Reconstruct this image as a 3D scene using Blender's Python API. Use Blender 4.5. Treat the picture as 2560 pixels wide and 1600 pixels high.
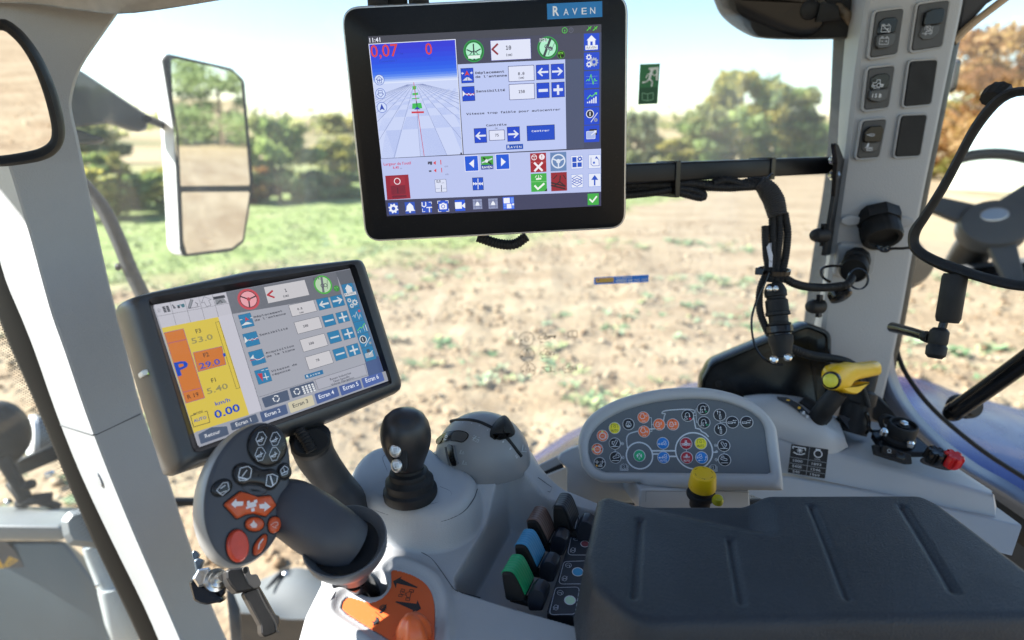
import bpy, bmesh, math, random, os
import numpy as np
from mathutils import Vector, Matrix
from mathutils.geometry import tessellate_polygon
random.seed(7); rng=np.random.default_rng(7)
for o in list(bpy.data.objects): bpy.data.objects.remove(o)
SC=bpy.context.scene; COL=SC.collection
# ---------------------------------------------------------------- camera, sky, sun, exposure
EYE=2.45; PITCH=math.radians(16.8); FPX=22/36*2560
cam=bpy.data.cameras.new('camera'); camo=bpy.data.objects.new('camera',cam); COL.objects.link(camo)
camo.location=(0,0,EYE); camo.rotation_euler=(math.pi/2-PITCH,0,0)
cam.lens=22; cam.sensor_width=36; cam.clip_start=.02; cam.clip_end=3000
cam.dof.use_dof=True; cam.dof.focus_distance=.69; cam.dof.aperture_fstop=3.2; cam.dof.aperture_blades=9
SC.camera=camo
SUN_AZ=(-.80,.06); SUN_EL=36
sd=Vector((SUN_AZ[0],SUN_AZ[1],0)).normalized()*math.cos(math.radians(SUN_EL)); sd.z=math.sin(math.radians(SUN_EL))
wd=bpy.data.worlds.new('World'); SC.world=wd; wd.use_nodes=True
nt=wd.node_tree; bg=nt.nodes['Background']; sk=nt.nodes.new('ShaderNodeTexSky'); sk.sky_type='NISHITA'; sk.sun_disc=False
sk.sun_elevation=math.radians(SUN_EL); sk.sun_rotation=math.atan2(sd.x,sd.y); sk.air_density=1.15; sk.dust_density=.15; sk.ozone_density=3.5
nt.links.new(sk.outputs[0],bg.inputs[0]); bg.inputs[1].default_value=.078
sl=bpy.data.lights.new('sun','SUN'); sl.energy=5.0; sl.angle=math.radians(.55); sl.color=(1,.965,.91)
so=bpy.data.objects.new('sun',sl); COL.objects.link(so); so.rotation_euler=(-sd).to_track_quat('-Z','Y').to_euler(); so.location=(-5,2,8)
vs=SC.view_settings; vs.view_transform='Standard'; vs.look='None'; vs.exposure=1.98; vs.gamma=1; vs.use_curve_mapping=False
EXPO=2.0**vs.exposure
cy=SC.cycles; cy.use_denoising=True; cy.max_bounces=8; cy.transparent_max_bounces=16; cy.caustics_reflective=False; cy.caustics_refractive=False
cy.sample_clamp_indirect=6
# ---------------------------------------------------------------- geometry helpers
A=np.array
CAM=A([0,0,EYE]); FW=A([0,math.cos(PITCH),-math.sin(PITCH)]); UP=A([0,math.sin(PITCH),math.cos(PITCH)]); RT=A([1.,0,0])
def nrm(v): v=A(v,dtype=float); return v/np.linalg.norm(v)
def ray(x,y): return FW+RT*(x-1280)/FPX+UP*(800-y)/FPX
def P(x,y,d): return CAM+ray(x,y)*d
def PL(x,y,o,n):
    r=ray(x,y); return CAM+r*(np.dot(A(o)-CAM,n)/np.dot(r,n))
def PZ(x,y,z): return PL(x,y,A([0,0,EYE+z]),A([0,0,1.]))
def crop(x0,y0,x1,y1,w,h):
    sx=(x1-x0)/w; sy=(y1-y0)/h
    def f(x,y): return (x0+x*sx,y0+y*sy)
    f.s=sx
    return f
C1=crop(840,0,1600,620,1853,1512); C2=crop(290,630,1030,1200,1963,1512); C3=crop(440,1020,1120,1600,1773,1512); C4=crop(820,1000,1500,1600,1714,1512)
C5=crop(1420,940,2020,1280,2420,1371); C6=crop(1900,880,2560,1400,1919,1512); C7=crop(1560,360,2260,960,1764,1512); C8=crop(1760,0,2560,720,1680,1512)
C9=crop(0,0,700,760,1393,1512); C10=crop(0,700,620,1600,1042,1512); C11=crop(1200,1180,1560,1560,1432,1512); C12=crop(1400,1180,2560,1600,2420,876)
C13=crop(1260,560,1960,960,2420,1383); C16=crop(460,1340,1140,1600,2420,925)
N1=crop(1300,900,1800,1260,2100,1512); N2=crop(2160,180,2560,900,840,1512); N3=crop(2060,820,2560,1340,1454,1512); N4=crop(0,980,360,1600,878,1512)
N5=crop(1760,0,2460,200,2420,691); N6=crop(440,1360,860,1600,2420,1383); N7=crop(180,240,960,720,2420,1489); N8=crop(480,1040,780,1420,1194,1512)
M1=crop(1480,1000,1860,1240,2394,1512); M2=crop(360,660,700,1060,1285,1512); M3=crop(600,660,1000,1000,1779,1512); M4=crop(900,90,1180,400,1366,1512)
M5=crop(1080,1020,1400,1260,2016,1512); M6=crop(820,1390,1120,1600,2160,1512); DD=crop(0,0,2560,1600,2419,1512)
class Fr:
    """plane with origin o, right u, up v, normal n towards the viewer"""
    def __init__(s,o,u,v): s.o=A(o,dtype=float); s.u=nrm(u); v=A(v,dtype=float); s.v=nrm(v-s.u*np.dot(v,s.u)); s.n=np.cross(s.u,s.v)
    def at(s,u,v,w=0): return s.o+s.u*u+s.v*v+s.n*w
    def uv(s,x,y,w=0):
        p=PL(x,y,s.o+s.n*w,s.n)-s.o; return A([np.dot(p,s.u),np.dot(p,s.v)])
    def uvs(s,c,pts,w=0): return A([s.uv(*c(*p),w) for p in pts])
    def moved(s,w): return Fr(s.o+s.n*w,s.u,s.v)
def facing(x,y,d,yaw=0,pit=0,roll=0):
    o=P(x,y,d); n=-nrm(ray(x,y)); u=nrm(np.cross(A([0,0,1.]),n)); v=np.cross(n,u)
    m=Matrix((u,v,n)).transposed()
    m=m@Matrix.Rotation(math.radians(roll),3,'Z')@Matrix.Rotation(math.radians(yaw),3,'Y')@Matrix.Rotation(math.radians(pit),3,'X')
    m=np.array(m); return Fr(o,m[:,0],m[:,1])
def rectframe(c,pts,d):
    q=[c(*p) for p in pts]; R=[ray(*p) for p in q]
    s=np.linalg.solve(A([R[1],-R[2],R[3]]).T,R[0]); l=[1,s[0],s[1],s[2]]
    W=[CAM+R[i]*l[i]*d for i in range(4)]
    return Fr(W[3],W[1]-W[0]+W[2]-W[3],W[0]-W[3]+W[1]-W[2])
def rnd(pts,r,n=5):
    """round the corners of a polygon; r scalar or list"""
    pts=[A(p,dtype=float) for p in pts]; N=len(pts); out=[]
    for i,p in enumerate(pts):
        ri=r[i] if hasattr(r,'__len__') else r
        a=pts[i-1]-p; b=pts[(i+1)%N]-p; la,lb=np.linalg.norm(a),np.linalg.norm(b)
        if ri<=0: out.append(p); continue
        cosang=np.clip(np.dot(a,b)/la/lb,-.9999,.9999); half=math.acos(cosang)/2
        t=min(ri/math.tan(half),la*.49,lb*.49)
        p0=p+a/la*t; p2=p+b/lb*t
        for k in range(n+1):
            s=k/n; out.append((1-s)**2*p0+2*s*(1-s)*p+s*s*p2)
    return A(out)
def cr(pts,n=6,closed=False):
    pts=[A(p,dtype=float) for p in pts]; N=len(pts); out=[]
    rngk=range(N if closed else N-1)
    for i in rngk:
        if closed: a,b,c,d=pts[i-1],pts[i],pts[(i+1)%N],pts[(i+2)%N]
        else: b,c=pts[i],pts[i+1]; a=pts[i-1] if i else 2*b-c; d=pts[i+2] if i+2<N else 2*c-b
        for k in range(n):
            t=k/n; out.append(.5*((2*b)+(c-a)*t+(2*a-5*b+4*c-d)*t*t+(3*b-a-3*c+d)*t**3))
    if not closed: out.append(pts[-1])
    return A(out)
def ell(cx,cy,rx,ry,n=28,rot=0):
    t=np.linspace(0,2*math.pi,n,endpoint=False); x=rx*np.cos(t); y=ry*np.sin(t); c,s=math.cos(rot),math.sin(rot)
    return np.stack([cx+x*c-y*s,cy+x*s+y*c],1)
def ccw(l):
    l=A(l); x,y=l[:,0],l[:,1]
    return l if np.sum(x*np.roll(y,-1)-np.roll(x,-1)*y)>0 else l[::-1].copy()
def inset(l,d):
    l=A(l); a=l-np.roll(l,1,0); b=np.roll(l,-1,0)-l
    a/=np.maximum(np.linalg.norm(a,axis=1,keepdims=True),1e-12); b/=np.maximum(np.linalg.norm(b,axis=1,keepdims=True),1e-12)
    na=np.stack([-a[:,1],a[:,0]],1); nb=np.stack([-b[:,1],b[:,0]],1); m=na+nb; m/=np.maximum(np.linalg.norm(m,axis=1,keepdims=True),1e-9)
    k=1/np.clip(np.sum(m*na,1),.5,1); return l+m*(d*k)[:,None]
def polar(l,c,n=160):
    """resample a star-shaped loop at even angles about c"""
    l=A(l); c=A(c); out=[]
    e=np.roll(l,-1,0)
    for t in np.linspace(0,2*math.pi,n,endpoint=False):
        d=A([math.cos(t),math.sin(t)]); best=0
        M=l-c; E=e-l; den=d[0]*(-E[:,1])-d[1]*(-E[:,0])
        with np.errstate(all='ignore'):
            s=(M[:,0]*(-E[:,1])+E[:,0]*M[:,1])/den; q=(d[0]*M[:,1]-d[1]*M[:,0])/den
        ok=(s>0)&(q>=-1e-6)&(q<=1+1e-6); out.append(c+d*(s[ok].max() if ok.any() else 0))
    return A(out)
# ---------------------------------------------------------------- materials
def lin(h):
    if isinstance(h,str):
        h=h.lstrip('#'); h=[int(h[i:i+2],16)/255 for i in (0,2,4)]
        return tuple(c/12.92 if c<=.04045 else ((c+.055)/1.055)**2.4 for c in h)
    return tuple(h)
MATS={}
def mat(name,col,rough=.5,metal=0,bump=None,spec=.5,var=None,coat=0,wear=None):
    if name in MATS: return MATS[name]
    m=bpy.data.materials.new(name); m.use_nodes=True; n=m.node_tree; b=n.nodes['Principled BSDF']
    c=lin(col); b.inputs['Base Color'].default_value=(*c,1); b.inputs['Roughness'].default_value=rough; b.inputs['Metallic'].default_value=metal
    b.inputs['Specular IOR Level'].default_value=spec; b.inputs['Coat Weight'].default_value=coat; b.inputs['Coat Roughness'].default_value=.06
    tc=n.nodes.new('ShaderNodeTexCoord')
    if var:
        sc,amt=var; t=n.nodes.new('ShaderNodeTexNoise'); t.inputs['Scale'].default_value=sc; t.inputs['Detail'].default_value=5
        n.links.new(tc.outputs['Object'],t.inputs['Vector'])
        r=n.nodes.new('ShaderNodeMapRange'); r.inputs[1].default_value=.3; r.inputs[2].default_value=.7; r.inputs[3].default_value=1-amt; r.inputs[4].default_value=1+amt
        n.links.new(t.outputs[0],r.inputs[0])
        mx=n.nodes.new('ShaderNodeMix'); mx.data_type='RGBA'; mx.blend_type='MULTIPLY'; mx.inputs[0].default_value=1; mx.inputs[6].default_value=(*c,1)
        n.links.new(r.outputs[0],mx.inputs[7])
        ds=n.nodes.new('ShaderNodeTexNoise'); ds.inputs['Scale'].default_value=420; ds.inputs['Detail'].default_value=2; n.links.new(tc.outputs['Object'],ds.inputs['Vector'])
        dm=n.nodes.new('ShaderNodeMath'); dm.operation='MULTIPLY'; dr_=n.nodes.new('ShaderNodeMapRange'); dr_.inputs[1].default_value=.60; dr_.inputs[2].default_value=.78; dr_.inputs[3].default_value=0; dr_.inputs[4].default_value=(0 if name=='armrest_vinyl' else .20 if c[0]>.1 else .05); n.links.new(ds.outputs[0],dr_.inputs[0]); n.links.new(dr_.outputs[0],dm.inputs[0]); n.links.new(t.outputs[0],dm.inputs[1])
        m2=n.nodes.new('ShaderNodeMix'); m2.data_type='RGBA'; m2.inputs[7].default_value=(.36,.31,.25,1); n.links.new(dm.outputs[0],m2.inputs[0]); n.links.new(mx.outputs[2],m2.inputs[6]); n.links.new(m2.outputs[2],b.inputs['Base Color'])
        r2=n.nodes.new('ShaderNodeMapRange'); r2.inputs[3].default_value=max(.02,rough-.1); r2.inputs[4].default_value=min(1,rough+.12)
        t2=n.nodes.new('ShaderNodeTexNoise'); t2.inputs['Scale'].default_value=sc*2.3; n.links.new(tc.outputs['Object'],t2.inputs['Vector'])
        n.links.new(t2.outputs[0],r2.inputs[0]); n.links.new(r2.outputs[0],b.inputs['Roughness'])
    if bump:
        kind,sc,st=bump
        if kind=='vor': t=n.nodes.new('ShaderNodeTexVoronoi'); t.feature='SMOOTH_F1'; out=0
        else: t=n.nodes.new('ShaderNodeTexNoise'); t.inputs['Detail'].default_value=3; out=0
        t.inputs['Scale'].default_value=sc; n.links.new(tc.outputs['Object'],t.inputs['Vector'])
        bp=n.nodes.new('ShaderNodeBump'); bp.inputs['Strength'].default_value=st; bp.inputs['Distance'].default_value=.001
        n.links.new(t.outputs[out],bp.inputs['Height']); n.links.new(bp.outputs[0],b.inputs['Normal'])
    MATS[name]=m; return m
def em(h,gain=1.0):
    """screen colour: what a lit panel pixel of that colour gives off"""
    k='screen_%s_%.2f'%(h,gain)
    if k in MATS: return MATS[k]
    m=bpy.data.materials.new(k); m.use_nodes=True; b=m.node_tree.nodes['Principled BSDF']
    b.inputs['Base Color'].default_value=(.01,.01,.012,1); b.inputs['Roughness'].default_value=.22; b.inputs['Specular IOR Level'].default_value=.25
    b.inputs['Emission Color'].default_value=(*lin(h),1); b.inputs['Emission Strength'].default_value=gain/EXPO
    try: m.cycles.emission_sampling='NONE'
    except Exception: pass
    MATS[k]=m; return m
def ink(h,rough=.5): return mat('print_%s'%h,h,rough)
PLASTIC=mat('console_plastic',(.39,.40,.41),.42,bump=('vor',1100,.2),var=(7,.05))
PLASTIC2=mat('pillar_plastic',(.36,.37,.38),.55,bump=('vor',620,.38),var=(5,.04))
PLASTICW=mat('panel_plastic',(.42,.43,.44),.45,bump=('noise',900,.06),var=(7,.04))
DGREY=mat('dome_plastic',(.23,.235,.24),.38,bump=('vor',1600,.10),var=(9,.05))
GRIPG=mat('grip_rubber',(.055,.058,.070),.5,bump=('noise',900,.12),var=(14,.12))
GRIPR=mat('grip_rim',(.26,.265,.265),.4,var=(12,.05))
COLLAR=mat('collar_plastic',(.115,.12,.13),.38,var=(10,.06))
BLACK=mat('black_plastic',(.009,.009,.010),.42,bump=('noise',1100,.08),var=(18,.25))
BLACKG=mat('black_gloss',(.006,.006,.007),.2,spec=.35,var=(12,.2))
BLACKM=mat('black_matte',(.009,.0095,.0105),.58,spec=.35,bump=('noise',800,.15),var=(20,.25))
RUBBER=mat('rubber',(.011,.0115,.0125),.6,spec=.35,bump=('noise',500,.12),var=(25,.3))
PAD=mat('armrest_vinyl',(.0165,.0215,.030),.5,spec=.45,bump=('vor',900,.6),var=(9,.25))
STEELB=mat('painted_steel',(.007,.0075,.009),.4,spec=.3,var=(15,.3))
CHROME=mat('zinc_steel',(.62,.62,.60),.22,metal=1,var=(60,.2))
YEL=mat('yellow_plastic',(.78,.47,.008),.3,var=(20,.06))
RED=mat('red_plastic',(.55,.012,.014),.3)
ORANGE=mat('orange_plastic',(.62,.085,.02),.38,var=(25,.06))
ORANGEP=mat('orange_print',(.78,.13,.03),.42,var=(10,.04))
BLUEP=mat('blue_paint',(.004,.012,.075),.25,spec=.15,coat=0,var=(6,.15))
SILVER=mat('satin_aluminium',(.55,.55,.54),.32,metal=.9)
GLASSB=mat('bezel_glass',(.005,.0055,.007),.3,spec=.25,var=(4,.2))
# ---------------------------------------------------------------- objects
ORG={}; REG=[]
def thing(name,label,cat,at,group=None,kind=None):
    o=bpy.data.objects.new(name,None); o.empty_display_size=.02; COL.objects.link(o); o.location=Vector(at); ORG[o.name]=A(at,dtype=float)
    tag(o,label,cat,group,kind); return o
def tag(o,label=None,cat=None,group=None,kind=None):
    if label: o['label']=label
    if cat: o['category']=cat
    if group: o['group']=group
    if kind: o['kind']=kind
    return o
def mk(name,V,F,m,parent=None,fm=None,ang=38,bev=None,label=None,at=None):
    V=A(V,dtype=float).reshape(-1,3)
    if parent is not None: org=ORG[parent.name]
    elif at is not None: org=A(at,dtype=float)
    else: org=A([V[:,0].mean(),V[:,1].mean(),V[:,2].min()])
    me=bpy.data.meshes.new(name); me.from_pydata((V-org).tolist(),[],[tuple(int(i) for i in f) for f in F])
    for x in (m if isinstance(m,(list,tuple)) else [m]): me.materials.append(x)
    if fm is not None: me.polygons.foreach_set('material_index',A(fm,dtype=np.int32))
    if bev or ang:
        bm=bmesh.new(); bm.from_mesh(me); bmesh.ops.recalc_face_normals(bm,faces=bm.faces)
        if bev:
            es=[e for e in bm.edges if len(e.link_faces)==2 and e.calc_face_angle(0)>math.radians(28)]
            bmesh.ops.bevel(bm,geom=es,offset=bev[0],segments=bev[1],profile=.5,affect='EDGES',clamp_overlap=True)
        for f in bm.faces: f.smooth=True
        if ang:
            for e in bm.edges:
                if len(e.link_faces)==2 and e.calc_face_angle(0)>math.radians(ang): e.smooth=False
        bm.to_mesh(me); bm.free()
    else: me.polygons.foreach_set('use_smooth',np.ones(len(me.polygons),dtype=bool))
    me.update()
    o=bpy.data.objects.new(name,me); COL.objects.link(o); ORG[o.name]=org
    if parent is not None: o.parent=parent
    else: o.location=Vector(org)
    if label: o['label']=label
    return o
class MB:
    """collect several shapes of one part"""
    def __init__(s): s.V=[]; s.F=[]; s.M=[]; s.mats=[]
    def add(s,V,F,m):
        if m not in s.mats: s.mats.append(m)
        k=len(s.V); s.V+=[tuple(v) for v in V]; s.F+=[tuple(int(i)+k for i in f) for f in F]; s.M+=[s.mats.index(m)]*len(F)
    def build(s,name,parent=None,**k): return mk(name,s.V,s.F,s.mats,parent,fm=s.M if not k.get('bev') else None,**k)
def ringsVF(R,closed=True,cap0=True,cap1=True):
    """rings: list of (n,3) arrays"""
    n=len(R[0]); V=np.concatenate(R); F=[]
    for k in range(len(R)-1):
        for i in range(n if closed else n-1):
            j=(i+1)%n; F.append((k*n+i,k*n+j,(k+1)*n+j,(k+1)*n+i))
    if closed and cap0: F.append(tuple(range(n))[::-1])
    if closed and cap1: F.append(tuple(range((len(R)-1)*n,len(R)*n)))
    return V,F
def shellVF(fr,loop,prof,cap0=True,cap1=True):
    loop=ccw(loop); R=[]
    for d,w in prof:
        l=inset(loop,d) if abs(d)>1e-9 else loop
        R.append(A([fr.at(p[0],p[1],w) for p in l]))
    return ringsVF(R,True,cap0,cap1)
def shell(name,fr,loop,prof,m,parent=None,cap0=True,cap1=True,**k):
    V,F=shellVF(fr,loop,prof,cap0,cap1); return mk(name,V,F,m,parent,**k)
def slab(h,r=.0015,w0=0): return [(0,w0),(0,w0+h-r),(r*.3,w0+h-r*.3),(r,w0+h)]
def dome(h,r,w0=0): return [(0,w0),(0,w0+h*.35),(r*.15,w0+h*.68),(r*.45,w0+h*.9),(r,w0+h)]
def loft2(name,fr,loops,m,parent=None,cap1=True,cap0=True,**k):
    """loops: list of (loop,w) of equal length"""
    R=[A([fr.at(p[0],p[1],w) for p in l]) for l,w in loops]; V,F=ringsVF(R,True,cap0,cap1); return mk(name,V,F,m,parent,**k)
def basis(ax):
    ax=nrm(ax); t=A([0,0,1.]) if abs(ax[2])<.9 else A([0,1.,0]); u=nrm(np.cross(t,ax)); return u,np.cross(ax,u),ax
def latheVF(base,axis,prof,seg=32,sq=1.0,u0=None,fn=None):
    u,v,a=basis(axis)
    if u0 is not None: u=nrm(A(u0)-a*np.dot(u0,a)); v=np.cross(a,u)
    R=[]
    for k,(r,h) in enumerate(prof):
        ring=[]
        for i in range(seg):
            t=2*math.pi*i/seg; rr=r*(fn(t,h,k) if fn else 1)
            ring.append(A(base)+a*h+u*rr*math.cos(t)+v*rr*math.sin(t)*sq)
        R.append(A(ring))
    return ringsVF(R)
def hoopVF(base,axis,prof,seg=24):
    u,v,a=basis(axis); R=[A([A(base)+a*h+(u*math.cos(t)+v*math.sin(t))*r for t in np.linspace(0,2*math.pi,seg,endpoint=False)]) for r,h in list(prof)+[prof[0]]]
    return ringsVF(R,True,False,False)
def lathe(name,base,axis,prof,m,parent=None,seg=32,sq=1.0,u0=None,fn=None,**k):
    V,F=latheVF(base,axis,prof,seg,sq,u0,fn); return mk(name,V,F,m,parent,**k)
def tubeVF(path,r,seg=10,rib=None,n=6,smooth=True):
    p=cr(path,n) if smooth else A(path)
    if rib:
        pit,amp=rib; L=np.concatenate([[0],np.cumsum(np.linalg.norm(np.diff(p,axis=0),axis=1))]); N=max(4,int(L[-1]/pit)*4)
        s=np.linspace(0,L[-1],N); p=np.stack([np.interp(s,L,p[:,k]) for k in range(3)],1)
        rr=[ (r if not hasattr(r,'__len__') else np.interp(q/L[-1],np.linspace(0,1,len(r)),r))*(1-(amp if i%4 in(0,3) else 0)) for i,q in enumerate(s)]
    else:
        t=np.linspace(0,1,len(p)); rr=[r if not hasattr(r,'__len__') else float(np.interp(q,np.linspace(0,1,len(r)),r)) for q in t]
    T=np.gradient(p,axis=0); u,v,_=basis(T[0]); R=[]
    for i in range(len(p)):
        a=nrm(T[i]); u=nrm(u-a*np.dot(u,a)); v=np.cross(a,u)
        R.append(A([p[i]+(u*math.cos(q)+v*math.sin(q))*rr[i] for q in np.linspace(0,2*math.pi,seg,endpoint=False)]))
    return ringsVF(R)
def tube(name,path,r,m,parent=None,seg=10,rib=None,n=6,smooth=True,**k):
    V,F=tubeVF(path,r,seg,rib,n,smooth); return mk(name,V,F,m,parent,**k)
def boxVF(fr,u0,u1,v0,v1,w0,w1):
    V=[fr.at(u,v,w) for w in (w0,w1) for v in (v0,v1) for u in (u0,u1)]
    return V,[(0,2,3,1),(4,5,7,6),(0,1,5,4),(2,6,7,3),(0,4,6,2),(1,3,7,5)]
def grid(name,rows,m,parent=None,sub=5,thick=None,**k):
    """rows of 3D points -> smooth patch"""
    rows=[cr(r,sub) for r in rows]; cols=[cr([r[i] for r in rows],sub) for i in range(len(rows[0]))]
    G=A(cols); a,b=G.shape[:2]; V=G.reshape(-1,3); F=[(i*b+j,i*b+j+1,(i+1)*b+j+1,(i+1)*b+j) for i in range(a-1) for j in range(b-1)]
    return mk(name,V,F,m,parent,**k)
# ---------------------------------------------------------------- flat print
FONTS={}
def font(k):
    if k not in FONTS:
        f=None
        if k=='mono':
            try: f=bpy.data.fonts.load(os.path.join(bpy.utils.system_resource('DATAFILES'),'fonts','DejaVuSansMono.woff2'))
            except Exception: f=None
        FONTS[k]=f
    return FONTS[k]
TXT={}
def textmesh(s,fk='sans',bold=0):
    key=(s,fk,bold)
    if key in TXT: return TXT[key]
    cu=bpy.data.curves.new('t','FONT'); cu.body=s; cu.size=1/.73; cu.resolution_u=2; cu.offset=bold
    if font(fk): cu.font=font(fk)
    ob=bpy.data.objects.new('t',cu); COL.objects.link(ob); bpy.context.view_layer.update()
    me=bpy.data.meshes.new_from_object(ob.evaluated_get(bpy.context.evaluated_depsgraph_get()))
    V=A([v.co[:2] for v in me.vertices]).reshape(-1,2); F=[tuple(p.vertices) for p in me.polygons]
    bpy.data.objects.remove(ob); bpy.data.curves.remove(cu); bpy.data.meshes.remove(me)
    TXT[key]=(V,F,V[:,0].min() if len(V) else 0,V[:,0].max() if len(V) else 0); return TXT[key]
class Art:
    def __init__(s,fr,c,w0=.0003,dw=.000014,em=None): s.fr=fr; s.c=c; s.w=w0; s.dw=dw; s.mb=MB(); s.col=em or ink
    def m(s,h): return s.col(h) if isinstance(h,str) else h
    def _add(s,uv,F,h):
        s.w+=s.dw; s.mb.add([s.fr.at(p[0],p[1],s.w) for p in uv],F,s.m(h))
    def uvp(s,uv,h):
        uv=A(uv); t=tessellate_polygon([[Vector((p[0],p[1],0)) for p in uv]]); s._add(uv,t,h)
    def uv(s,p): return s.fr.uv(*s.c(*p))
    def sc(s,p): return np.linalg.norm(s.uv((p[0]+1,p[1]))-s.uv(p))
    def poly(s,pts,h,r=0):
        uv=[s.uv(p) for p in pts]
        if r: uv=rnd(uv,r*s.sc(pts[0]),4)
        s.uvp(uv,h)
    def rect(s,x0,y0,x1,y1,h,r=0,bw=0,bc=None):
        a=s.uv((x0,y0)); b=s.uv((x1,y1)); q=[(a[0],a[1]),(b[0],a[1]),(b[0],b[1]),(a[0],b[1])]; k=s.sc((x0,y0))
        if bw:
            o=[(a[0]-bw*k,a[1]+bw*k),(b[0]+bw*k,a[1]+bw*k),(b[0]+bw*k,b[1]-bw*k),(a[0]-bw*k,b[1]-bw*k)]; s.uvp(rnd(o,r*k,3) if r else o,bc)
        s.uvp(rnd(q,r*k,3) if r else q,h)
    def disc(s,x,y,r,h,n=24):
        c=s.uv((x,y)); s.uvp(ell(c[0],c[1],r*s.sc((x,y)),r*s.sc((x,y)),n),h)
    def ring(s,x,y,r,wd,h,n=28):
        c=s.uv((x,y)); k=s.sc((x,y)); o=ell(c[0],c[1],r*k,r*k,n); i=ell(c[0],c[1],(r-wd)*k,(r-wd)*k,n)
        s._add(np.concatenate([o,i]),[(j,(j+1)%n,n+(j+1)%n,n+j) for j in range(n)],h)
    def line(s,pts,wd,h,closed=False):
        s.uvline([s.uv(p) for p in pts],wd*s.sc(pts[0]),h,closed)
    def uvline(s,uv,wd,h,closed=False):
        uv=[A(p) for p in uv]; 
        if closed: uv=uv+[uv[0]]
        V=[];F=[]
        for a,b in zip(uv[:-1],uv[1:]):
            d=b-a; L=np.linalg.norm(d)
            if L<1e-9: continue
            d/=L; nn=A([-d[1],d[0]])*wd/2; e=d*wd*.35; k=len(V); V+=[a-e-nn,b+e-nn,b+e+nn,a-e+nn]; F.append((k,k+1,k+2,k+3))
        if F: s._add(V,F,h)
    def L(s,x,y,k,pts,wd,h,closed=False,rot=0):
        """polyline in local units (x right, y down) around pixel x,y with scale k px"""
        c=s.uv((x,y)); q=s.sc((x,y))*k; co,si=math.cos(rot),math.sin(rot)
        s.uvline([c+A([a*co+b*si,-(-a*si+b*co)])*q for a,b in pts],wd*s.sc((x,y)),h,closed)
    def G(s,x,y,k,pts,h,rot=0):
        c=s.uv((x,y)); q=s.sc((x,y))*k; co,si=math.cos(rot),math.sin(rot)
        s.uvp([c+A([a*co+b*si,-(-a*si+b*co)])*q for a,b in pts],h)
    def text(s,x,y,ht,t,h,f='sans',bold=0,al='l',width=None,rot=0):
        V,F,x0,x1=textmesh(t,f,bold)
        if not len(V): return
        c=s.uv((x,y)); k=s.sc((x,y)); q=A([ht*k,ht*k]); dx={'l':x0,'c':(x0+x1)/2,'r':x1}[al]
        if width: q[0]=width*k/max(1e-6,(x1-x0))
        p=(V-A([dx,0]))*q; co,si=math.cos(rot),math.sin(rot); p=np.stack([p[:,0]*co-p[:,1]*si,p[:,0]*si+p[:,1]*co],1)
        s._add(c+p,F,h)
    def build(s,name,parent,label=None): return s.mb.build(name,parent,ang=None,label=label)
# ================================================================ LAND
def PY(x,y,Y): return PL(x,y,A([0,Y,0.]),A([0,-1.,0]))
def vnoise(x,y,s,seed=0):
    r=np.random.default_rng(seed); T=r.random((64,64)); x=x/s; y=y/s; xi=np.floor(x).astype(int); yi=np.floor(y).astype(int); fx=x-xi; fy=y-yi
    fx=fx*fx*(3-2*fx); fy=fy*fy*(3-2*fy); g=lambda a,b:T[a%64,b%64]
    return (g(xi,yi)*(1-fx)+g(xi+1,yi)*fx)*(1-fy)+(g(xi,yi+1)*(1-fx)+g(xi+1,yi+1)*fx)*fy-.5
def sstep(a,b,x): t=np.clip((x-a)/(b-a),0,1); return t*t*(3-2*t)
def land(x,y):
    x=A(x,dtype=float); y=A(y,dtype=float); r=np.hypot(x,y)
    near=1-sstep(16,34,r)
    h=near*(.16*vnoise(x+y*.2,y*1.5,.55,1)+.10*vnoise(x,y,.22,2)+.05*vnoise(x,y,.09,6))*sstep(1,3,r)+.3*vnoise(x,y,9,3)*sstep(4,20,r)
    far=6*sstep(60,330,r)+5*vnoise(x,y,90,4)*sstep(60,220,r)+8*sstep(260,600,r)
    return h+far-.05
s=np.linspace(-1,1,231); ax=np.sign(s)*(np.abs(s)**3.2*690+np.abs(s)*9.0)
X,Y=np.meshgrid(ax,ax); Z=land(X,Y); n=len(ax)
V=np.stack([X.ravel(),Y.ravel(),Z.ravel()],1); idx=np.arange(n*n).reshape(n,n)
F=np.stack([idx[:-1,:-1],idx[:-1,1:],idx[1:,1:],idx[1:,:-1]],-1).reshape(-1,4)
gm=bpy.data.materials.new('field_soil'); gm.use_nodes=True; N=gm.node_tree; L=N.links; B=N.nodes['Principled BSDF']; B.inputs['Roughness'].default_value=.95; B.inputs['Specular IOR Level'].default_value=.15
tc=N.nodes.new('ShaderNodeTexCoord')
def noise_node(sc,det=4,vec=None):
    t=N.nodes.new('ShaderNodeTexNoise'); t.inputs['Scale'].default_value=sc; t.inputs['Detail'].default_value=det; L.new(vec or tc.outputs['Object'],t.inputs['Vector']); return t
def ramp(src,stops):
    r=N.nodes.new('ShaderNodeValToRGB'); e=r.color_ramp.elements
    while len(e)<len(stops): e.new(.5)
    for k,(p,c) in enumerate(stops): e[k].position=p; e[k].color=(*c,1)
    L.new(src,r.inputs[0]); return r
def mixc(f,a,b):
    m=N.nodes.new('ShaderNodeMix'); m.data_type='RGBA'; L.new(a,m.inputs[6]); L.new(b,m.inputs[7])
    L.new(f,m.inputs[0]); return m.outputs[2]
soil=ramp(noise_node(3.2,8).outputs[0],[(.28,(.165,.115,.066)),(.5,(.275,.205,.130)),(.72,(.375,.298,.200))])
mpg=N.nodes.new('ShaderNodeMapping'); mpg.inputs['Scale'].default_value=(.22,1.5,1); mpg.inputs['Rotation'].default_value=(0,0,.12); L.new(tc.outputs['Object'],mpg.inputs[0])
soil2=ramp(noise_node(.9,6,mpg.outputs[0]).outputs[0],[(.35,(.215,.152,.092)),(.65,(.36,.293,.196))])
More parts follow.
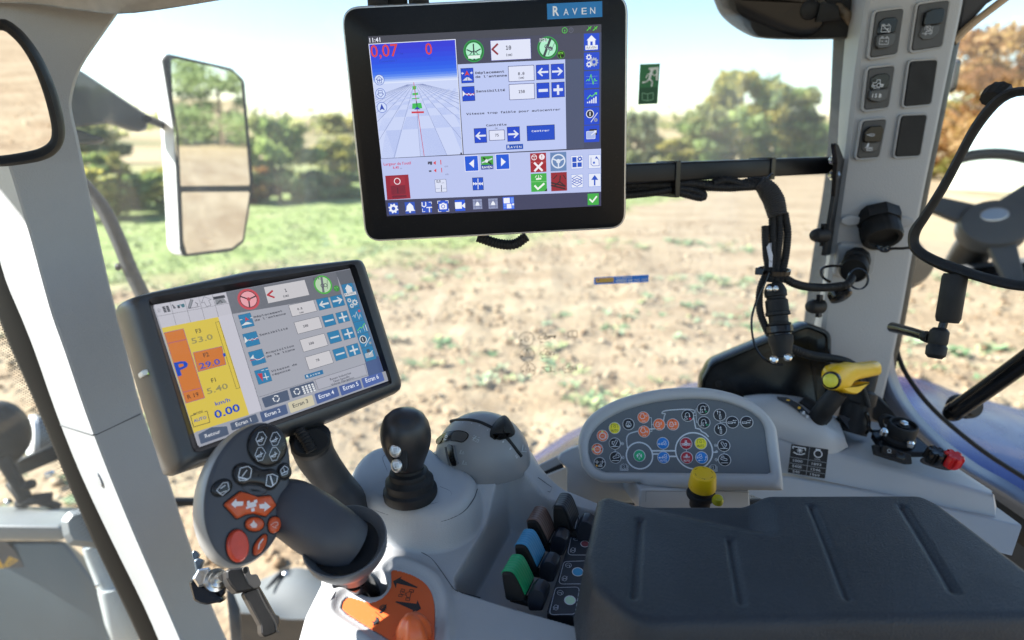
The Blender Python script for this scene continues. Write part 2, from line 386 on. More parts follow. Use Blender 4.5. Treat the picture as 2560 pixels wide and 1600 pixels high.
soilm=N.nodes.new('ShaderNodeMix'); soilm.data_type='RGBA'; soilm.inputs[0].default_value=.58; L.new(soil.outputs[0],soilm.inputs[6]); L.new(soil2.outputs[0],soilm.inputs[7])
gr=ramp(noise_node(.9,6).outputs[0],[(.3,(.16,.205,.068)),(.55,(.23,.285,.10)),(.75,(.31,.31,.155))])
farc=ramp(noise_node(.016,4).outputs[0],[(.36,(.10,.13,.05)),(.46,(.33,.25,.14)),(.62,(.42,.34,.2)),(.7,(.16,.22,.07))])
sep=N.nodes.new('ShaderNodeSeparateXYZ'); L.new(tc.outputs['Object'],sep.inputs[0])
def math_(op,a,b):
    m=N.nodes.new('ShaderNodeMath'); m.operation=op
    for k,q in enumerate((a,b)):
        if isinstance(q,(int,float)): m.inputs[k].default_value=q
        else: L.new(q,m.inputs[k])
    return m.outputs[0]
def rng_(v,a,b):
    m=N.nodes.new('ShaderNodeMapRange'); m.inputs[1].default_value=a; m.inputs[2].default_value=b; L.new(v,m.inputs[0]); return m.outputs[0]
edge=math_('SUBTRACT',math_('SUBTRACT',math_('SUBTRACT',sep.outputs[1],math_('MULTIPLY',sep.outputs[0],.62)),14.2),math_('MULTIPLY',math_('MAXIMUM',sep.outputs[0],0),1.1))
edge=math_('ADD',edge,math_('MULTIPLY',math_('SUBTRACT',noise_node(.45,5).outputs[0],.5),7))
c1=mixc(rng_(edge,-1.0,2.2),soilm.outputs[2],gr.outputs[0])
ln=N.nodes.new('ShaderNodeVectorMath'); ln.operation='LENGTH'; L.new(tc.outputs['Object'],ln.inputs[0])
c2=mixc(rng_(ln.outputs['Value'],36,62),c1,farc.outputs[0]); L.new(c2,B.inputs['Base Color'])
bp=N.nodes.new('ShaderNodeBump'); bp.inputs['Strength'].default_value=.9; bp.inputs['Distance'].default_value=.05; L.new(noise_node(9,8).outputs[0],bp.inputs['Height']); L.new(bp.outputs[0],B.inputs['Normal'])
g=mk('ground',V,F,gm,ang=None,at=(0,0,0)); tag(g,kind='structure')
def stuffmesh(name,V,F,m,fm,label):
    me=bpy.data.meshes.new(name); me.vertices.add(len(V)); me.vertices.foreach_set('co',A(V,dtype=np.float32).ravel()); F=A(F,dtype=np.int32); k=F.shape[1]
    me.loops.add(F.size); me.polygons.add(len(F)); me.loops.foreach_set('vertex_index',F.ravel()); me.polygons.foreach_set('loop_start',np.arange(len(F),dtype=np.int32)*k)
    for x in m: me.materials.append(x)
    me.polygons.foreach_set('material_index',A(fm,dtype=np.int32)); me.update(calc_edges=True); me.validate()
    o=bpy.data.objects.new(name,me); COL.objects.link(o); ORG[o.name]=A([0,0,0.]); 
    if label: tag(o,label,kind='stuff')
    return o
# clods of earth
bm=bmesh.new(); bmesh.ops.create_icosphere(bm,subdivisions=1,radius=1); iv=A([v.co[:] for v in bm.verts]); fi=A([[v.index for v in f.verts] for f in bm.faces]); bm.free()
VV=[];FF=[];MM=[];k=0
for i in range(27000):
    d=1.2+ (rng.random()**1.6)*17; a=rng.uniform(-.85,.8); x=d*math.sin(a)*1.1; y=d*math.cos(a)
    if i%7==0: x,y=rng.uniform(-14,14),rng.uniform(-14,2)
    if y-.62*x-14.2>0: continue
    if abs(x)<1.6 and y<1.7 and y>-1.7: continue
    sz=(.009+.027*rng.random()**2.4)*(1+.02*d)
    v=iv*rng.uniform(.45,1.3,(len(iv),1))*A([sz*rng.uniform(.8,1.7),sz*rng.uniform(.8,1.5),sz*rng.uniform(.5,.95)]); t=rng.uniform(0,6.28); c,s_=math.cos(t),math.sin(t)
    v=np.stack([v[:,0]*c-v[:,1]*s_,v[:,0]*s_+v[:,1]*c,v[:,2]],1)+A([x,y,float(land(x,y))+sz*.18]); VV.append(v); FF.append(fi+k); k+=len(v); MM+=[int(rng.integers(0,4))]*len(fi)
CL=[mat('clod_%d'%i,c,.95,spec=.1) for i,c in enumerate([(.195,.132,.078),(.27,.192,.12),(.33,.25,.16),(.40,.325,.225)])]
stuffmesh('soil_clods',np.concatenate(VV),np.concatenate(FF),CL,MM,'pale broken clods of ploughed earth strewn across the field')
# weeds and grass
def blades(name,spots,size,nb,mats_,label,flat=.6):
    VV=[];MM=[]
    for (x,y,sc) in spots:
        z=float(land(x,y)); c=int(rng.integers(0,len(mats_)))
        for b in range(nb):
            t=rng.uniform(0,6.28); l=size*sc*rng.uniform(.5,1.25); w=l*rng.uniform(.16,.3); up=rng.uniform(.25,1)*flat; d=A([math.cos(t),math.sin(t),up])*l; q=A([-math.sin(t),math.cos(t),0])*w
            o=A([x,y,z])+A([rng.normal()*size*.5,rng.normal()*size*.5,-.01]); VV+=[o-q*.4,o+q*.4,o+d*.6+q,o+d,o+d*.6-q]; MM.append(c)
    n=len(MM); F=np.arange(n*5).reshape(n,5)
    stuffmesh(name,VV,F,mats_,MM,label)
GRM=[mat('leaf_green_%d'%i,c,.7,spec=.25) for i,c in enumerate([(.13,.21,.10),(.20,.30,.15),(.28,.37,.22),(.33,.37,.17)])]
sp=[]
for i in range(900):
    d=rng.uniform(3,15); a=rng.uniform(-.8,.75); cx,cy=d*math.sin(a)*1.1,d*math.cos(a)
    if vnoise(A([cx+cy*.1]),A([cy*1.7]),2.3,11)[0]<.02: continue
    for j in range(int(rng.integers(1,7))): sp.append((cx+rng.normal()*.32,cy+rng.normal()*.1,rng.uniform(.5,1.4)))
blades('weeds',sp,.085,14,GRM,'low blue-green weeds sprouting in patches between the clods')
sp=[]
for i in range(9000):
    x=rng.uniform(-16,10); y=14.2+.62*x+1.1*max(0,x)+abs(rng.normal())*7-1.2*rng.random()
    if y<6 or y>36: continue
    sp.append((x,y,rng.uniform(.6,1.3)))
blades('grass',sp,.065,6,[mat('grass_pale',(.33,.38,.19),.7,spec=.2),mat('grass_light',(.30,.38,.14),.7,spec=.2),mat('grass_mid',(.23,.31,.10),.7,spec=.2)],'fresh green grass strip in front of the hedgerow',1.2)
# trees
LM={}
def leafset(kind):
    if kind not in LM:
        base={'olive':[(.175,.19,.095),(.25,.255,.135),(.33,.325,.19)],'green':[(.13,.18,.075),(.19,.25,.105),(.27,.335,.15)],'yellow':[(.17,.17,.055),(.27,.25,.08),(.37,.33,.12)],
              'rust':[(.20,.10,.042),(.29,.165,.07),(.37,.25,.125)],'dark':[(.10,.13,.085),(.14,.17,.11),(.19,.22,.145)]}[kind]
        LM[kind]=[]
        for i,c in enumerate(base):
            m=bpy.data.materials.new('foliage_%s_%d'%(kind,i)); m.use_nodes=True; n=m.node_tree; b=n.nodes['Principled BSDF']; b.inputs['Base Color'].default_value=(*c,1); b.inputs['Roughness'].default_value=.75; b.inputs['Specular IOR Level'].default_value=.2
            t=n.nodes.new('ShaderNodeBsdfTranslucent'); t.inputs[0].default_value=(min(1,c[0]*1.7),min(1,c[1]*1.7),c[2]*1.2,1); x=n.nodes.new('ShaderNodeMixShader'); x.inputs[0].default_value=.45
            n.links.new(b.outputs[0],x.inputs[1]); n.links.new(t.outputs[0],x.inputs[2]); n.links.new(x.outputs[0],n.nodes['Material Output'].inputs[0]); LM[kind].append(m)
    return LM[kind]
BARK=mat('bark',(.10,.075,.05),.9,bump=('noise',12,.6))
def tree(name,label,x,y,h,w,kind,group=None,leaf=.15,nl=5200,kind2=None,trunk=.25):
    z=float(land(x,y)); root=thing(name,label,'tree' if 'tree' in name else 'bush',(x,y,z),group)
    r=np.random.default_rng(int(abs(x*31+y*17))+3); ms=leafset(kind)+(leafset(kind2) if kind2 else [])
    # limbs
    mb=MB(); th=h*.62
    V,F=tubeVF([(x,y,z-.1),(x+.03*h*r.normal(),y,z+th*.4),(x+.05*h*r.normal(),y+.03*h*r.normal(),z+th),(x,y,z+h*.86)],[.05*h*.6,.035*h*.6,.02*h*.6,.006*h],7); mb.add(V,F,BARK)
    for i in range(7):
        t=r.uniform(0,6.28); z0=z+h*r.uniform(.18,.6); e=A([x+math.cos(t)*w*.36,y+math.sin(t)*w*.36,z0+h*r.uniform(.12,.3)])
        V,F=tubeVF([(x,y,z0),(A([x,y,z0])+e)/2+A([0,0,-.02*h]),e],[.012*h,.008*h,.003*h],5); mb.add(V,F,BARK)
    mb.build('trunk',root)
    cl=[]
    lob=[(r.uniform(0,6.28),r.uniform(.75,1.15)) for _ in range(5)]
    for i in range(46):
        t=r.uniform(0,6.28); zz=r.uniform(trunk,.93); env=math.sqrt(max(.02,1-((zz-.42)/.56)**2)); env*=min(1.1,.8+.3*max(math.cos(t-a_)*b_ for a_,b_ in lob)); q=.5*w*env*math.sqrt(r.uniform(.1,1))*.84
        cl.append((x+math.cos(t)*q,y+math.sin(t)*q,z+zz*h,w*r.uniform(.08,.16),h*r.uniform(.06,.11),int(r.integers(0,len(ms)))))
    VV=np.zeros((nl,4,3)); MM=np.zeros(nl,dtype=int); ci=r.integers(0,len(cl),nl)
    C=A([[c[0],c[1],c[2]] for c in cl])[ci]; S=A([[c[3],c[3],c[4]] for c in cl])[ci]; d=r.normal(size=(nl,3)); d/=np.linalg.norm(d,axis=1,keepdims=True); rad=(r.random(nl)**.5)[:,None]*(1+.25*(r.random((nl,1))-.3))
    p=C+d*S*rad; p[:,2]=np.maximum(p[:,2],z+.03*h); sz=leaf*r.uniform(.55,1.35,nl)[:,None]; a=r.normal(size=(nl,3)); a/=np.linalg.norm(a,axis=1,keepdims=True); b=np.cross(a,r.normal(size=(nl,3))); b/=np.linalg.norm(b,axis=1,keepdims=True)
    VV[:,0]=p-a*sz; VV[:,1]=p+b*sz*.55; VV[:,2]=p+a*sz; VV[:,3]=p-b*sz*.55; MM=np.clip(A([c[5] for c in cl])[ci]+(r.random(nl)<.25)*r.integers(-1,2,nl),0,len(ms)-1)
    o=stuffmesh('crown',VV.reshape(-1,3)-A([x,y,z]),np.arange(nl*4).reshape(nl,4),ms,MM,None); o.parent=root
    return root
def tree_px(name,label,dx,dbase,dtop,dist,wpx,kind,**k):
    """stand a tree where the sight line through the photo meets the land at that distance"""
    r=ray(dx*1.0583,dbase*1.0583); X_=r[0]/r[1]*dist; rt=ray(dx*1.0583,dtop*1.0583); zt=EYE+rt[2]/rt[1]*dist; h=(zt-float(land(X_,dist)))*1.06
    w=wpx*1.0583/FPX*dist/math.cos(PITCH)*1.25
    return tree(name,label,X_,dist,max(1.0,h),w,kind,**k)
tree_px('bush','rounded light green bush just right of the left cab pillar below the mirror arm',262,525,372,19,150,'green',kind2='yellow',leaf=.11,trunk=.1)
tree_px('bush','yellow-green bush low behind the outside mirror housing',395,520,405,20,130,'yellow',kind2='green',leaf=.11,trunk=.1)
tree_px('bush','dark bush seen through the window reflection left of the outside mirror',330,505,420,21.5,90,'dark',leaf=.11,trunk=.1)
tree_px('tree','broad olive tree right of the outside mirror, biggest on that side',668,515,286,24,170,'olive',kind2='green',leaf=.14,nl=6500,trunk=.08)
tree_px('bush','brownish low bush at the foot of the broad olive tree',610,520,400,22.5,90,'rust',kind2='olive',leaf=.12,trunk=.06)
tree_px('tree','dark green tree between the broad olive tree and the upper monitor',775,505,432,25,150,'green',kind2='olive',leaf=.14,trunk=.08)
tree_px('bush','pale yellow bush directly left of the upper monitor',808,470,330,34,110,'yellow',kind2='olive',leaf=.17,trunk=.08)
tree_px('tree','greyish green tree on the slope behind the mirror arm',222,380,285,52,120,'dark',kind2='olive',leaf=.24)
tree_px('tree','small far tree standing on the skyline above the pale yellow bush',790,305,272,120,60,'olive',leaf=.5,nl=1500)
tree_px('tree','small far tree on the skyline touching the left edge of the upper monitor',822,300,282,130,40,'yellow',leaf=.5,nl=1200)
tree_px('tree','dark tree directly right of the upper monitor above the black rail',1508,400,275,30,95,'dark',kind2='olive',leaf=.16,trunk=.1)
tree_px('bush','low yellowish bush right of the dark tree by the upper monitor',1585,398,335,36,80,'yellow',leaf=.17,trunk=.08)
tree_px('tree','tall yellowing tree in the middle of the hedge beyond the black rail',1735,392,178,42,190,'yellow',kind2='green',leaf=.24,nl=6500,trunk=.08)
tree_px('tree','green tree with a rounded top right of the tall yellowing tree',1850,395,212,44,165,'green',kind2='olive',leaf=.24,nl=5000,trunk=.08)
tree_px('tree','olive tree left in front of the tall yellowing tree',1662,395,255,40,110,'olive',kind2='green',leaf=.22,nl=4000,trunk=.08)
tree_px('bush','green bush at the window frame right of the rounded green tree',1925,380,300,50,90,'green',leaf=.24,trunk=.08)
tree_px('tree','large rust brown tree filling the top of the rear window',2395,345,40,26,340,'rust',leaf=.13,nl=15000,trunk=.05)
tree_px('tree','rust and olive tree behind the interior mirror in the rear window',2262,360,150,34,190,'rust',kind2='yellow',leaf=.15,nl=9000,trunk=.05)
for i,(x,y,h,w,kd) in enumerate([(-14,-38,6,7,'olive'),(-24,-36,5,6,'green'),(-5,-40,5,7,'yellow'),(60,4,8,13,'green'),(64,14,7,12,'olive'),(58,-7,7,13,'yellow')]):
    tree('tree',['olive hedge tree reflected in the left interior mirror','green hedge tree reflected in the left interior mirror','yellow hedge tree reflected in the left interior mirror','green tree reflected at the top of the outside mirror','olive tree reflected at the top of the outside mirror','yellowing tree reflected at the top of the outside mirror'][i],x,y,h,w,kd,leaf=.2,nl=8000,trunk=.05)
VV=[];MM=[];r=np.random.default_rng(5)
for i in range(9000):
    a=r.uniform(-.95,.75); d=r.uniform(150,230)+20*math.sin(a*9); x,y=d*math.sin(a),d*math.cos(a)
    if vnoise(A([a*10]),A([d*.02]),1.0,21)[0]<-.12: continue
    p=A([x,y,float(land(x,y))+abs(r.normal())*2.2]); s=r.uniform(.4,1.1); q=r.normal(size=3); q/=np.linalg.norm(q); b=np.cross(q,r.normal(size=3)); b/=np.linalg.norm(b); VV+=[p-q*s,p+b*s*.7,p+q*s,p-b*s*.7]; MM.append(int(r.integers(0,3)))
stuffmesh('far_woods',VV,np.arange(len(MM)*4).reshape(-1,4),leafset('olive'),MM,'far dark hedges and woods along the hill beyond the field')
# ================================================================ CAB SHELL
def rows_loft(name,lines,ys,m,parent,cols,**k):
    """lines: polylines of (Dx,Dy); cols: plane Y of each line"""
    R=[]
    for y in ys:
        row=[]
        for ln_,Yp in zip(lines,cols):
            l=A(ln_); x=np.interp(y,l[:,1],l[:,0])
            row.append(PY(x*1.0583,y*1.0583,Yp if not callable(Yp) else Yp(y)))
        R.append(row)
    a=len(R); b=len(R[0]); G=A([cr([R[i][j] for i in range(a)],3) for j in range(b)]); b_,a_=G.shape[:2]
    F=[(j*a_+i,j*a_+i+1,(j+1)*a_+i+1,(j+1)*a_+i) for j in range(b_-1) for i in range(a_-1)]
    return mk(name,G.reshape(-1,3),F,m,parent,**k)
LR=[(620,-700),(340,-70),(315,-30),(285,21),(237,90),(190,162),(170,228),(170,266),(183,323),(214,475),(261,689),(292,802),(337,977),(394,1123),(444,1275),(500,1432),(556,1560),(575,1620)]
LC=[(-500,-700),(-150,-70),(-60,90),(-12,323),(19,394),(81,594),(112,718),(152,830),(219,1027),(298,1224),(365,1375),(424,1512),(470,1620)]
LB=[(-560,-700),(-200,-70),(-120,300),(-15,560),(14,661),(73,802),(146,1010),(225,1201),(314,1370),(376,1512),(420,1620)]
LA=[(-620,-700),(-260,-70),(-180,300),(-60,600),(0,745),(56,886),(123,1027),(185,1195),(253,1335),(337,1512),(385,1620)]
ysp=[-700,-450,-220,-70,-30,21,90,162,228,266,323,394,475,560,661,745,830,977,1123,1275,1432,1540,1620]
pl=thing('cab_pillar','grey front cab pillar with a sunlit left edge beside the lower monitor','pillar',PY(300,1500,.8))
def off(l,dx): return [(x+dx,y) for x,y in l]
rows_loft('trim_cover',[off(LB,-1),off(LC,-5),off(LC,1),off(LC,8),off(LR,-6),off(LR,0),off(LR,1)],ysp,PLASTIC2,pl,[.830,.745,.735,.736,.80,.806,.90])
rows_loft('rubber_seal',[off(LA,-6),off(LA,0),off(LB,-2),off(LB,0),off(LB,3)],ysp,mat('seal_black',(.004,.0045,.005),.6,spec=.15),pl,[.90,.845,.835,.838,.86])
m_=MB()
lx=lambda l,y:float(np.interp(y,A(l)[:,1],A(l)[:,0]))
V,F=tubeVF([PY(x*1.0583,y*1.0583,Y_-.0004) for x,y,Y_ in [(lx(LB,1004)-1,1004,.830),(lx(LC,1026)-5,1026,.745),(lx(LC,1027)+1,1027,.735),(lx(LC,1027)+8,1027,.736),(lx(LR,978)-6,978,.80)]],.0008,6,smooth=False); m_.add(V,F,mat('groove',(.10,.105,.11),.7)); m_.build('seam',pl)
def strip(t,y): return (1-t)*PY((lx(LB,y)-1)*1.0583,y*1.0583,.830)+t*PY((lx(LC,y)-5)*1.0583,y*1.0583,.745)
f_=Fr(strip(.66,1128),strip(.9,1128)-strip(.4,1128),strip(.66,1100)-strip(.66,1156)); shell('cover_plug',f_,ell(0,0,.0135,.0135,24),[(0,-.004),(0,.0012),(.0006,.002),(.003,.0023)],PLASTIC2,pl)
# right pillar
RL=[(2060,-650),(2006,-40),(1996,90),(1985,230),(1975,420),(1955,600),(1926,760),(1903,860),(1880,960),(1872,1060)]
RM=[(2150,-650),(2058,-40),(2040,60),(2020,200),(2003,350),(1985,480),(1965,620),(1945,780),(1930,900),(1925,1060)]
RR=[(2370,-650),(2280,-40),(2268,30),(2238,170),(2206,330),(2185,430),(2160,560),(2138,690),(2107,850),(2078,965),(2060,1060)]
ysr=[-650,-420,-200,-40,40,130,230,330,430,520,620,720,820,900,980,1060]
pr=thing('cab_pillar','grey rear cab pillar carrying rocker switches and round sockets','pillar',PY(2100,1000,1.0))
rows_loft('trim_cover',[off(RL,6),RL,off(RM,-6),off(RM,6),off(RR,-7),off(RR,0),off(RR,2)],ysr,PLASTIC2,pr,[1.14,1.085,.996,.99,.985,.99,1.09])
rows_loft('rubber_seal',[off(RR,-2),off(RR,8),off(RR,14)],ysr,RUBBER,pr,[1.05,1.06,1.10])
# outer steel post behind the right pillar (seen through the glass)
po=thing('outer_post','dark weathered steel cab post outside the glass beside the rear pillar','post',PY(2000,900,1.25))
rows_loft('post_face',[[(1968,85),(1955,380),(1920,600),(1880,900)],[(1968,85),(1955,380),(1920,600),(1880,900)],[(2010,85),(2000,380),(1975,600),(1950,900)],[(2030,85),(2030,380),(2000,600),(1980,900)]],[85,250,420,600,760,900],mat('weathered_steel',(.09,.10,.10),.6,var=(30,.3)),po,[1.32,1.25,1.25,1.35])
def glassmat(name,tint=(.97,.985,.98),dust_veil=.055):
    m=bpy.data.materials.new(name); m.use_nodes=True; n=m.node_tree; n.nodes.clear(); o=n.nodes.new('ShaderNodeOutputMaterial'); t=n.nodes.new('ShaderNodeBsdfTransparent'); t.inputs[0].default_value=(*tint,1)
    gl=n.nodes.new('ShaderNodeBsdfGlossy'); gl.inputs['Roughness'].default_value=.0; mx=n.nodes.new('ShaderNodeMixShader'); lw_=n.nodes.new('ShaderNodeLayerWeight'); lw_.inputs[0].default_value=.5; pw_=n.nodes.new('ShaderNodeMath'); pw_.operation='POWER'; pw_.inputs[1].default_value=5; n.links.new(lw_.outputs['Facing'],pw_.inputs[0])
    fr_=n.nodes.new('ShaderNodeMath'); fr_.operation='MULTIPLY_ADD'; fr_.inputs[1].default_value=.9; fr_.inputs[2].default_value=.03; n.links.new(pw_.outputs[0],fr_.inputs[0])
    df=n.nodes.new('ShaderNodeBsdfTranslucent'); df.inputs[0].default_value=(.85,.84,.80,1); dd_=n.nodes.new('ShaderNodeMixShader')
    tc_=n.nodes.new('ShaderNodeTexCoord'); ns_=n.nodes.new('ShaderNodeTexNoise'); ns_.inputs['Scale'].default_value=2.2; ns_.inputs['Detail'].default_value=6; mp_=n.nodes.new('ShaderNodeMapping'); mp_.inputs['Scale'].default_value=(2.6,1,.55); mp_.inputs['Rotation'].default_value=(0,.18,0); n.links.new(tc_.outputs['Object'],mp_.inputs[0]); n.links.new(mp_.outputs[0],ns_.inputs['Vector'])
    mr_=n.nodes.new('ShaderNodeMapRange'); mr_.inputs[1].default_value=.3; mr_.inputs[2].default_value=.75; mr_.inputs[3].default_value=dust_veil*.4; mr_.inputs[4].default_value=dust_veil*1.9; n.links.new(ns_.outputs[0],mr_.inputs[0]); n.links.new(mr_.outputs[0],dd_.inputs[0])  # dust film whose streaks also stand in for glare and a pale reflection
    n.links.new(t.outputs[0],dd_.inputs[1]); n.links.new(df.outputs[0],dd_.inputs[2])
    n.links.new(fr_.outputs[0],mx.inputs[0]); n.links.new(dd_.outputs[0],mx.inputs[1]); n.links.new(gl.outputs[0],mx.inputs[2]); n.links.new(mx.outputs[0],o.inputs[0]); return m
# roof
rf=thing('cab_roof','cab roof with beige-grey felt headlining above the windows','roof',(0,0,EYE+.3))
HEAD=mat('headliner_felt',(.40,.385,.36),.95,bump=('noise',700,.5),var=(60,.12))
fz=Fr(A([0,0,EYE]),A([1.,0,0]),A([0,1.,0]))
ZR=.50; WR=mat('white_roof',(.7,.7,.7),.35); X0=-1.40; hx0,hx1,hy0,hy1=-.45,.75,-.45,.62
for (x0,x1,y0,y1) in ((X0,hx0,-.85,1.12),(hx1,1.36,-.85,1.12),(hx0,hx1,-.85,hy0),(hx0,hx1,hy1,1.12)):
    V,F=boxVF(fz,x0,x1,y0,y1,ZR,ZR+.05); mk('headliner',V,F,HEAD,rf,ang=None); V,F=boxVF(fz,x0,x1,y0,y1,ZR+.052,ZR+.13); mk('roof_shell',V,F,WR,rf,ang=None)
V,F=boxVF(fz,hx0,hx1,hy0,hy1,ZR+.09,ZR+.096); mk('added_hatch',V,F,glassmat('added_hatch_glass',(.86,.9,.9),.0),rf,ang=None)  # unseen glazed opening, added so sky light reaches the console
grid('headliner_edge',[[PY(x*1.0583,y*1.0583,Y_) for x,y,Y_ in r_] for r_ in [
   [(-120,-60,.70),(60,-70,.70),(300,-90,.70),(560,-90,.75),(760,-110,.85)],
   [(-120,0,.735),(60,0,.735),(200,14,.735),(330,19,.745),(560,-14,.84)],
   [(-120,2,.76),(60,2,.75),(200,17,.75),(330,22,.76),(560,-12,.86)],
   [(-120,-40,.90),(60,-40,.90),(200,-30,.90),(330,-30,.90),(560,-60,.93)]]],HEAD,rf,sub=4)
m_=MB()
for q in ([(2262,0),(2419,-10),(2419,-60),(2262,-60)],[(2262,-5),(2400,-5),(2262,62)]): pass
rt_=mat('roof_trim',(.03,.03,.034),.6)
V=[PY(x*1.0583,y*1.0583,Y_) for x,y,Y_ in [(2255,95,1.06),(2262,-40,1.06),(2440,-70,1.06),(2440,-62,1.06),(2330,10,1.06),(2255,95,1.2),(2262,-40,1.2),(2440,-70,1.2),(2440,-62,1.2),(2330,10,1.2)]]
mk('roof_corner',V,[(0,1,2,3,4),(9,8,7,6,5),(0,4,9,5),(4,3,8,9),(0,5,6,1),(1,6,7,2),(2,7,8,3)],rt_,rf,bev=(.004,2))
V,F=tubeVF([PY(x*1.0583,y*1.0583,1.055) for x,y in [(2252,100),(2290,62),(2370,0),(2460,-66)]],.006,8); mk('roof_gutter',V,F,mat('gutter_tan',(.42,.31,.2),.5),rf)  # gutter tube along the roof corner, tan by its own colour
# rear bulk of the cab behind the photographer: floor and seat side, keeps the cab as dim as a real one
fl=thing('cab_floor','dark rubber cab floor mat under the seat and console','floor',(0,0,EYE-1.35))
shell('floor_mat',Fr(A([0,0,EYE-1.35]),A([1.,0,0]),A([0,1.,0])),rnd([(-.98,-.8),(1.2,-.8),(1.2,.93),(-.98,.93)],.05),slab(.03),RUBBER,fl)
dr=thing('cab_door','lower half of the cab door behind the photographer','door',(0,-.85,EYE-1.3))
shell('door_panel',Fr(A([0,-.85,EYE-1.3]),A([1.,0,0]),A([0,0,1.])),rnd([(-.9,0),(1.1,0),(1.1,.62),(-.9,.62)],.05),slab(.06,.01),PLASTICW,dr)
for x_ in (-.95,1.15): V,F=boxVF(Fr(A([x_,-.85,EYE-.7]),A([1.,0,0]),A([0,0,1.])),-.06,.06,0,1.0,0,.1); mk('door_post',V,F,PLASTIC2,dr,bev=(.012,2))
# ---- glass
GL=glassmat('window_glass'); GLF=glassmat('front_glass',dust_veil=.009); GLR=glassmat('rear_glass',dust_veil=.003)
YG=1.12
fg=Fr(A([0,YG,EYE]),A([1.,0,0]),A([0,0,1.]))
sw=thing('side_window','large clear side window between the two cab pillars','window',(0.1,YG,EYE-.6))
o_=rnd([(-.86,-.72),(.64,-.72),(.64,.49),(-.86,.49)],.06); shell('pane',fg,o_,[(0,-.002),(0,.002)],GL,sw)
shell('seal',fg,inset(ccw(o_),-.012),[(.0,-.008),(0,.008),(.010,.008),(.0125,.003),(.0125,-.003),(.010,-.008),(0,-.008)],RUBBER,sw,cap0=False,cap1=False)
fw_=Fr(A([-.60,1.0,EYE-.4]),nrm([.72,.69,0]),A([0,0,1.]))
fwn=thing('front_window','curved front corner window with a dotted black border left of the pillar','window',fw_.o)
lw=ccw([fw_.uv(*DD(x,y)) for x,y in [(-150,-520),(-80,-60),(-175,400),(-2,745),(55,886),(122,1027),(184,1195),(252,1335),(345,1530),(345,1640),(-420,1640),(-420,-520)]])
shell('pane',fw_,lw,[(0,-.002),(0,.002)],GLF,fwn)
VV=[];FF=[]
b0=A([fw_.uv(*DD(x,y)) for x,y in LA]); 
b0=cr(b0,14); Ln=np.concatenate([[0],np.cumsum(np.linalg.norm(np.diff(b0,axis=0),axis=1))])
pit=.0034
for i in range(int(Ln[-1]/pit)):
    q=A([np.interp(i*pit,Ln,b0[:,0]),np.interp(i*pit,Ln,b0[:,1])])
    for j in range(5):
        r_=.00105*(1-j*.15); c=q+A([-(j+.3+(.5 if i%2 else 0))*.0031-.0015,-j*.0012]); e=ell(c[0],c[1],r_,r_,6); k=len(VV); VV+=[fw_.at(p[0],p[1],.0035) for p in e]; FF.append(tuple(range(k,k+6)))
mk('dotted_border',VV,FF,mat('ceramic_frit',(.02,.02,.02),.5),fwn,ang=None)
fr_w=Fr(PY(*DD(2240,600),1.075),nrm([.93,-.37,0]),A([0,0,1.]))
rw=thing('rear_window','clear curved rear window right of the rear pillar','window',PY(*DD(2300,1100),1.0))
lw=ccw([fr_w.uv(*DD(x,y)) for x,y in [(2330,-560),(2560,-560),(2520,1230),(2419,1130),(2330,1075),(2230,985),(2160,900),(2120,830),(2110,760),(2140,640),(2200,350)]])
shell('pane',fr_w,lw,[(0,-.002),(0,.002)],GLR,rw)
V,F=tubeVF([PL(*DD(x,y),fr_w.o,fr_w.n) for x,y in [(2138,680),(2116,755),(2113,800),(2130,862),(2165,920),(2210,972),(2270,1025),(2340,1078),(2430,1135),(2500,1180)]],.0045,8); mk('seal',V,F,RUBBER,rw)
# window reveal frame (blue-grey painted) below the rear glass
grid('window_frame',[[PY(*N3(x,y),Y_) for x,y,Y_ in r_] for r_ in [
 [(500,110,1.05),(525,330,1.04),(640,560,1.02),(830,770,.98),(1100,980,.92),(1330,1110,.87),(1520,1230,.83)],
 [(470,150,1.03),(470,380,1.02),(580,600,1.0),(760,800,.96),(1000,1000,.90),(1280,1180,.85),(1500,1320,.81)],
 [(430,300,1.05),(415,450,1.04),(520,640,1.02),(680,810,.98),(900,1000,.92),(1200,1210,.88),(1500,1420,.83)]]],mat('frame_paint',(.16,.19,.26),.35,var=(8,.08)),rw,sub=5)
grid('window_gasket',[[PY(*N3(x,y),Y_) for x,y,Y_ in r_] for r_ in [
 [(430,300,1.06),(415,450,1.05),(520,640,1.03),(680,810,.99),(900,1000,.93),(1200,1210,.89),(1500,1420,.84)],
 [(340,480,1.06),(350,620,1.05),(480,740,1.03),(620,860,.99),(840,1060,.93),(1180,1310,.885),(1460,1500,.84)],
 [(340,660,1.06),(350,720,1.06),(470,800,1.04),(600,920,1.0),(820,1120,.94),(1180,1390,.895),(1460,1600,.85)]]],BLACKM,rw,sub=4)
# ================================================================ OUTSIDE FITTINGS OF THE TRACTOR
MIRROR=mat('mirror_glass',(.86,.87,.86),.012,metal=1)
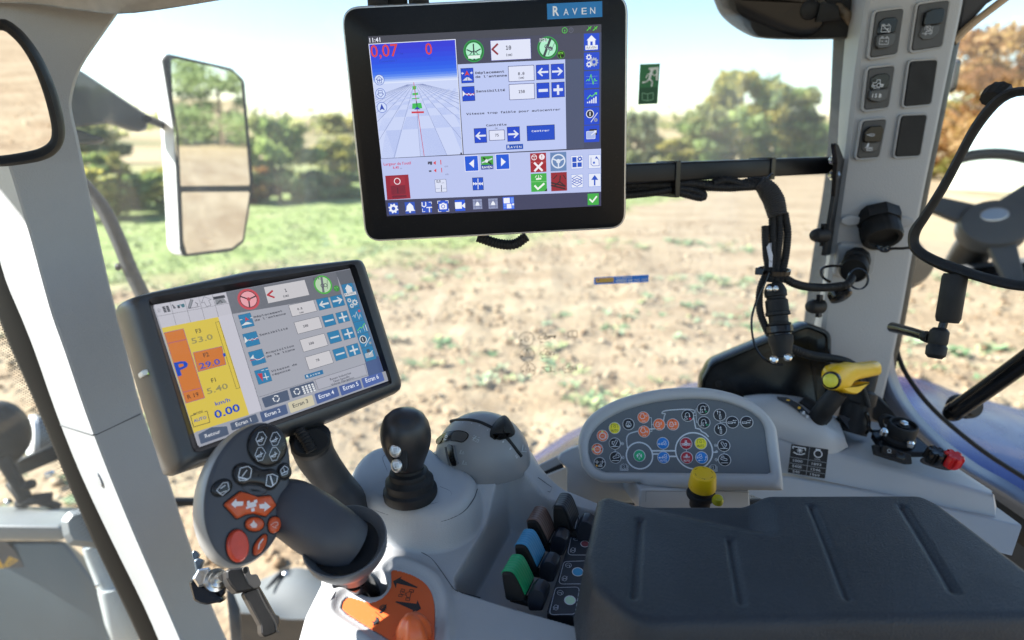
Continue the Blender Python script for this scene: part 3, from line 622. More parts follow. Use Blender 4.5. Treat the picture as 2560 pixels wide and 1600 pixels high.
# door mirror
mf=facing(*C9(1040,770),1.62,yaw=33,pit=2.3,roll=0)
wm=thing('wing_mirror','white and black two-glass outside mirror on a grey arm beyond the side window','mirror',mf.o)
ol=rnd(mf.uvs(C9,[(806,290),(835,268),(1150,340),(1213,400),(1258,900),(1212,1205),(1150,1250),(912,1278),(896,1235),(868,660)]),[.012,.012,.02,.02,.05,.02,.02,.012,.02,.03],6)
shell('housing',mf,ol,[(.030,-.085),(.008,-.07),(0,-.045),(0,-.004)],mat('mirror_white',(.74,.74,.74),.4,var=(9,.04)),wm,cap1=True)
shell('bezel',mf,ol,[(0,-.0035),(0,.002),(.003,.006),(.006,.006),(.008,.002)],BLACKM,wm)
for nm,pts in (('mirror_glass',[(846,297),(880,292),(1150,350),(1195,405),(1238,905),(1235,922),(890,925),(862,640)]),('mirror_glass',[(898,955),(1236,953),(1238,1060),(1205,1190),(1150,1232),(925,1262),(908,1200)])):
    l=rnd(mf.uvs(C9,pts),.006); shell(nm,mf,l,[(0,.0025),(0,.004)],MIRROR,wm)
af=facing(*C9(540,520),1.45,yaw=18,pit=0)
shell('arm',af,rnd(af.uvs(C9,[(330,395),(398,345),(690,540),(735,566),(742,600),(735,645),(695,658),(560,612),(330,640)]),.012),[(.012,-.07),(0,-.055),(0,-.006),(.006,0)],mat('arm_grey',(.085,.09,.095),.5,var=(14,.1)),wm)
shell('arm_cover',af,rnd(af.uvs(C9,[(330,625),(385,640),(533,690),(522,712),(450,722),(330,715)]),.008),[(.008,-.06),(0,-.05),(0,-.012),(.006,-.006)],mat('arm_grey2',(.07,.072,.07),.55),wm)
V,F=tubeVF([P(*C9(730,590),1.47),P(*C9(800,618),1.55),P(*C9(862,648),1.63)],.010,8); mk('arm_link',V,F,BLACKM,wm)
gr_=thing('grab_rail','dark weathered bent grab rail outside between left pillar and lower monitor','rail',P(*C9(720,1480),1.35))
V,F=tubeVF([P(*C9(x,y),1.35) for x,y in [(400,905),(450,960),(520,1050),(590,1195),(650,1345),(715,1480),(760,1600)]],.0150,14); mk('rail_tube',V,F,mat('rail_steel',(.03,.031,.03),.55,var=(40,.35)),gr_)
V,F=tubeVF([P(*C9(585,1320),1.345),P(*C9(588,1335),1.335)],.006,8); mk('rail_bolt',V,F,RUBBER,gr_)
# front fender seen below the grip
ff=thing('front_fender','dull grey front wheel fender outside below the control grip','fender',PY(*C16(900,900),1.7))
FEND=mat('fender_grey',(.10,.11,.11),.6,var=(5,.12),bump=('noise',60,.1)); FEND2=mat('fender_blue_grey',(.03,.04,.055),.5,var=(6,.15))
grid('fender_top',[[PY(*C16(x,y),Y_) for x,y in r_] for r_,Y_ in [([(440,500),(690,388),(900,298),(1080,290),(1290,385)],2.0),([(440,560),(690,500),(900,430),(1080,425),(1290,480)],1.86),([(440,650),(690,660),(900,690),(1080,700),(1290,700)],1.74),([(440,680),(690,700),(900,738),(1080,742),(1290,742)],1.71)]],FEND,ff,sub=5)
grid('fender_side',[[PY(*C16(x,y),Y_) for x,y in r_] for r_,Y_ in [([(430,681),(690,701),(900,739),(1080,743),(1320,743)],1.712),([(430,800),(690,810),(900,830),(1320,830)],1.74),([(430,1000),(690,1000),(900,1000),(1320,1000)],1.80)] for r_ in [r_ if len(r_)==4 else [r_[0],r_[1],r_[2],r_[4]]]],FEND2,ff,sub=4)
V,F=tubeVF([PY(*C16(x,y),Y_) for x,y,Y_ in [(735,468,1.83),(800,400,1.88),(860,340,1.93),(940,288,1.98)]],[.004,.008,.010,.004],8); mk('rubber_strip',V,F,RUBBER,ff)
lathe('fender_bolt',PY(*C16(905,340),1.93),(0,-.6,.8),[(.010,0),(.010,.006),(.006,.009)],CHROME,ff,seg=12)
wp=thing('wiper_blade','narrow dark blade hanging outside behind the window latch','blade',PY(*C16(440,900),1.25))
V=[PY(*C16(x,y),Y_) for Y_ in (1.22,1.25) for x,y in [(375,470),(440,500),(500,650),(520,960),(420,960),(395,700)]]
mk('blade_strip',V,[(0,1,2,3,4,5),(11,10,9,8,7,6)]+[(i,(i+1)%6,6+(i+1)%6,6+i) for i in range(6)],mat('blade_blue',(.05,.065,.08),.35,var=(25,.3)),wp,bev=(.003,2))
# bonnet and step seen through the front corner glass
bo=thing('side_tank','blue-grey side tank with a grey top rail beyond the front corner window','tank',PY(*N4(200,1500),1.5))
TK=mat('tank_grey',(.085,.11,.125),.42,var=(5,.08))
V=[PY(*N4(x,y),Y_) for x,y,Y_ in [(-300,905,1.45),(400,905,1.45),(600,1180,1.42),(720,1700,1.38),(-300,1700,1.38),(-300,905,1.9),(400,905,1.9),(720,1180,1.9),(820,1700,1.9),(-300,1700,1.9)]]
mk('tank_body',V,[(4,3,2,1,0),(5,6,7,8,9),(0,1,6,5),(1,2,7,6),(2,3,8,7)],TK,bo,bev=(.02,3))
V=[PY(*N4(x,y),Y_) for x,y,Y_ in [(-300,808,1.36),(372,818,1.36),(395,905,1.36),(-300,905,1.36),(-300,690,1.62),(480,700,1.62),(520,820,1.62),(-300,820,1.62)]]
mk('top_rail',V,[(3,2,1,0),(4,5,6,7),(0,1,5,4),(2,3,7,6),(1,2,6,5)],mat('rail_grey',(.19,.205,.21),.45,var=(6,.08)),bo,bev=(.010,3))
q_=facing(*N4(470,830),1.34,yaw=0)
shell('corner_block',q_,rnd(q_.uvs(N4,[(368,790),(420,725),(560,690),(640,760),(640,960),(420,935),(385,880)]),.012),[(.01,-.10),(0,-.09),(0,-.015),(.012,0)],mat('rail_grey',(.30,.315,.315)),bo)
pp=thing('drop_pipe','pale grey jointed pipe running down beside the front corner window','pipe',PY(*N4(760,1500),1.35))
lathe('pipe_sleeve',PY(*N4(560,930),1.37),PY(*N4(660,1170),1.36)-PY(*N4(560,930),1.37),[(.022,0),(.024,.02),(.027,.16),(.03,.165),(.03,.18)],mat('pipe_grey',(.42,.45,.45),.5,var=(9,.06)),pp,seg=20)
lathe('pipe_body',PY(*N4(690,1175),1.36),PY(*N4(740,1390),1.35)-PY(*N4(690,1175),1.36),[(.034,0),(.036,.01),(.036,.10),(.031,.145),(.028,.15)],mat('pipe_grey',(.42,.45,.45)),pp,seg=20)
lathe('pipe_body',PY(*N4(770,1395),1.35),PY(*N4(800,1700),1.35)-PY(*N4(770,1395),1.35),[(.024,0),(.024,.25)],mat('pipe_grey',(.42,.45,.45)),pp,seg=20)
for q in ((597,1175),(672,1388)): lathe('pipe_screw',PY(*N4(*q),1.33),(0,-1,0),[(.005,0),(.005,.004),(.003,.006)],CHROME,pp,seg=10)
wsf=Fr(PY(*N4(60,1050),1.44),A([1.,0,0]),A([0,.09,1.]))
ws=thing('warning_sticker','dark warning sticker with yellow triangles on the side tank','sticker',wsf.o)
a=Art(wsf,N4,w0=.004); a.poly([(-200,900),(40,905),(95,960),(172,1088),(20,1190),(-200,1300)],'#44464c'); a.poly([(-120,1120),(0,1010),(85,1145),(-10,1205)],'#c99a2c'); a.poly([(30,1050),(62,995),(122,1022),(48,1066)],'#b9923a'); a.line([(55,1045),(95,1022)],6,'#44464c'); a.line([(-30,1090),(40,1150)],14,'#35363a'); a.build('printed_sheet',ws)
lm=thing('work_lamp','round black lamp housing outside left of the front corner window','lamp',PY(*N4(0,330),1.55))
lathe('lamp_shell',PY(*N4(-15,260),1.62),nrm([.25,-.9,.1]),[(.05,-.05),(.074,-.03),(.078,0),(.074,.02),(.05,.05),(.02,.058)],RUBBER,lm,seg=32,sq=1.25)
V,F=tubeVF([PY(*N4(x,y),1.58) for x,y in [(10,390),(60,480),(110,560),(150,640)]],.018,10); mk('lamp_stem',V,F,RUBBER,lm)
l2=thing('head_lamp','chrome-ringed lamp outside partly behind the dotted glass border','lamp',PY(*N4(230,330),1.7))
lathe('lamp_shell',PY(*N4(215,275),1.75),nrm([-.6,-.6,.2]),[(.03,-.05),(.06,-.03),(.066,0)],mat('rail_grey',(.30,.315,.315)),l2,seg=28)
V,F=latheVF(PY(*N4(205,275),1.74),nrm([-.6,-.6,.2]),[(.058,0),(.068,-.004),(.068,.008),(.060,.012),(.056,.006)],28); mk('lamp_ring',V,F,mat('mirror_white',(.74,.74,.74)),l2)
f_=Fr(PY(*N4(180,440),1.65),nrm([.9,0,.38]),A([-.38,0,.9]))
V,F=boxVF(f_,-.09,.10,-.022,.022,-.04,0); mk('lamp_bracket',V,F,RUBBER,l2,bev=(.003,2))
jb=thing('hose_joint','black hose joint and fittings outside above the tank rail','joint',PY(*N4(180,690),1.6))
mb=MB()
for (x0,y0,x1,y1,r_) in ((110,600,200,560,.014),(120,680,320,640,.016),(170,655,360,700,.012),(60,560,150,690,.012)):
    V,F=tubeVF([PY(*N4(x0,y0),1.6),PY(*N4((x0+x1)/2,(y0+y1)/2-8),1.58),PY(*N4(x1,y1),1.6)],r_,8); mb.add(V,F,RUBBER)
for q in ((60,665),(320,495),(305,500)): V,F=latheVF(PY(*N4(*q),1.57),(0,-1,.2),[(.009,0),(.009,.012),(.005,.016)],10); mb.add(V,F,CHROME)
mb.build('hose_fittings',jb)
# blue rear fender
rfd=thing('rear_fender','glossy blue rear fender outside below the windows','fender',PY(2300,1250,1.4))
grid('fender_skin',[[PY(x,y,Y_) for x,y in r_] for r_,Y_ in [
 ([(1318,1150),(1383,1106),(1457,1064),(1690,969),(1800,948),(2030,925),(2252,940),(2335,958),(2404,984),(2600,1035)],2.0),
 ([(1312,1165),(1383,1122),(1457,1080),(1690,990),(1800,965),(2030,945),(2252,975),(2335,1000),(2404,1028),(2600,1085)],1.78),
 ([(1312,1180),(1383,1145),(1457,1105),(1690,1040),(1800,1020),(2030,1000),(2252,1060),(2335,1090),(2404,1120),(2600,1190)],1.52),
 ([(1312,1200),(1383,1172),(1457,1150),(1690,1120),(1800,1100),(2030,1100),(2252,1160),(2335,1190),(2404,1220),(2600,1300)],1.40)]],BLUEP,rfd,sub=5)
wl=thing('tractor_wheel','big black rear tyre outside below the blue fender','wheel',PY(2100,1400,2.0))
lathe('tyre',(1.15,1.55,EYE-1.7),(0,1,0),[(.45,0),(.72,0),(.80,.06),(.80,.38),(.72,.45),(.45,.45)],RUBBER,wl,seg=48,fn=lambda t,h,k:1+(.025 if (k in(2,3) and int(t/(2*math.pi)*48)%2) else 0))
lathe('rim',(1.15,1.57,EYE-1.7),(0,1,0),[(.10,.06),(.38,.08),(.45,.01),(.45,.38)],mat('rim_paint',(.6,.6,.58),.4),wl,seg=40)
# black corner cover at the pillar foot
cf=facing(1850,930,1.02,yaw=8,pit=8)
cc=thing('corner_cover','glossy black moulded corner cover at the foot of the rear pillar','cover',cf.o)
cl_=rnd(cf.uvs(lambda x,y:(x,y),[(1748,985),(1750,950),(1775,905),(1917,846),(2020,806),(2080,830),(2080,1060),(1760,1060)]),[.01,.03,.03,.08,.02,.02,.02,.01],8)
shell('cover_shell',cf,cl_,[(0,-.05),(0,-.004),(.003,.001),(.006,.001),(.009,-.005),(.02,-.006)],BLACKG,cc)
lathe('cover_screw',cf.at(*cf.uv(*C5(1525,85)),-.006),cf.n,[(.006,0),(.006,.001),(.002,.003)],BLACKM,cc,seg=14)
# ================================================================ INTERIOR MIRRORS
def frame_mirror(name,label,fr,conv,outer,inner,at):
    t=thing(name,label,'mirror',at); o=cr(fr.uvs(conv,outer),4,True); i=cr(fr.uvs(conv,inner),4,True); c=i.mean(0); o=polar(o,c,140); i=polar(i,c,140); L_=lambda k:o*(1-k)+i*k
    loft2('frame',fr,[(L_(.25),-.022),(L_(.02),-.012),(o,-.002),(L_(.12),.007),(L_(.4),.012),(L_(.7),.010),(L_(.95),.004),(i,.0),(L_(1.03),-.003)],BLACKM,t,cap1=False)
    loft2('mirror_glass',fr,[(L_(1.0),-.004),(L_(1.0),-.001)],MIRROR,t); return t
rmf=facing(*N2(620,700),.74,yaw=-7,pit=2.5)
rm=frame_mirror('interior_mirror','black-rimmed interior mirror at the right edge reflecting the steering wheel',rmf,N2,
 [(840,76),(740,95),(650,160),(560,280),(480,430),(400,580),(300,740),(240,820),(228,880),(245,940),(310,995),(420,1050),(560,1090),(700,1130),(840,1152),(1020,1150),(1110,1000),(1130,600),(1100,200),(1000,90)],
 [(840,124),(760,143),(690,200),(600,318),(520,460),(440,610),(340,770),(297,838),(287,888),(310,925),(380,965),(480,1003),(620,1050),(760,1085),(840,1097),(980,1095),(1055,980),(1075,600),(1050,230),(970,138)],rmf.o)
lathe('stalk_sleeve',P(*N2(480,1060),.77),P(*N2(455,1210),.775)-P(*N2(480,1060),.77),[(.012,0),(.0137,.004),(.0137,.055),(.012,.060)],BLACKM,rm,seg=20)
V,F=tubeVF([P(*N2(455,1200),.775),P(*N2(430,1280),.778),P(*N2(402,1370),.78)],.0048,10,smooth=False); mk('stalk_rod',V,F,BLACKG,rm)
lathe('ball_joint',P(*N2(400,1345),.78),P(*N2(382,1445),.78)-P(*N2(400,1345),.78),[(.0075,0),(.0108,.004),(.0110,.018),(.0098,.021),(.0116,.024),(.0112,.034),(.0075,.038)],BLACKM,rm,seg=16)
V,F=tubeVF([P(*N2(150,1340),.90),P(*N2(250,1365),.84),P(*N2(350,1395),.785)],[.0075,.0065,.006],12,smooth=False); mk('stalk_arm',V,F,BLACKG,rm)
lathe('arm_nut',P(*N2(318,1388),.80),P(*N2(350,1395),.785)-P(*N2(318,1388),.80),[(.007,0),(.0075,.003),(.0075,.010),(.006,.012)],BLACKM,rm,seg=8)
lathe('adjuster_knob',P(*N2(690,120),.745),P(*N2(745,70),.75)-P(*N2(690,120),.745),[(.012,-.01),(.0145,.002),(.0145,.010),(.011,.014)],BLACKM,rm,seg=20,fn=lambda t,h,k:1+.05*math.cos(t*10),sq=.8)
lmf=facing(*C9(100,460),.60,yaw=-7,pit=3)
lm_=frame_mirror('interior_mirror','black-rimmed interior mirror at the left edge reflecting field and hedge',lmf,C9,
 [(0,93),(60,115),(130,180),(200,280),(262,410),(303,540),(321,650),(310,722),(270,772),(200,803),(90,822),(0,830),(-120,825),(-200,740),(-230,400),(-150,130)],
 [(0,150),(50,175),(110,240),(168,340),(214,460),(244,570),(257,650),(246,702),(200,736),(120,757),(0,775),(-100,775),(-150,700),(-175,400),(-110,180)],lmf.o)
V,F=tubeVF([lmf.at(-.12,0,-.02),lmf.at(-.14,.05,-.05),lmf.at(-.16,.12,-.09)],.008,8); mk('stalk_rod',V,F,BLACKG,lm_)
# steering wheel, standing forward of the seat; the right mirror shows it
def mirrored(p,fr): p=A(p); return p-2*np.dot(p-fr.o,fr.n)*fr.n
wc=mirrored(P(*N2(690,770),1.80),rmf); wn=mirrored(P(*N2(690,770),1.80)+A([-.30,-.72,.62]),rmf)-wc
swl=thing('steering_wheel','dark grey steering wheel with an oval emblem, seen in the right interior mirror','steering wheel',wc)
WG=mat('wheel_grey',(.085,.09,.098),.5,bump=('noise',700,.2)); su,sv,sn=basis(wn); su=nrm(mirrored(P(*N2(690,770),1.80)+A([1,0,0]),rmf)-wc); su=nrm(su-sn*np.dot(su,sn)); sv=np.cross(sn,su)
if sv[2]<0: su,sv=-su,-sv
V,F=tubeVF([wc+(su*math.cos(t)+sv*math.sin(t))*.225+sn*.0 for t in np.linspace(0,2*math.pi,41)],.017,12,n=2); mk('wheel_rim',V,F,WG,swl)
wfr=Fr(wc,su,sv)
for t in (math.radians(35),math.radians(145),math.radians(270)):
    d=A([math.cos(t),math.sin(t)]); n_=A([-d[1],d[0]])
    shell('spoke',wfr,[d*.055+n_*.038,d*.215+n_*.02,d*.215-n_*.02,d*.055-n_*.038],[(0,-.03),(0,-.016),(.003,-.012)],WG,swl)
shell('hub_cover',wfr,ell(0,-.01,.092,.078,40),[(0,-.05),(0,-.012),(.006,0),(.02,.004)],WG,swl)
shell('emblem',wfr,ell(0,.012,.036,.022,28),dome(.003,.006,.003),SILVER,swl)
V,F=tubeVF([wc-sn*.03,wc-sn*.25,wc-sn*.5+A([0,0,-.15])],[.05,.055,.07],16); mk('steering_column',V,F,BLACKM,swl)
da=thing('dashboard','dark grey instrument hood behind the steering wheel, seen only in the right mirror','dashboard',wc-sn*.2)
shell('hood',Fr(wc-sn*.13-sv*.03,su,sv),rnd([(-.20,-.34),(.20,-.34),(.20,-.10),(.12,-.03),(-.12,-.03),(-.20,-.10)],.05,6),[(.03,-.30),(0,-.25),(0,-.03),(.03,0)],mat('dash_grey',(.07,.075,.082),.5,var=(6,.15)),da)
shell('instrument_cluster',Fr(wc-sn*.129-sv*.03,su,sv),rnd([(-.11,-.16),(.11,-.16),(.10,-.06),(-.10,-.06)],.02,5),slab(.004),BLACKG,da)
# ================================================================ OVERHEAD VISOR, MOUNTS, RAIL
vf=facing(*N5(700,120),1.0,yaw=0)
vi=thing('overhead_housing','black overhead lamp housing hanging at the top right beside the rear pillar','housing',vf.o)
vl=cr(vf.uvs(N5,[(80,-60),(95,40),(150,140),(250,228),(380,303),(500,333),(800,345),(1180,340),(1295,335),(1330,260),(1330,60),(1250,-90),(700,-160),(200,-150)]),4,True)
shell('housing_shell',vf,vl,[(0,-.12),(0,-.01),(.003,-.002),(.01,.001)],BLACKM,vi)
il=cr(vf.uvs(N5,[(130,-50),(150,30),(190,75),(440,185),(600,250),(730,300),(860,320),(960,290),(1030,210),(1060,60),(1000,-90),(600,-140),(250,-130)]),4,True)
shell('lamp_face',vf,il,[(0,.001),(0,.005),(.004,.007),(.02,.0065)],BLACKG,vi)
lathe('turn_knob',vf.at(*vf.uv(*N5(915,85)),.006),vf.n,dome(.012,.004)and[(.0145,0),(.0145,.006),(.013,.010),(.008,.013)],BLACKM,vi,seg=24)
shell('latch_block',vf,vf.uvs(N5,[(1000,30),(1045,20),(1150,50),(1170,165),(965,190)]),slab(.02,.002,.006),BLACKM,vi)
V,F=tubeVF([P(*N5(1120,10),.98),P(*N5(1190,90),.97),P(*N5(1250,150),.97),P(*N5(1290,250),.985)],.007,10); mk('cable_stub',V,F,mat('bronze_hose',(.16,.12,.08),.5,var=(60,.4)),vi)
V,F=boxVF(Fr(vf.at(0,.05,-.06),RT,A([0,0,1.])),-.03,.03,0,.42,-.02,.02); mk('hanger',V,F,STEELB,vi,bev=(.003,2))
mm=thing('roof_bracket','black bracket posts above the upper monitor at the top edge','bracket',P(*C1(330,-60),.70))
for (x,y,r_) in ((255,22,.0085),(505,8,.0085)):
    lathe('bracket_foot',P(*C1(x,y),.70),(0,0,1),[(r_,-.006),(r_*1.35,-.002),(r_*1.35,.004),(r_,.008),(r_,.36)],RUBBER,mm,seg=16)
V,F=boxVF(facing(*C1(350,10),.71),-.008,.016,-.004,.36,-.01,0); mk('bracket_plate',V,F,STEELB,mm,bev=(.002,2))
# rail
bf=Fr(P(*C7(700,160),.90),P(*C7(1310,128),.955)-P(*C7(20,182),.83),A([0,.05,1.]))
ra=thing('monitor_rail','black square steel rail running from the rear pillar behind the upper monitor','rail',bf.o)
hh=np.linalg.norm(bf.uv(*C7(700,213))-bf.uv(*C7(700,98)))/2; e0=bf.uv(*C7(-700,200))[0]; e1=bf.uv(*C7(1345,125))[0]
V,F=boxVF(bf,e0,e1,-hh,hh,-.045,0); mk('square_bar',V,F,STEELB,ra,bev=(.003,3))
pf=Fr(P(*C7(1350,250),.955),nrm([.55,.8,0]),A([0,0,1.]))
shell('end_plate',pf,rnd(pf.uvs(C7,[(1330,-10),(1352,2),(1388,95),(1388,330),(1300,700),(1268,705),(1330,330),(1345,120)]),.004),[(0,-.006),(0,-.001),(.001,0)],STEELB,ra)
for (x,y) in ((1322,100),(1318,195)):
    lathe('plate_bolt',P(*C7(x+14,y),.945),nrm([-.8,-.5,0]),[(.0085,0),(.0085,.006),(.006,.006),(.005,.013),(.003,.015)],CHROME,ra,seg=6,ang=30)
for (x,y) in ((1225,572),(1198,1020)):
    b=thing('rubber_bumper',['upper round black rubber bumper on the end plate left of the big socket cap','lower round black rubber bumper left of the rear pillar below the plug'][0 if y<800 else 1],'bumper',P(*C7(x,y),.96),'rubber bumpers at the rear pillar')
    c=P(*C7(x+40,y+2),.965); ax_=P(*C7(x-55,y+4),.945)-c
    lathe('bumper_tip',c,ax_,[(.0112,0),(.0112,.010),(.0108,.020),(.0085,.027),(.004,.030)],BLACKM,b,seg=20)
    f_=Fr(P(*C7(x+47,y),.967),nrm([.6,.8,0]),A([0,0,1.])); shell('bumper_plate',f_,rnd(f_.uvs(C7,[(x+38,y-70),(x+58,y-70),(x+50,y+70),(x+28,y+75)]),.003),[(0,-.005),(0,0)],STEELB,b)
# cables
cb=thing('cable_bundle','bundle of black corrugated conduits strapped under the rail and hanging down','cables',P(*C7(950,1200),.88))
dC=.885
def cp(pts,d=dC,dd=0): return [P(*C7(x,y),d+dd*i) for i,(x,y) in enumerate(pts)]
for pts,r_,dd in (([(-420,300),(-200,300),(0,296),(150,280),(300,262),(500,262),(700,265),(820,243),(900,255),(950,330)],.0082,0),([(-420,330),(-150,330),(60,318),(220,300),(330,282),(430,292),(500,320),(480,336),(400,318),(300,290)],.0060,0),([(560,250),(640,228),(720,246),(800,262),(880,250)],.0062,0),([(-400,280),(0,262),(250,258),(420,250),(600,272),(760,270),(860,262)],.006,0)):
    V,F=tubeVF(cp(pts,dC-.004*(r_<.007)),r_,10,rib=(.0034,.10)); mk('conduit',V,F,BLACKM,cb)
V,F=tubeVF(cp([(850,240),(895,280),(940,350),(968,450)],dC-.006),[.0105,.0145,.0150,.0135],18,rib=(.0030,.06)); mk('braided_sleeve',V,F,mat('braid',(.02,.02,.022),.6,bump=('vor',700,1.0)),cb)
for pts in ([(935,440),(936,560),(938,700),(930,790),(920,870)],[(972,440),(980,560),(968,680),(960,790),(958,880)],[(1012,435),(1030,560),(1018,700),(1000,790),(985,870)],[(889,516),(890,600),(896,700),(905,790),(868,880),(852,960),(858,1060),(890,1150),(918,1205)]):
    V,F=tubeVF(cp(pts),.0058 if pts[0][0]!=889 else .0054,10,rib=(.0036,.13)); mk('conduit',V,F,BLACKM,cb)
V,F=tubeVF([P(*C7(x,y),d) for x,y,d in [(990,795,.885),(1030,855,.885),(1120,893,.89),(1250,905,.90),(1360,895,.905),(1405,885,.905),(1428,858,.918),(1434,842,.935)]],.0062,10,rib=(.0036,.12)); mk('conduit',V,F,BLACKM,cb)
for (x,y,w,h) in ((338,190,18,200),(935,145,20,140)):
    f_=bf; c=bf.uv(*C7(x,160)); V,F=boxVF(bf,c[0]-.0042,c[0]+.0042,-hh-.022 if w==18 else -hh-.004,hh+.002,-.047,.0022); mk('cable_tie',V,F,BLACKG,cb,bev=(.0008,1))
V,F=tubeVF([P(*C7(x,y),.872) for x,y in [(862,268),(890,235),(925,195),(940,188)]],.0016,6); mk('cable_tie',V,F,BLACKG,cb)
V,F=hoopVF(P(*C7(945,800),dC),A([0,0,1.]),[(.0205,-.003),(.022,-.003),(.022,.003),(.0205,.003)],24); mk('cable_tie',V,F,BLACKG,cb)
f_=facing(*C7(850,802),.868); V,F=boxVF(f_,-.005,.006,-.005,.005,-.01,0); mk('tie_head',V,F,BLACKG,cb,bev=(.001,1))
f_=facing(*C7(920,700),.873,roll=-4); a=Art(f_,C7,w0=0); a.poly([(898,650),(915,625),(932,680),(938,700),(934,775),(912,775),(914,730)],'#c9ccd6'); a.poly([(915,625),(930,622),(930,678)],'#8d909c'); a.text(917,745,14,'9G','#303038'); a.build('paper_tag',cb)
pc=thing('inline_connector','black ribbed multi-pin connector hanging at the end of the cables','connector',P(*C7(1000,1350),.88))
c0=P(*C7(948,880),.883); c1_=P(*C7(1000,1345),.872); Lc=np.linalg.norm(c1_-c0); q=.000222
lathe('connector_body',c0,c1_-c0,[(.010,0),(.0125,.004),(.0150,.010),(.0150,.018),(.0128,.019),(.0128,.022),(.0152,.024),(.0152,Lc*.38),(.0164,Lc*.39),(.0164,Lc*.43),(.0130,Lc*.44),(.0130,Lc*.53),(.0158,Lc*.54),(.0158,Lc*.56),(.0145,Lc*.57)],BLACKM,pc,seg=32,fn=lambda t,h,k:1+(.05 if k in(7,8,9) and int(t/(2*math.pi)*32)%4==0 else 0))
lathe('locking_ring',c0,c1_-c0,[(.0145,Lc*.57),(.0172,Lc*.58),(.0172,Lc*.66),(.0150,Lc*.68),(.0150,Lc*.70)],BLACKG,pc,seg=36,fn=lambda t,h,k:1+(.05 if k in(1,2) and int(t/(2*math.pi)*36)%3==0 else 0))
lathe('back_shell',c0,c1_-c0,[(.0150,Lc*.70),(.0163,Lc*.71),(.0163,Lc*.80),(.0140,Lc*.86),(.0128,Lc*.97),(.0150,Lc*.975),(.0150,Lc)],BLACKM,pc,seg=32,fn=lambda t,h,k:1+(.05 if k in(1,2) and int(t/(2*math.pi)*32)%4==0 else 0))
for (x,y) in ((945,1358),(1032,1345)): lathe('clamp_screw',P(*C7(x,y),.858),facing(*C7(x,y),.858).n,[(.0055,-.006),(.0055,.002),(.003,.004)],CHROME,pc,seg=12)
for (x,y) in ((915,912),(955,910)): lathe('clamp_screw',P(*C7(x,y),.866),facing(*C7(x,y),.866).n,[(.004,-.004),(.004,.002),(.002,.003)],CHROME,pc,seg=10)
V,F=tubeVF([P(*C7(x,y),.865) for x,y in [(912,810),(885,880),(845,960),(808,1080),(806,1180),(830,1280),(880,1350),(940,1382),(1000,1390)]],.0017,6); mk('tether_cord',V,F,BLACKG,pc)
V,F=tubeVF([P(*C7(x,y),d) for x,y,d in [(1010,1270,.885),(1080,1298,.885),(1180,1332,.90),(1300,1350,.915),(1400,1372,.93),(1460,1412,.95),(1500,1500,.96)]],.0064,10,rib=(.0036,.12)); mk('conduit',V,F,BLACKM,pc)
# plug on the pillar
pg=thing('pillar_plug','black plug pushed into the rear pillar with a corrugated cable entering it','plug',P(*C7(1440,820),.95))
c0=P(*C7(1468,725),.985); c1_=P(*C7(1430,850),.925)
lathe('plug_body',c0,c1_-c0,[(.012,-.02),(.0180,-.004),(.0190,0),(.0190,.016),(.0165,.018),(.0165,.034),(.0205,.036),(.0205,.046),(.018,.05),(.018,.044)],BLACKM,pg,seg=30,fn=lambda t,h,k:1+(.045 if k in(1,2,3) and int(t/(2*math.pi)*30)%3==0 else 0))
V,F=tubeVF([P(*C7(x,y),.94) for x,y in [(1375,770),(1300,768),(1250,785),(1243,820),(1265,850),(1300,870)]],.0019,6); mk('tether_cord',V,F,BLACKG,pg)
V,F=hoopVF(P(*C7(1472,850),.93),nrm([.1,-.8,.3]),[(.0145,0),(.0165,0),(.0165,.003),(.0145,.003)],24); mk('tether_ring',V,F,BLACKG,pg)
lathe('dust_cap',P(*C7(1345,925),.945),nrm([.2,-.7,-.6]),[(.0155,0),(.0165,.003),(.0165,.012),(.012,.014)],BLACKG,pg,seg=20)
f_=Fr(PY(*C7(1460,720),.984),A([1.,0,0]),A([0,0,1.])); shell('backing_pad',f_,rnd(f_.uvs(C7,[(1350,640),(1370,620),(1580,625),(1598,650),(1570,830),(1320,840)]),.01),[(0,-.012),(0,-.001),(.002,.001)],PLASTIC2,pg)
sc_=thing('socket_cap','large black ribbed screw cap on an octagonal flange on the rear pillar','cap',P(*C8(905,1220),.95))
c0=P(*C8(912,1160),.985); ax_=nrm([-.06,-.68,-.62])
lathe('flange',c0,ax_,[(.0345,-.010),(.0345,.004),(.032,.009)],BLACKM,sc_,seg=8,ang=25)
lathe('ribbed_cap',c0,ax_,[(.027,.008),(.0285,.011),(.0285,.033),(.0265,.037),(.021,.037),(.019,.030)],BLACKM,sc_,seg=72,fn=lambda t,h,k:1+(.035 if k in(1,2) and int(t/(2*math.pi)*72)%3==0 else 0))
V,F=tubeVF([P(*C8(x,y),.945) for x,y in [(905,1290),(930,1315),(960,1318),(985,1306),(1040,1304),(1080,1300)]],.0022,6); mk('tether_cord',V,F,BLACKG,sc_)
for i,(x,y) in enumerate(((925,1302),(945,1310),(962,1304))): 
    V,F=tubeVF([P(*C8(x+12*math.cos(t),y+9*math.sin(t)),.944) for t in np.linspace(0,6.28,9)],.0016,5); mk('chain_link',V,F,BLACKG,sc_)
for q in ((770,1158),(1048,1165)): f_=Fr(PY(*C8(*q),.985),A([1.,0,0]),A([0,0,1.])); shell('cover_boss',f_,ell(0,0,.016,.0085,20),dome(.002,.003),PLASTIC2,sc_)
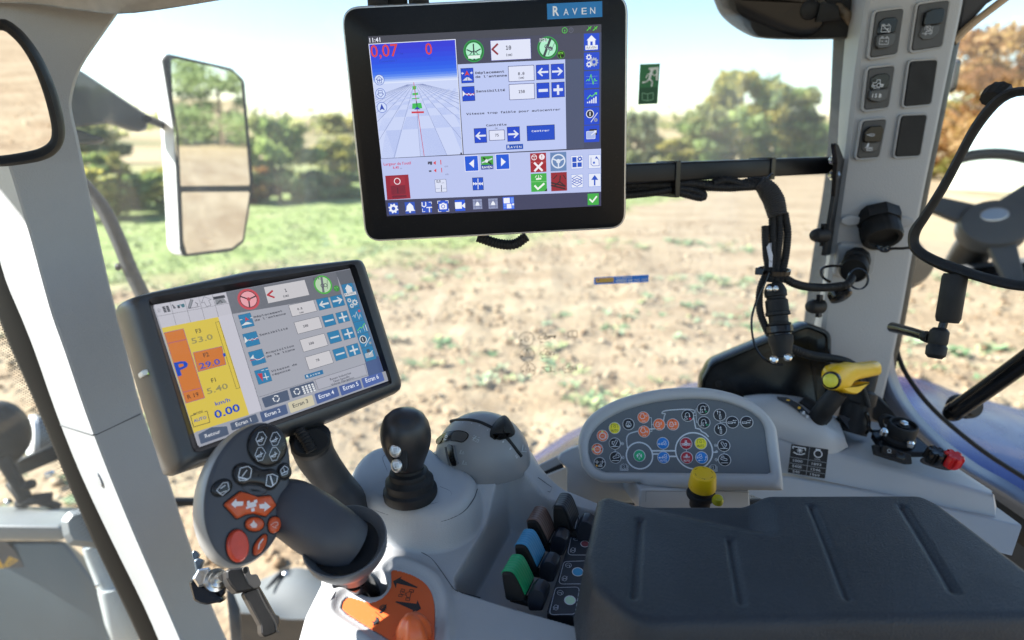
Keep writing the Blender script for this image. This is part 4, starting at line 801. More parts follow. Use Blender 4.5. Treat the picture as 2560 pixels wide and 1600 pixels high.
# rocker switches
pfr=Fr(PY(2080,300,.9845),A([1.,0,0]),A([0,0,1.]))
PLATE=mat('switch_plate',(.045,.046,.048),.45,bump=('noise',900,.1)); ROCK=mat('rocker_grey',(.06,.062,.065),.35)
def plate(pts,conv,rock=None,lab=None):
    l=rnd(pfr.uvs(conv,pts),.0045,6); rec=inset(ccw(l),-.0035)
    r=shell('switch_recess',pfr,rec,[(0,-.004),(0,.0006),(.0012,.0012),(.0030,.0008),(.0038,-.0005)],PLASTIC2,pr)
    p=shell('rocker_switch' if rock else 'blank_plate',pfr,l,[(0,-.003),(0,.0018),(.0008,.0026)],PLATE if rock else BLACKM,pr,label=lab)
    return p
def rocker(p,conv,up,lo,sym,flip):
    """upper and lower halves of a rocker, one pressed in"""
    for l,h,mm_ in ((up,.0045 if not flip else .0085,BLACKG),(lo,.0085 if not flip else .0045,ROCK)):
        shell('rocker_half',pfr,rnd(pfr.uvs(conv,l),.0035,5),[(0,.0024),(0,h-.001),(.001,h)],mm_,p)
    a=Art(pfr.moved(.0098),conv,w0=0); sym(a); a.build('symbol',p)
def bat(a,x,y,k,slash):
    W_='#c9ced6'; a.L(x,y,k,[(-1,-.55),(1,-.55),(1,.75),(-1,.75)],4,W_,True); a.L(x,y,k,[(-.7,-.6),(-.7,-.85),(-.35,-.85),(-.35,-.6)],4,W_); a.L(x,y,k,[(.35,-.6),(.35,-.85),(.7,-.85),(.7,-.6)],4,W_); a.L(x,y,k,[(-.7,.1),(-.3,.1)],4,W_); a.L(x,y,k,[(.3,.1),(.7,.1)],4,W_); a.L(x,y,k,[(.5,-.1),(.5,.3)],4,W_)
    if slash: a.L(x,y,k,[(-1,-.75),(1,.85)],5,W_)
p=plate([(1482,107),(1720,76),(1664,462),(1430,500)],N5,True,'rocker switch with battery symbols')
rocker(p,N5,[(1500,195),(1545,160),(1640,150),(1662,175),(1640,282),(1478,305)],[(1478,308),(1638,286),(1618,385),(1560,420),(1480,425),(1464,395)],lambda a:(bat(a,1572,245,38,True),bat(a,1556,352,38,False)),False)
p=plate([(1850,42),(2115,4),(2050,400),(1790,440)],N5,True,'rocker switch with crossed brake trailer symbol')
def s2(a):
    W_='#c9ced6'; a.ring(1943,242,20,4,W_); a.L(1943,242,26,[(-1,-.7),(1,.7)],4,W_); a.line([(1885,290),(1915,288),(1918,272),(1972,266),(1970,285),(1915,290)],4,W_); a.ring(1915,297,8,3,W_); a.ring(1957,291,8,3,W_); a.L(1943,242,34,[(-.95,-.4),(-1,0),(-.9,.5)],3,W_); a.L(1943,242,34,[(.95,-.4),(1,0),(.9,.5)],3,W_)
rocker(p,N5,[(1890,115),(1950,85),(2030,75),(2055,100),(2030,208),(1868,232)],[(1866,235),(2028,212),(2010,300),(1960,340),(1880,350),(1842,320)],s2,True)
p=plate([(862,362),(998,347),(965,562),(838,577)],C8,True,'rocker switch marked ISB with a tractor symbol')
def tractor(a,x,y,k,h='#c9ced6',w=3,imp=True):
    a.L(x,y,k,[(-1,.2),(-1,-.15),(-.35,-.2),(-.25,-.75),(.35,-.75),(.45,-.1)],w,h); a.L(x,y,k,[(-.7,.35),(-.2,.35)],w,h)
    c=a.uv((x,y)); q=a.sc((x,y))*k
    for (u,v,r_) in ((-.9,.38,.24),(.2,.25,.42)):
        o=ell(c[0]+u*q,c[1]-v*q,r_*q,r_*q,18); i=ell(c[0]+u*q,c[1]-v*q,r_*q-w*a.sc((x,y)),r_*q-w*a.sc((x,y)),18); a._add(np.concatenate([o,i]),[(j,(j+1)%18,18+(j+1)%18,18+j) for j in range(18)],h)
    if imp: a.L(x,y,k,[(.7,.55),(.85,.1)],w*1.4,h); a.L(x,y,k,[(.95,.55),(1.1,.1)],w*1.4,h); a.L(x,y,k,[(.4,.1),(1.15,.08)],w,h)
def s3(a): tractor(a,913,440,27); a.text(906,466,9,'AUTO','#c9ced6',bold=.02,al='c'); a.text(906,512,20,'I S B','#e4e8ee',bold=.02,al='c')
rocker(p,C8,[(868,412),(900,392),(950,384),(970,402),(957,463),(862,474)],[(861,477),(955,466),(942,525),(900,538),(860,530),(853,515)],s3,False)
p=plate([(833,638),(955,627),(915,823),(800,830)],C8,True,'rocker switch with hitch arm symbols')
def s4(a):
    W_='#c9ced6'; a.L(878,708,20,[(-.5,-.2),(.8,-.2),(.8,.25),(-.5,.25)],3,W_,True); a.L(878,708,20,[(-1.1,0),(-.5,0)],4,W_); a.L(865,785,20,[(-.5,-.2),(.9,-.2),(.9,.25),(-.5,.25)],3,W_,True); a.G(862,765,20,[(-.5,.3),(-.1,-.8),(.2,-.5),(.1,.3)],W_); a.L(865,775,20,[(-1,0),(1,0)],3,W_)
rocker(p,C8,[(830,690),(862,664),(915,660),(930,680),(915,742),(825,746)],[(824,749),(914,745),(900,790),(870,800),(830,796),(820,780)],s4,True)
plate([(1080,325),(1222,316),(1188,545),(1047,558)],C8); plate([(1035,610),(1167,604),(1130,815),(1000,822)],C8)
# things outside the rear glass at the right
ml=thing('marker_lamp','small dark lamp mounted outside the rear window beside the pillar','lamp',P(*N2(470,60),1.3))
f_=facing(*C8(1320,400),1.3); shell('lamp_body',f_,rnd(f_.uvs(C8,[(1305,312),(1345,308),(1350,330),(1325,470),(1300,487),(1278,485)]),.012),[(0,-.05),(0,-.006),(.006,0)],mat('smoked_lens',(.05,.045,.05),.2),ml)
m2=thing('marker_lamp','small dark round lamp outside just below the big socket cap','lamp',P(*N2(260,1010),1.3))
lathe('lamp_body',P(*N2(235,985),1.3),nrm([.1,-1,.1]),[(.06,-.05),(.062,0),(.05,.012)],mat('smoked_lens',(.05,.045,.05)),m2,seg=24)
gs=thing('gas_strut','thick black gas strut crossing the rear window at lower right','strut',P(*N3(950,620),1.0))
V,F=tubeVF([P(*N3(935,615),1.0),P(*N3(1200,430),.94),P(*N3(1560,170),.86)],.0138,16,smooth=False); mk('strut_tube',V,F,BLACKG,gs,at=None)
lathe('strut_mount',P(*N3(1045,575),1.05),nrm([.25,-.9,.25]),[(.025,-.02),(.0265,0),(.023,.009),(.018,.009),(.015,.014)],BLACKM,gs,seg=28,sq=.75)
lathe('strut_end',P(*N3(935,615),1.0),P(*N3(1200,430),.94)-P(*N3(935,615),1.0),[(.006,-.010),(.0115,-.008),(.0146,0),(.0146,.01)],BLACKG,gs,seg=16)
# ================================================================ STICKERS ON THE SIDE GLASS
gf=Fr(A([0,YG-.0025,EYE]),A([1.,0,0]),A([0,0,1.]))
ex=thing('exit_sign','green emergency exit sticker with a running figure high on the side window','sign',PY(*DD(1533,248),YG))
a=Art(gf,DD,w0=.0004); a.poly([(1512,152),(1559,150),(1553,245),(1507,247)],'#2f6f45'); a.poly([(1513,154),(1557,152),(1553,205),(1510,207)],'#2d7a48'); a.poly([(1510,208),(1553,206),(1551,244),(1508,246)],'#1f5a38')
a.poly([(1532,160),(1556,158),(1554,190),(1549,190),(1550,165),(1532,165)],'#dfe9df'); a.disc(1540,166,4.2,'#eef3ee'); a.line([(1538,172),(1534,186)],6,'#eef3ee'); a.line([(1534,186),(1541,193),(1539,203)],3.6,'#eef3ee'); a.line([(1534,186),(1527,193),(1518,195)],3.6,'#eef3ee'); a.line([(1538,173),(1530,176),(1526,183)],2.8,'#eef3ee'); a.line([(1539,173),(1546,179),(1550,176)],2.8,'#eef3ee')
a.line([(1517,220),(1530,222),(1530,238),(1517,236)],2,'#7fb48f',True); a.line([(1530,222),(1543,219),(1543,235),(1530,238)],2,'#7fb48f',True); a.build('printed_sheet',ex)
sv_=thing('service_sticker','blue service phone sticker with a yellow badge on the side window','sticker',PY(*C13(1010,520),YG))
a=Art(gf,C13,w0=.0004); a.poly([(778,462),(1250,438),(1248,500),(778,524)],'#2583ee'); a.poly([(790,470),(945,462),(950,470),(948,502),(945,505),(795,512)],'#ffc640',r=6); a.disc(815,486,9,'#1d5aa0'); a.text(830,492,12,'NEW HOLLAND','#1d4a86',width=110,rot=.05,bold=.02); a.line([(800,508),(940,500)],6,'#123a78'); a.text(966,473,14,'TOP SERVICE','#e8eef8',bold=.03,width=140,rot=.05); a.text(966,503,26,'00800 64 111 111','#f4f7fb',bold=.03,width=270,rot=.045); a.build('printed_sheet',sv_)
dc=thing('window_decal','thin dark etched operating symbols on the lower side window','decal',PY(*C13(380,1300),YG))
K_='#4a3c2c'; K2='#2a241c'
for i,(x,y) in enumerate(((195,993),(202,1132),(210,1262))):
    a=Art(gf,C13,w0=.0004); a.ring(x,y,66,4,K_); a.ring(x,y,22,4.5,K_); a.line([(x-8,y),(x+14,y-3)],4,K_)
    for q in ([(-46,10)],[(-46,10),(-3,-42)],[(-46,10),(-3,-40),(44,4)])[i]: a.disc(x+q[0],y+q[1],8,K2)
    a.build('dial_symbol',dc)
def trk(x,y,k,tr):
    a=Art(gf,C13,w0=.0004); a.L(x,y,k,[(-1.1,.15),(-1.05,-.25),(-.35,-.3),(-.3,-.8),(.3,-.8),(.35,-.2)],4.2,K_); a.L(x,y,k,[(-.6,.45),(.0,.4)],4,K_); a.ring(x-.9*k,y+.4*k,.3*k,4,K_); a.ring(x+.35*k,y+.2*k,.42*k,7,K2); a.L(x,y,k,[(-.8,1.15),(.9,1.1)],4,K_); a.L(x,y,k,[(-.55,1.0),(-.8,1.15),(-.55,1.3)],4,K_)
    if tr: a.L(x,y,k,[(.9,-.05),(2.4,-.12)],12,K2); a.L(x,y,k,[(1.1,0),(1.1,.35)],10,K2); a.L(x,y,k,[(2.2,0),(2.2,.3)],10,K2)
    else: a.L(x,y,k,[(1.0,.5),(1.15,.1)],10,K2); a.L(x,y,k,[(1.6,.5),(1.75,.1)],10,K2); a.L(x,y,k,[(.4,-.1),(1.8,-.2)],4,K_)
    a.build('tractor_symbol',dc)
trk(345,975,42,True); trk(360,1112,42,False); trk(555,1236,42,False)
a=Art(gf,C13,w0=.0004); a.line([(330,1238),(405,1233),(405,1275),(375,1280),(330,1238)],6,K2); a.line([(405,1270),(440,1280)],4,K_); a.build('plough_symbol',dc)
a=Art(gf,C13,w0=.0004); a.line([(552,930),(592,922),(632,925),(634,975),(592,974),(552,978)],5,K_,True); a.line([(592,922),(592,974)],4,K_); a.build('book_symbol',dc)
# ================================================================ UPPER TOUCHSCREEN
uf=rectframe(C1,[(195,222),(1617,148),(1613,1252),(315,1315)],.66)
um=thing('touchscreen_monitor','upper black touchscreen with a blue brand badge, mounted on the rail','monitor',uf.at(.12,.09))
ol=rnd(uf.uvs(C1,[(24,44),(1760,-42),(1783,-12),(1768,1392),(187,1474),(160,1455)]),[.021,.012,.012,.020,.014,.014],8)
ol=rnd(uf.uvs(C1,[(22,40),(1782,-45),(1768,1394),(178,1478)]),[.021,.020,.020,.019],9)
shell('casing',uf,ol,[(.012,-.034),(.002,-.030),(0,-.022),(0,-.003),(.0012,-.0008),(.0022,-.0006)],SILVER,um)
shell('front_glass',uf,inset(ccw(ol),.0024),[(0,-.0012),(0,-.0002),(.0008,.0002)],GLASSB,um)
V,F=boxVF(uf,.05,.20,.03,.16,-.07,-.033); mk('rear_housing',V,F,BLACKM,um,bev=(.01,3))
V,F=tubeVF([uf.at(.10,-.036,-.03),uf.at(.125,-.0455,-.03),uf.at(.145,-.047,-.03),uf.at(.16,-.038,-.03)],.0065,10,rib=(.0034,.12)); mk('cable_stub',V,F,BLACKM,um)
a=Art(uf,C1,w0=.0003); a.poly([(1285,23),(1622,7),(1623,103),(1288,119)],'#1a80c4'); a.text(1322,96,54,'R','#f3f7fb',bold=.035,width=38); 
for x,t in ((1387,'A'),(1440,'V'),(1497,'E'),(1549,'N')): a.text(x,93-(x-1387)*.046,38,t,'#eef4fa',bold=.01,width=31)
a.build('brand_badge',um)
def UIart(fr,c): return Art(fr,c,w0=.0003,dw=.000012,em=lambda h:em(h))
a=UIart(uf,C1); WH='#d3d9f4'; BL='#1546cc'; DK='#3f4254'; LT='#bcc8f2'; NV='#23253a'
a.poly([(195,222),(1617,148),(1613,1252),(315,1315)],DK); a.poly([(195,222),(1617,148),(1617,195),(201,268)],'#434450')
a.text(206,259,26,'11:41','#e9ecf8',bold=.02)
# map view
mc=[(203,272),(725,243),(771,940),(276,966)]
MU=[a.uv(p) for p in mc]
def mp(x,y): 
    t=MU[0]*(1-x)+MU[1]*x; b=MU[3]*(1-x)+MU[2]*x; return t*(1-y)+b*y
def mpoly(pts,h): a.uvp([mp(*p) for p in pts],h)
mpoly([(-.008,-.006),(1.008,-.006),(1.005,1),(-.0,1)],'#e6eafa')
sky=['#3138d6','#2f3edb','#2b47e0','#2650e4','#255ae7','#2a63ea','#3a70ec','#5585ef','#7a9ff2','#a2bbf5','#c5d4f8','#dbe4fb']
hz=.335
for i,h in enumerate(sky):
    y0=[0,.05,.09,.13,.17,.205,.235,.26,.28,.298,.312,.325][i]; mpoly([(0,y0),(1,y0),(1,hz),(0,hz)],h)
mpoly([(0,hz),(1,hz),(1,1),(0,1)],'#c9d4f6')
vx=.49
def gx(k,y): return vx+(k*.32)*(y-hz)/(1-hz)
rowy=[hz+(1-hz)*.9/(.9+k*.55) for k in range(0,14)]
for r_ in range(len(rowy)-1):
    for k in range(-14,14):
        if (k+r_)%2: continue
        q=[(gx(k+.05*r_,rowy[r_+1]),rowy[r_+1]),(gx(k+1+.05*r_,rowy[r_+1]),rowy[r_+1]),(gx(k+1,rowy[r_]),rowy[r_]),(gx(k,rowy[r_]),rowy[r_])]
        if max(p[0] for p in q)<0 or min(p[0] for p in q)>1: continue
        a.w-=a.dw; mpoly([(min(1,max(0,p[0])),p[1]) for p in q],'#b4c2ee')
for k in range(-9,10):
    y=1.0; x=gx(k*1.02-.02,1)
    if x<0: y=hz+(1-hz)*(vx/(vx-x)); x=0
    if x>1: y=hz+(1-hz)*((1-vx)/(x-vx)); x=1
    x0=gx(k*1.02-.02,hz+.02); a.uvline([mp(x0,hz+.02),mp(x,y)],.00032,'#6f7dae')
a.text(215,350,72,'0,07','#d8403c',bold=.01); a.text(547,334,68,'0','#d8403c',bold=.01); a.text(395,333,13,'ha','#2336a0'); a.text(557,363,13,'m/h','#2a3fae'); a.text(266,381,13,'Couverture 1','#2b3fb0',width=106)
for (x,y,k) in ((265,487,0),(272,571,1),(281,655,2)):
    a.disc(x,y,31,'#3a5fc0'); a.disc(x,y,28,'#cfdcfb')
    if k==0: a.L(x,y,20,[(0,-1),(1,-.1),(.6,-.1),(.6,.9),(-.6,.9),(-.6,-.1),(-1,-.1)],3,'#2d4aa8',True); a.L(x,y,20,[(0,-.3),(0,.5)],4,'#2d4aa8'); a.L(x,y,20,[(-.4,.1),(.4,.1)],4,'#2d4aa8')
    if k==1: a.L(x,y,20,[(0,1),(1,.1),(.6,.1),(.6,-.9),(-.6,-.9),(-.6,.1),(-1,.1)],3,'#2d4aa8',True); a.L(x,y,20,[(-.4,-.2),(.4,-.2)],4,'#2d4aa8')
    if k==2: a.G(x,y,22,[(0,-1),(.75,.85),(0,.4),(-.75,.85)],'#2344ad')
for q in ([(466,526),(488,523),(490,544),(468,547)],[(466,568),(500,565),(502,578),(467,581)],[(463,599),(508,596),(509,602),(464,605)],[(466,631),(520,627),(527,660),(465,664)]): a.poly(q,'#3fbb5c')
a.line([(474,503),(538,950)],3.2,'#c83048'); a.line([(491,618),(496,655)],4,NV); a.poly([(478,668),(495,650),(515,666)],'#2b3fb4'); a.poly([(461,680),(536,678),(537,689),(462,691)],'#cf3a48'); a.rect(758,930,769,941,'#3a4058')
# guidance panel
a.poly([(742,393),(1396,362),(1404,908),(779,940)],LT); a.poly([(739,242),(1509,203),(1512,357),(1396,362),(742,392)],'#43455a'); a.poly([(1396,362),(1512,357),(1512,904),(1404,908)],'#48526f'); a.poly([(1506,203),(1617,198),(1613,905),(1510,904)],'#424a68')
a.disc(840,312,63,'#2d9a4d'); a.disc(840,312,58,'#1c7a38'); a.disc(840,312,48,'#aeeccb'); a.L(840,312,48,[(-.85,-.2),(-.2,.1)],7,'#2a3a44'); a.L(840,312,48,[(.85,-.2),(.2,.1)],7,'#2a3a44'); a.L(840,312,48,[(0,-.8),(0,.45)],8,'#253038'); a.L(840,312,48,[(0,-.1),(-.55,.42)],4,'#253038'); a.L(840,312,48,[(0,-.1),(.55,.42)],4,'#253038'); a.G(840,312,48,[(-.8,.42),(.8,.42),(.8,.52),(-.8,.52)],'#3f9c66'); a.G(840,312,48,[(-.75,.5),(.75,.5),(.75,.85),(-.75,.85)],'#e3f3ec'); a.G(840,312,48,[(-.3,1.05),(0,.88),(.3,1.05)],NV)
a.rect(942,250,1188,357,'#dfe3f6',0,2,'#2d2ea8'); a.line([(984,270),(953,301),(985,330)],11,'#8c2b38'); a.text(1036,304,31,'10',NV,'mono',.02); a.text(1038,342,18,'(cm)',NV,'mono',.03)
a.disc(1290,291,63,'#2d9a4d'); a.disc(1290,291,58,'#1c7a38'); a.disc(1290,291,50,'#aeeccb'); a.L(1290,291,50,[(.35,-.95),(-.45,.85)],15,'#39444a'); a.L(1290,291,50,[(-.15,-.1),(.5,.2)],14,'#59646c'); a.L(1290,291,50,[(0,.1),(.55,.32)],8,'#9fb6b4'); a.ring(1282,284,12,4,'#3a454e'); a.ring(1306,297,12,4,'#3a454e'); a.L(1290,291,50,[(.85,-.5),(.55,.1)],3,'#39444a'); a.L(1290,291,50,[(.2,.4),(.05,.8)],3,'#39444a')
a.text(1240,257,19,'RTK','#e9ecf8',bold=.07,width=49); a.text(1241,256,17,'RTK','#3c3f52',bold=.0,width=47); a.disc(1371,334,23,'#3c8a2e'); a.disc(1371,334,20,'#10240f'); a.text(1371,331,12,'RTK','#7ee03c',bold=.03,al='c'); a.text(1371,351,12,'L','#7ee03c',bold=.03,al='c')
a.ring(1393,186,17,3.5,'#4fc24a'); a.disc(1393,186,4,'#4fc24a'); a.L(1393,186,15,[(0,0),(0,.9)],2.5,'#4fc24a'); a.ring(1432,185,14,2.5,'#6b6f86'); a.line([(1432,178),(1432,190)],2.5,'#6b6f86')
for x in (1543,1580): a.line([(x-14,187),(x+11,163)],5,'#58d03c'); a.line([(x-6,164),(x+8,178)],3,'#58d03c')
for (y0,y1) in ((207,308),(322,423),(435,535),(547,648),(657,757),(766,863)): a.rect(1511,y0,1604,y1,BL)
a.G(1556,246,28,[(0,-1),(1.05,0),(.8,0),(.8,1),(-.8,1),(-.8,0),(-1.05,0)],'#eef1fb'); a.G(1556,246,28,[(-.25,.25),(.25,.25),(.25,1),(-.25,1)],BL); a.rect(1519,279,1594,301,'#eef1fb'); a.text(1556,298,15,'RAVEN',NV,width=58,al='c')
def gear(x,y,r_,h,n=8,bg=BL):
    c=a.uv((x,y)); k=a.sc((x,y))*r_; a.uvp([c+A([math.cos(t),math.sin(t)])*k*(1 if (i//2)%2 else .76) for i,t in enumerate(np.linspace(0,2*math.pi,4*n,endpoint=False))],h); a.disc(x,y,r_*.38,bg)
gear(1571,378,27,'#a9b2c8',10); gear(1540,349,18,'#dfe4f4'); gear(1541,393,18,'#dfe4f4')
a.line([(1522,468),(1592,464)],1.5,'#7f9be0'); a.line([(1523,512),(1594,508)],1.5,'#7f9be0'); a.line([(1524,494),(1534,484),(1541,493),(1553,454),(1566,514),(1575,478),(1582,494),(1590,492)],3.5,'#5fd84e')
for i,h in enumerate((8,14,22,32,40)): a.rect(1529+i*12.5,629-h,1537+i*12.5,629,'#e4e9f8')
a.line([(1530,603),(1548,580),(1560,588),(1584,566)],4.5,'#6ae04e'); a.poly([(1574,565),(1590,562),(1588,580)],'#6ae04e')
a.disc(1547,694,24,'#eef1fb'); a.disc(1547,694,20,'#2a2d3c'); a.text(1547,706,24,'1','#eef1fb',bold=.04,al='c'); a.line([(1592,688),(1553,743)],5,'#cdd5ee'); a.disc(1582,731,11,'#8f98b8'); a.text(1582,737,12,'2','#2a2d3c',al='c')
a.rect(1543,787,1589,822,'#22263a',4); a.rect(1527,802,1577,843,'#a8b8e8',5,2.5,'#e4e9f8'); a.line([(1556,822),(1584,797)],4.5,'#eef1fb'); a.poly([(1570,795),(1587,794),(1585,812)],'#eef1fb')
def tile(x0,y0,x1,y1,h=BL): a.rect(x0,y0,x1,y1,h,0,2.5,'#1b2a58')
def arrow(x,y,k,d,h='#dfe5f6'): a.G(x,y,k,[(-1*d,0),(-.15*d,-.75),(0,-.6),(-.38*d,-.17),(1*d,-.17),(1*d,.17),(-.38*d,.17),(0,.6),(-.15*d,.75)],h)
tile(762,420,840,502); a.G(799,446,15,[(0,-1),(1,1),(0,.5),(-1,1)],'#d23a3a'); a.L(799,446,30,[(-1,0),(-.7,0)],5,'#e9ecf8'); a.L(799,446,30,[(.7,0),(1,0)],5,'#e9ecf8'); a.G(799,446,30,[(-1.15,0),(-.9,-.3),(-.9,.3)],'#e9ecf8'); a.G(799,446,30,[(1.15,0),(.9,-.3),(.9,.3)],'#e9ecf8'); a.poly([(772,492),(795,472),(810,472),(833,490)],'#cfd6ea'); a.line([(802,476),(803,490)],2.5,NV)
tile(769,531,847,612); a.poly([(772,552),(790,572),(773,590)],'#e9ecf8'); a.line([(790,577),(800,571),(810,581),(822,571),(832,579),(842,569)],5,'#c33a48'); a.line([(790,573),(800,579),(810,570),(822,581),(832,572),(842,579)],4.5,'#e9ecf8')
a.text(850,452,17,'Déplacement',NV,'mono',.03,width=176); a.text(851,476,17,"de l'antenne",NV,'mono',.03,width=192)
def box(x0,y0,x1,y1): a.rect(x0,y0,x1,y1,'#dde2f7',4,3,'#39407a')
box(1051,407,1207,489); a.text(1129,458,23,'0.0',NV,'mono',.02,al='c'); a.text(1130,480,16,'(cm)',NV,'mono',.03,al='c')
tile(1220,399,1297,482); arrow(1260,440,33,1); tile(1311,394,1388,478); arrow(1349,436,33,-1)
a.text(855,564,17,'Sensibilité',NV,'mono',.03,width=176); box(1056,517,1209,600); a.text(1132,567,23,'150',NV,'mono',.02,al='c')
tile(1223,509,1299,593); a.rect(1234,544,1291,559,'#dfe5f6'); tile(1314,505,1391,588); a.rect(1324,540,1382,554,'#dfe5f6'); a.rect(1345,518,1360,578,'#dfe5f6')
a.text(795,701,16,'Vitesse trop faible pour autocentrer',NV,'mono',.025,width=572)
a.text(978,767,15,'Contrôle',NV,'mono',.03,al='c',width=124); a.text(978,785,10,'(%)',NV,'mono',.03,al='c')
tile(843,785,919,866); arrow(882,827,32,1); a.rect(935,797,1027,850,'#dde2f7',4,3,'#39407a'); a.text(981,831,21,'75',NV,'mono',.02,al='c'); tile(1044,776,1120,857); arrow(1082,817,32,-1); tile(1164,769,1331,848,'#1149c6'); a.text(1246,802,15,'Centrer','#e6ebfa','mono',.02,al='c',width=108)
a.rect(1037,881,1141,907,'#1450b4'); a.text(1046,904,18,'R','#f0f4fc',bold=.02); a.text(1064,903,13,'A V E N','#f0f4fc',bold=.01,width=66)
# lower strip
a.poly([(276,967),(1613,905),(1613,1166),(303,1218)],'#b9c4ee')
a.text(294,1008,17,"Largeur de l'outil",'#cc4a72',bold=.02,width=166); a.text(350,1028,16,'6,40','#cc4a72',bold=.02); a.text(394,1029,11,'m','#77789a')
a.text(639,1001,28,'1','#d83a48',bold=.02); a.text(644,1049,28,'1','#d83a48',bold=.02); a.text(664,1018,13,'cm','#77789a'); a.text(668,1066,13,'cm','#77789a'); a.poly([(594,992),(610,979),(610,1004)],'#d83a48'); a.poly([(598,1038),(613,1026),(613,1050)],'#d83a48'); a.rect(561,984,588,994,'#4a4d62'); a.disc(566,996,5,'#4a4d62'); a.disc(581,997,7,'#4a4d62'); a.rect(568,1037,584,1046,'#4a4d62')
def wt(x0,y0,x1,y1,h): a.rect(x0,y0,x1,y1,h,2,4,'#dfe4f8')
wt(785,952,869,1038,'#1558d6'); a.poly([(812,996),(842,970),(842,1022)],'#eef1fb'); wt(975,942,1057,1027,'#1558d6'); a.poly([(1035,985),(1006,960),(1006,1012)],'#eef1fb')
a.rect(883,952,960,1005,'#3da03c'); a.rect(884,1005,960,1029,'#123c9c'); a.text(922,1025,15,'RAVEN','#f0f4fc',width=62,al='c',bold=.02); a.line([(900,962),(945,998)],9,'#1f2a2a'); a.line([(893,990),(950,966)],8,'#c9d6e2'); a.disc(918,980,10,'#e4ebf2')
a.poly([(303,1070),(443,1062),(457,1207),(315,1216)],'#96253a'); a.poly([(330,1078),(420,1073),(428,1180),(342,1186)],'#a02c40'); a.poly([(336,1130),(424,1126),(428,1180),(342,1186)],'#7d2338'); a.ring(376,1103,20,4.5,'#f0e6ee'); a.line([(378,1145),(380,1175)],7,'#5f2236'); a.poly([(345,1190),(432,1186),(433,1200),(346,1205)],'#6f2036')
a.rect(604,1095,677,1166,'#d9dff5',5,2,'#58608a'); a.text(614,1112,16,'0,0','#33384e',bold=.02); a.text(646,1116,9,'cm','#33384e'); a.line([(644,1128),(645,1164)],4,'#23284a'); a.line([(612,1148),(634,1147)],3,'#a0aac8'); a.line([(654,1146),(676,1145)],3,'#a0aac8')
tile(833,1084,899,1153,'#1450c8'); a.line([(866,1088),(867,1150)],4.5,'#eef1fb')
for x,d in ((843,1),(857,1),(875,-1),(889,-1)): a.G(x,1118,10,[(-.7*d,-1),(.7*d,0),(-.7*d,1)],'#eef1fb')
a.rect(1182,934,1282,1045,'#a02536'); a.line([(1184,990),(1280,985)],2,'#cc6666'); a.ring(1207,958,17,4,'#f0e8f0'); a.line([(1207,958),(1207,972)],3,'#f0e8f0'); a.line([(1194,953),(1220,953)],3,'#f0e8f0'); a.disc(1254,955,18,'#f0e8f0',8); a.text(1254,964,20,'!','#a02536',bold=.04,al='c'); a.line([(1210,993),(1255,1037)],12,'#f4f0f8'); a.line([(1255,991),(1212,1039)],12,'#f4f0f8')
a.rect(1304,929,1404,1038,'#6686b6'); a.ring(1354,981,43,8,'#d9e2f2'); a.disc(1354,981,13,'#d9e2f2'); a.line([(1354,981),(1355,1020)],8,'#d9e2f2'); a.line([(1354,981),(1318,966)],8,'#d9e2f2'); a.line([(1354,981),(1391,964)],8,'#d9e2f2')
a.rect(1432,949,1502,1024,'#e4e9f9',0,2,'#6e8fd8'); a.rect(1438,957,1464,985,'#1a4fc0'); a.rect(1439,991,1465,1017,'#1a4fc0'); a.rect(1470,989,1496,1015,'#1a4fc0'); gear(1484,967,16,'#1a4fc0',8,'#e4e9f9')
a.rect(1538,944,1610,1021,'#e4e9f9',0,2,'#6e8fd8'); a.line([(1552,960),(1552,1000),(1565,1010),(1602,1008),(1600,972),(1585,960)],3,'#1a4fc0'); a.poly([(1575,965),(1585,950),(1596,964)],'#1a4fc0'); a.disc(1570,990,7,'#4a6fd0')
a.rect(1186,1058,1285,1163,'#3fae48'); a.line([(1188,1107),(1284,1103)],2,'#9fe09f'); a.line([(1212,1131),(1230,1150),(1266,1118)],11,'#f2f8f2'); a.G(1234,1080,20,[(-.8,.2),(.8,.1),(.8,.6),(-.8,.7)],'#e4f2e4'); a.L(1234,1080,20,[(0,.2),(0,-.6)],4,'#e4f2e4'); a.L(1234,1080,20,[(-1,-.1),(-.6,-.6)],4,'#e4f2e4'); a.L(1234,1080,20,[(1,-.1),(.6,-.6)],4,'#e4f2e4'); a.poly([(1268,1163),(1286,1145),(1286,1163)],'#1b3a22')
a.rect(1308,1051,1407,1159,'#932434'); a.line([(1366,1070),(1362,1105),(1330,1130)],7,'#33262e'); a.line([(1362,1105),(1392,1130)],7,'#33262e'); a.line([(1312,1112),(1394,1132)],9,'#33262e'); a.line([(1312,1128),(1392,1148)],9,'#33262e'); a.line([(1325,1088),(1345,1066)],5,'#33262e'); a.line([(1398,1088),(1384,1066)],5,'#33262e')
a.rect(1433,1064,1502,1138,'#e4e9f9',0,2,'#6e8fd8')
for y in (1085,1101,1117): a.L(1467,y,30,[(0,-.55),(1,0),(0,.55),(-1,0)],3.5,'#1a4fc0',True)
a.rect(1538,1058,1610,1132,'#e4e9f9',0,2,'#6e8fd8'); a.line([(1574,1125),(1574,1085)],9,'#1a4fc0'); a.poly([(1574,1064),(1596,1094),(1553,1094)],'#1a4fc0')
a.poly([(303,1218),(1613,1166),(1613,1252),(314,1315)],'#3d4160')
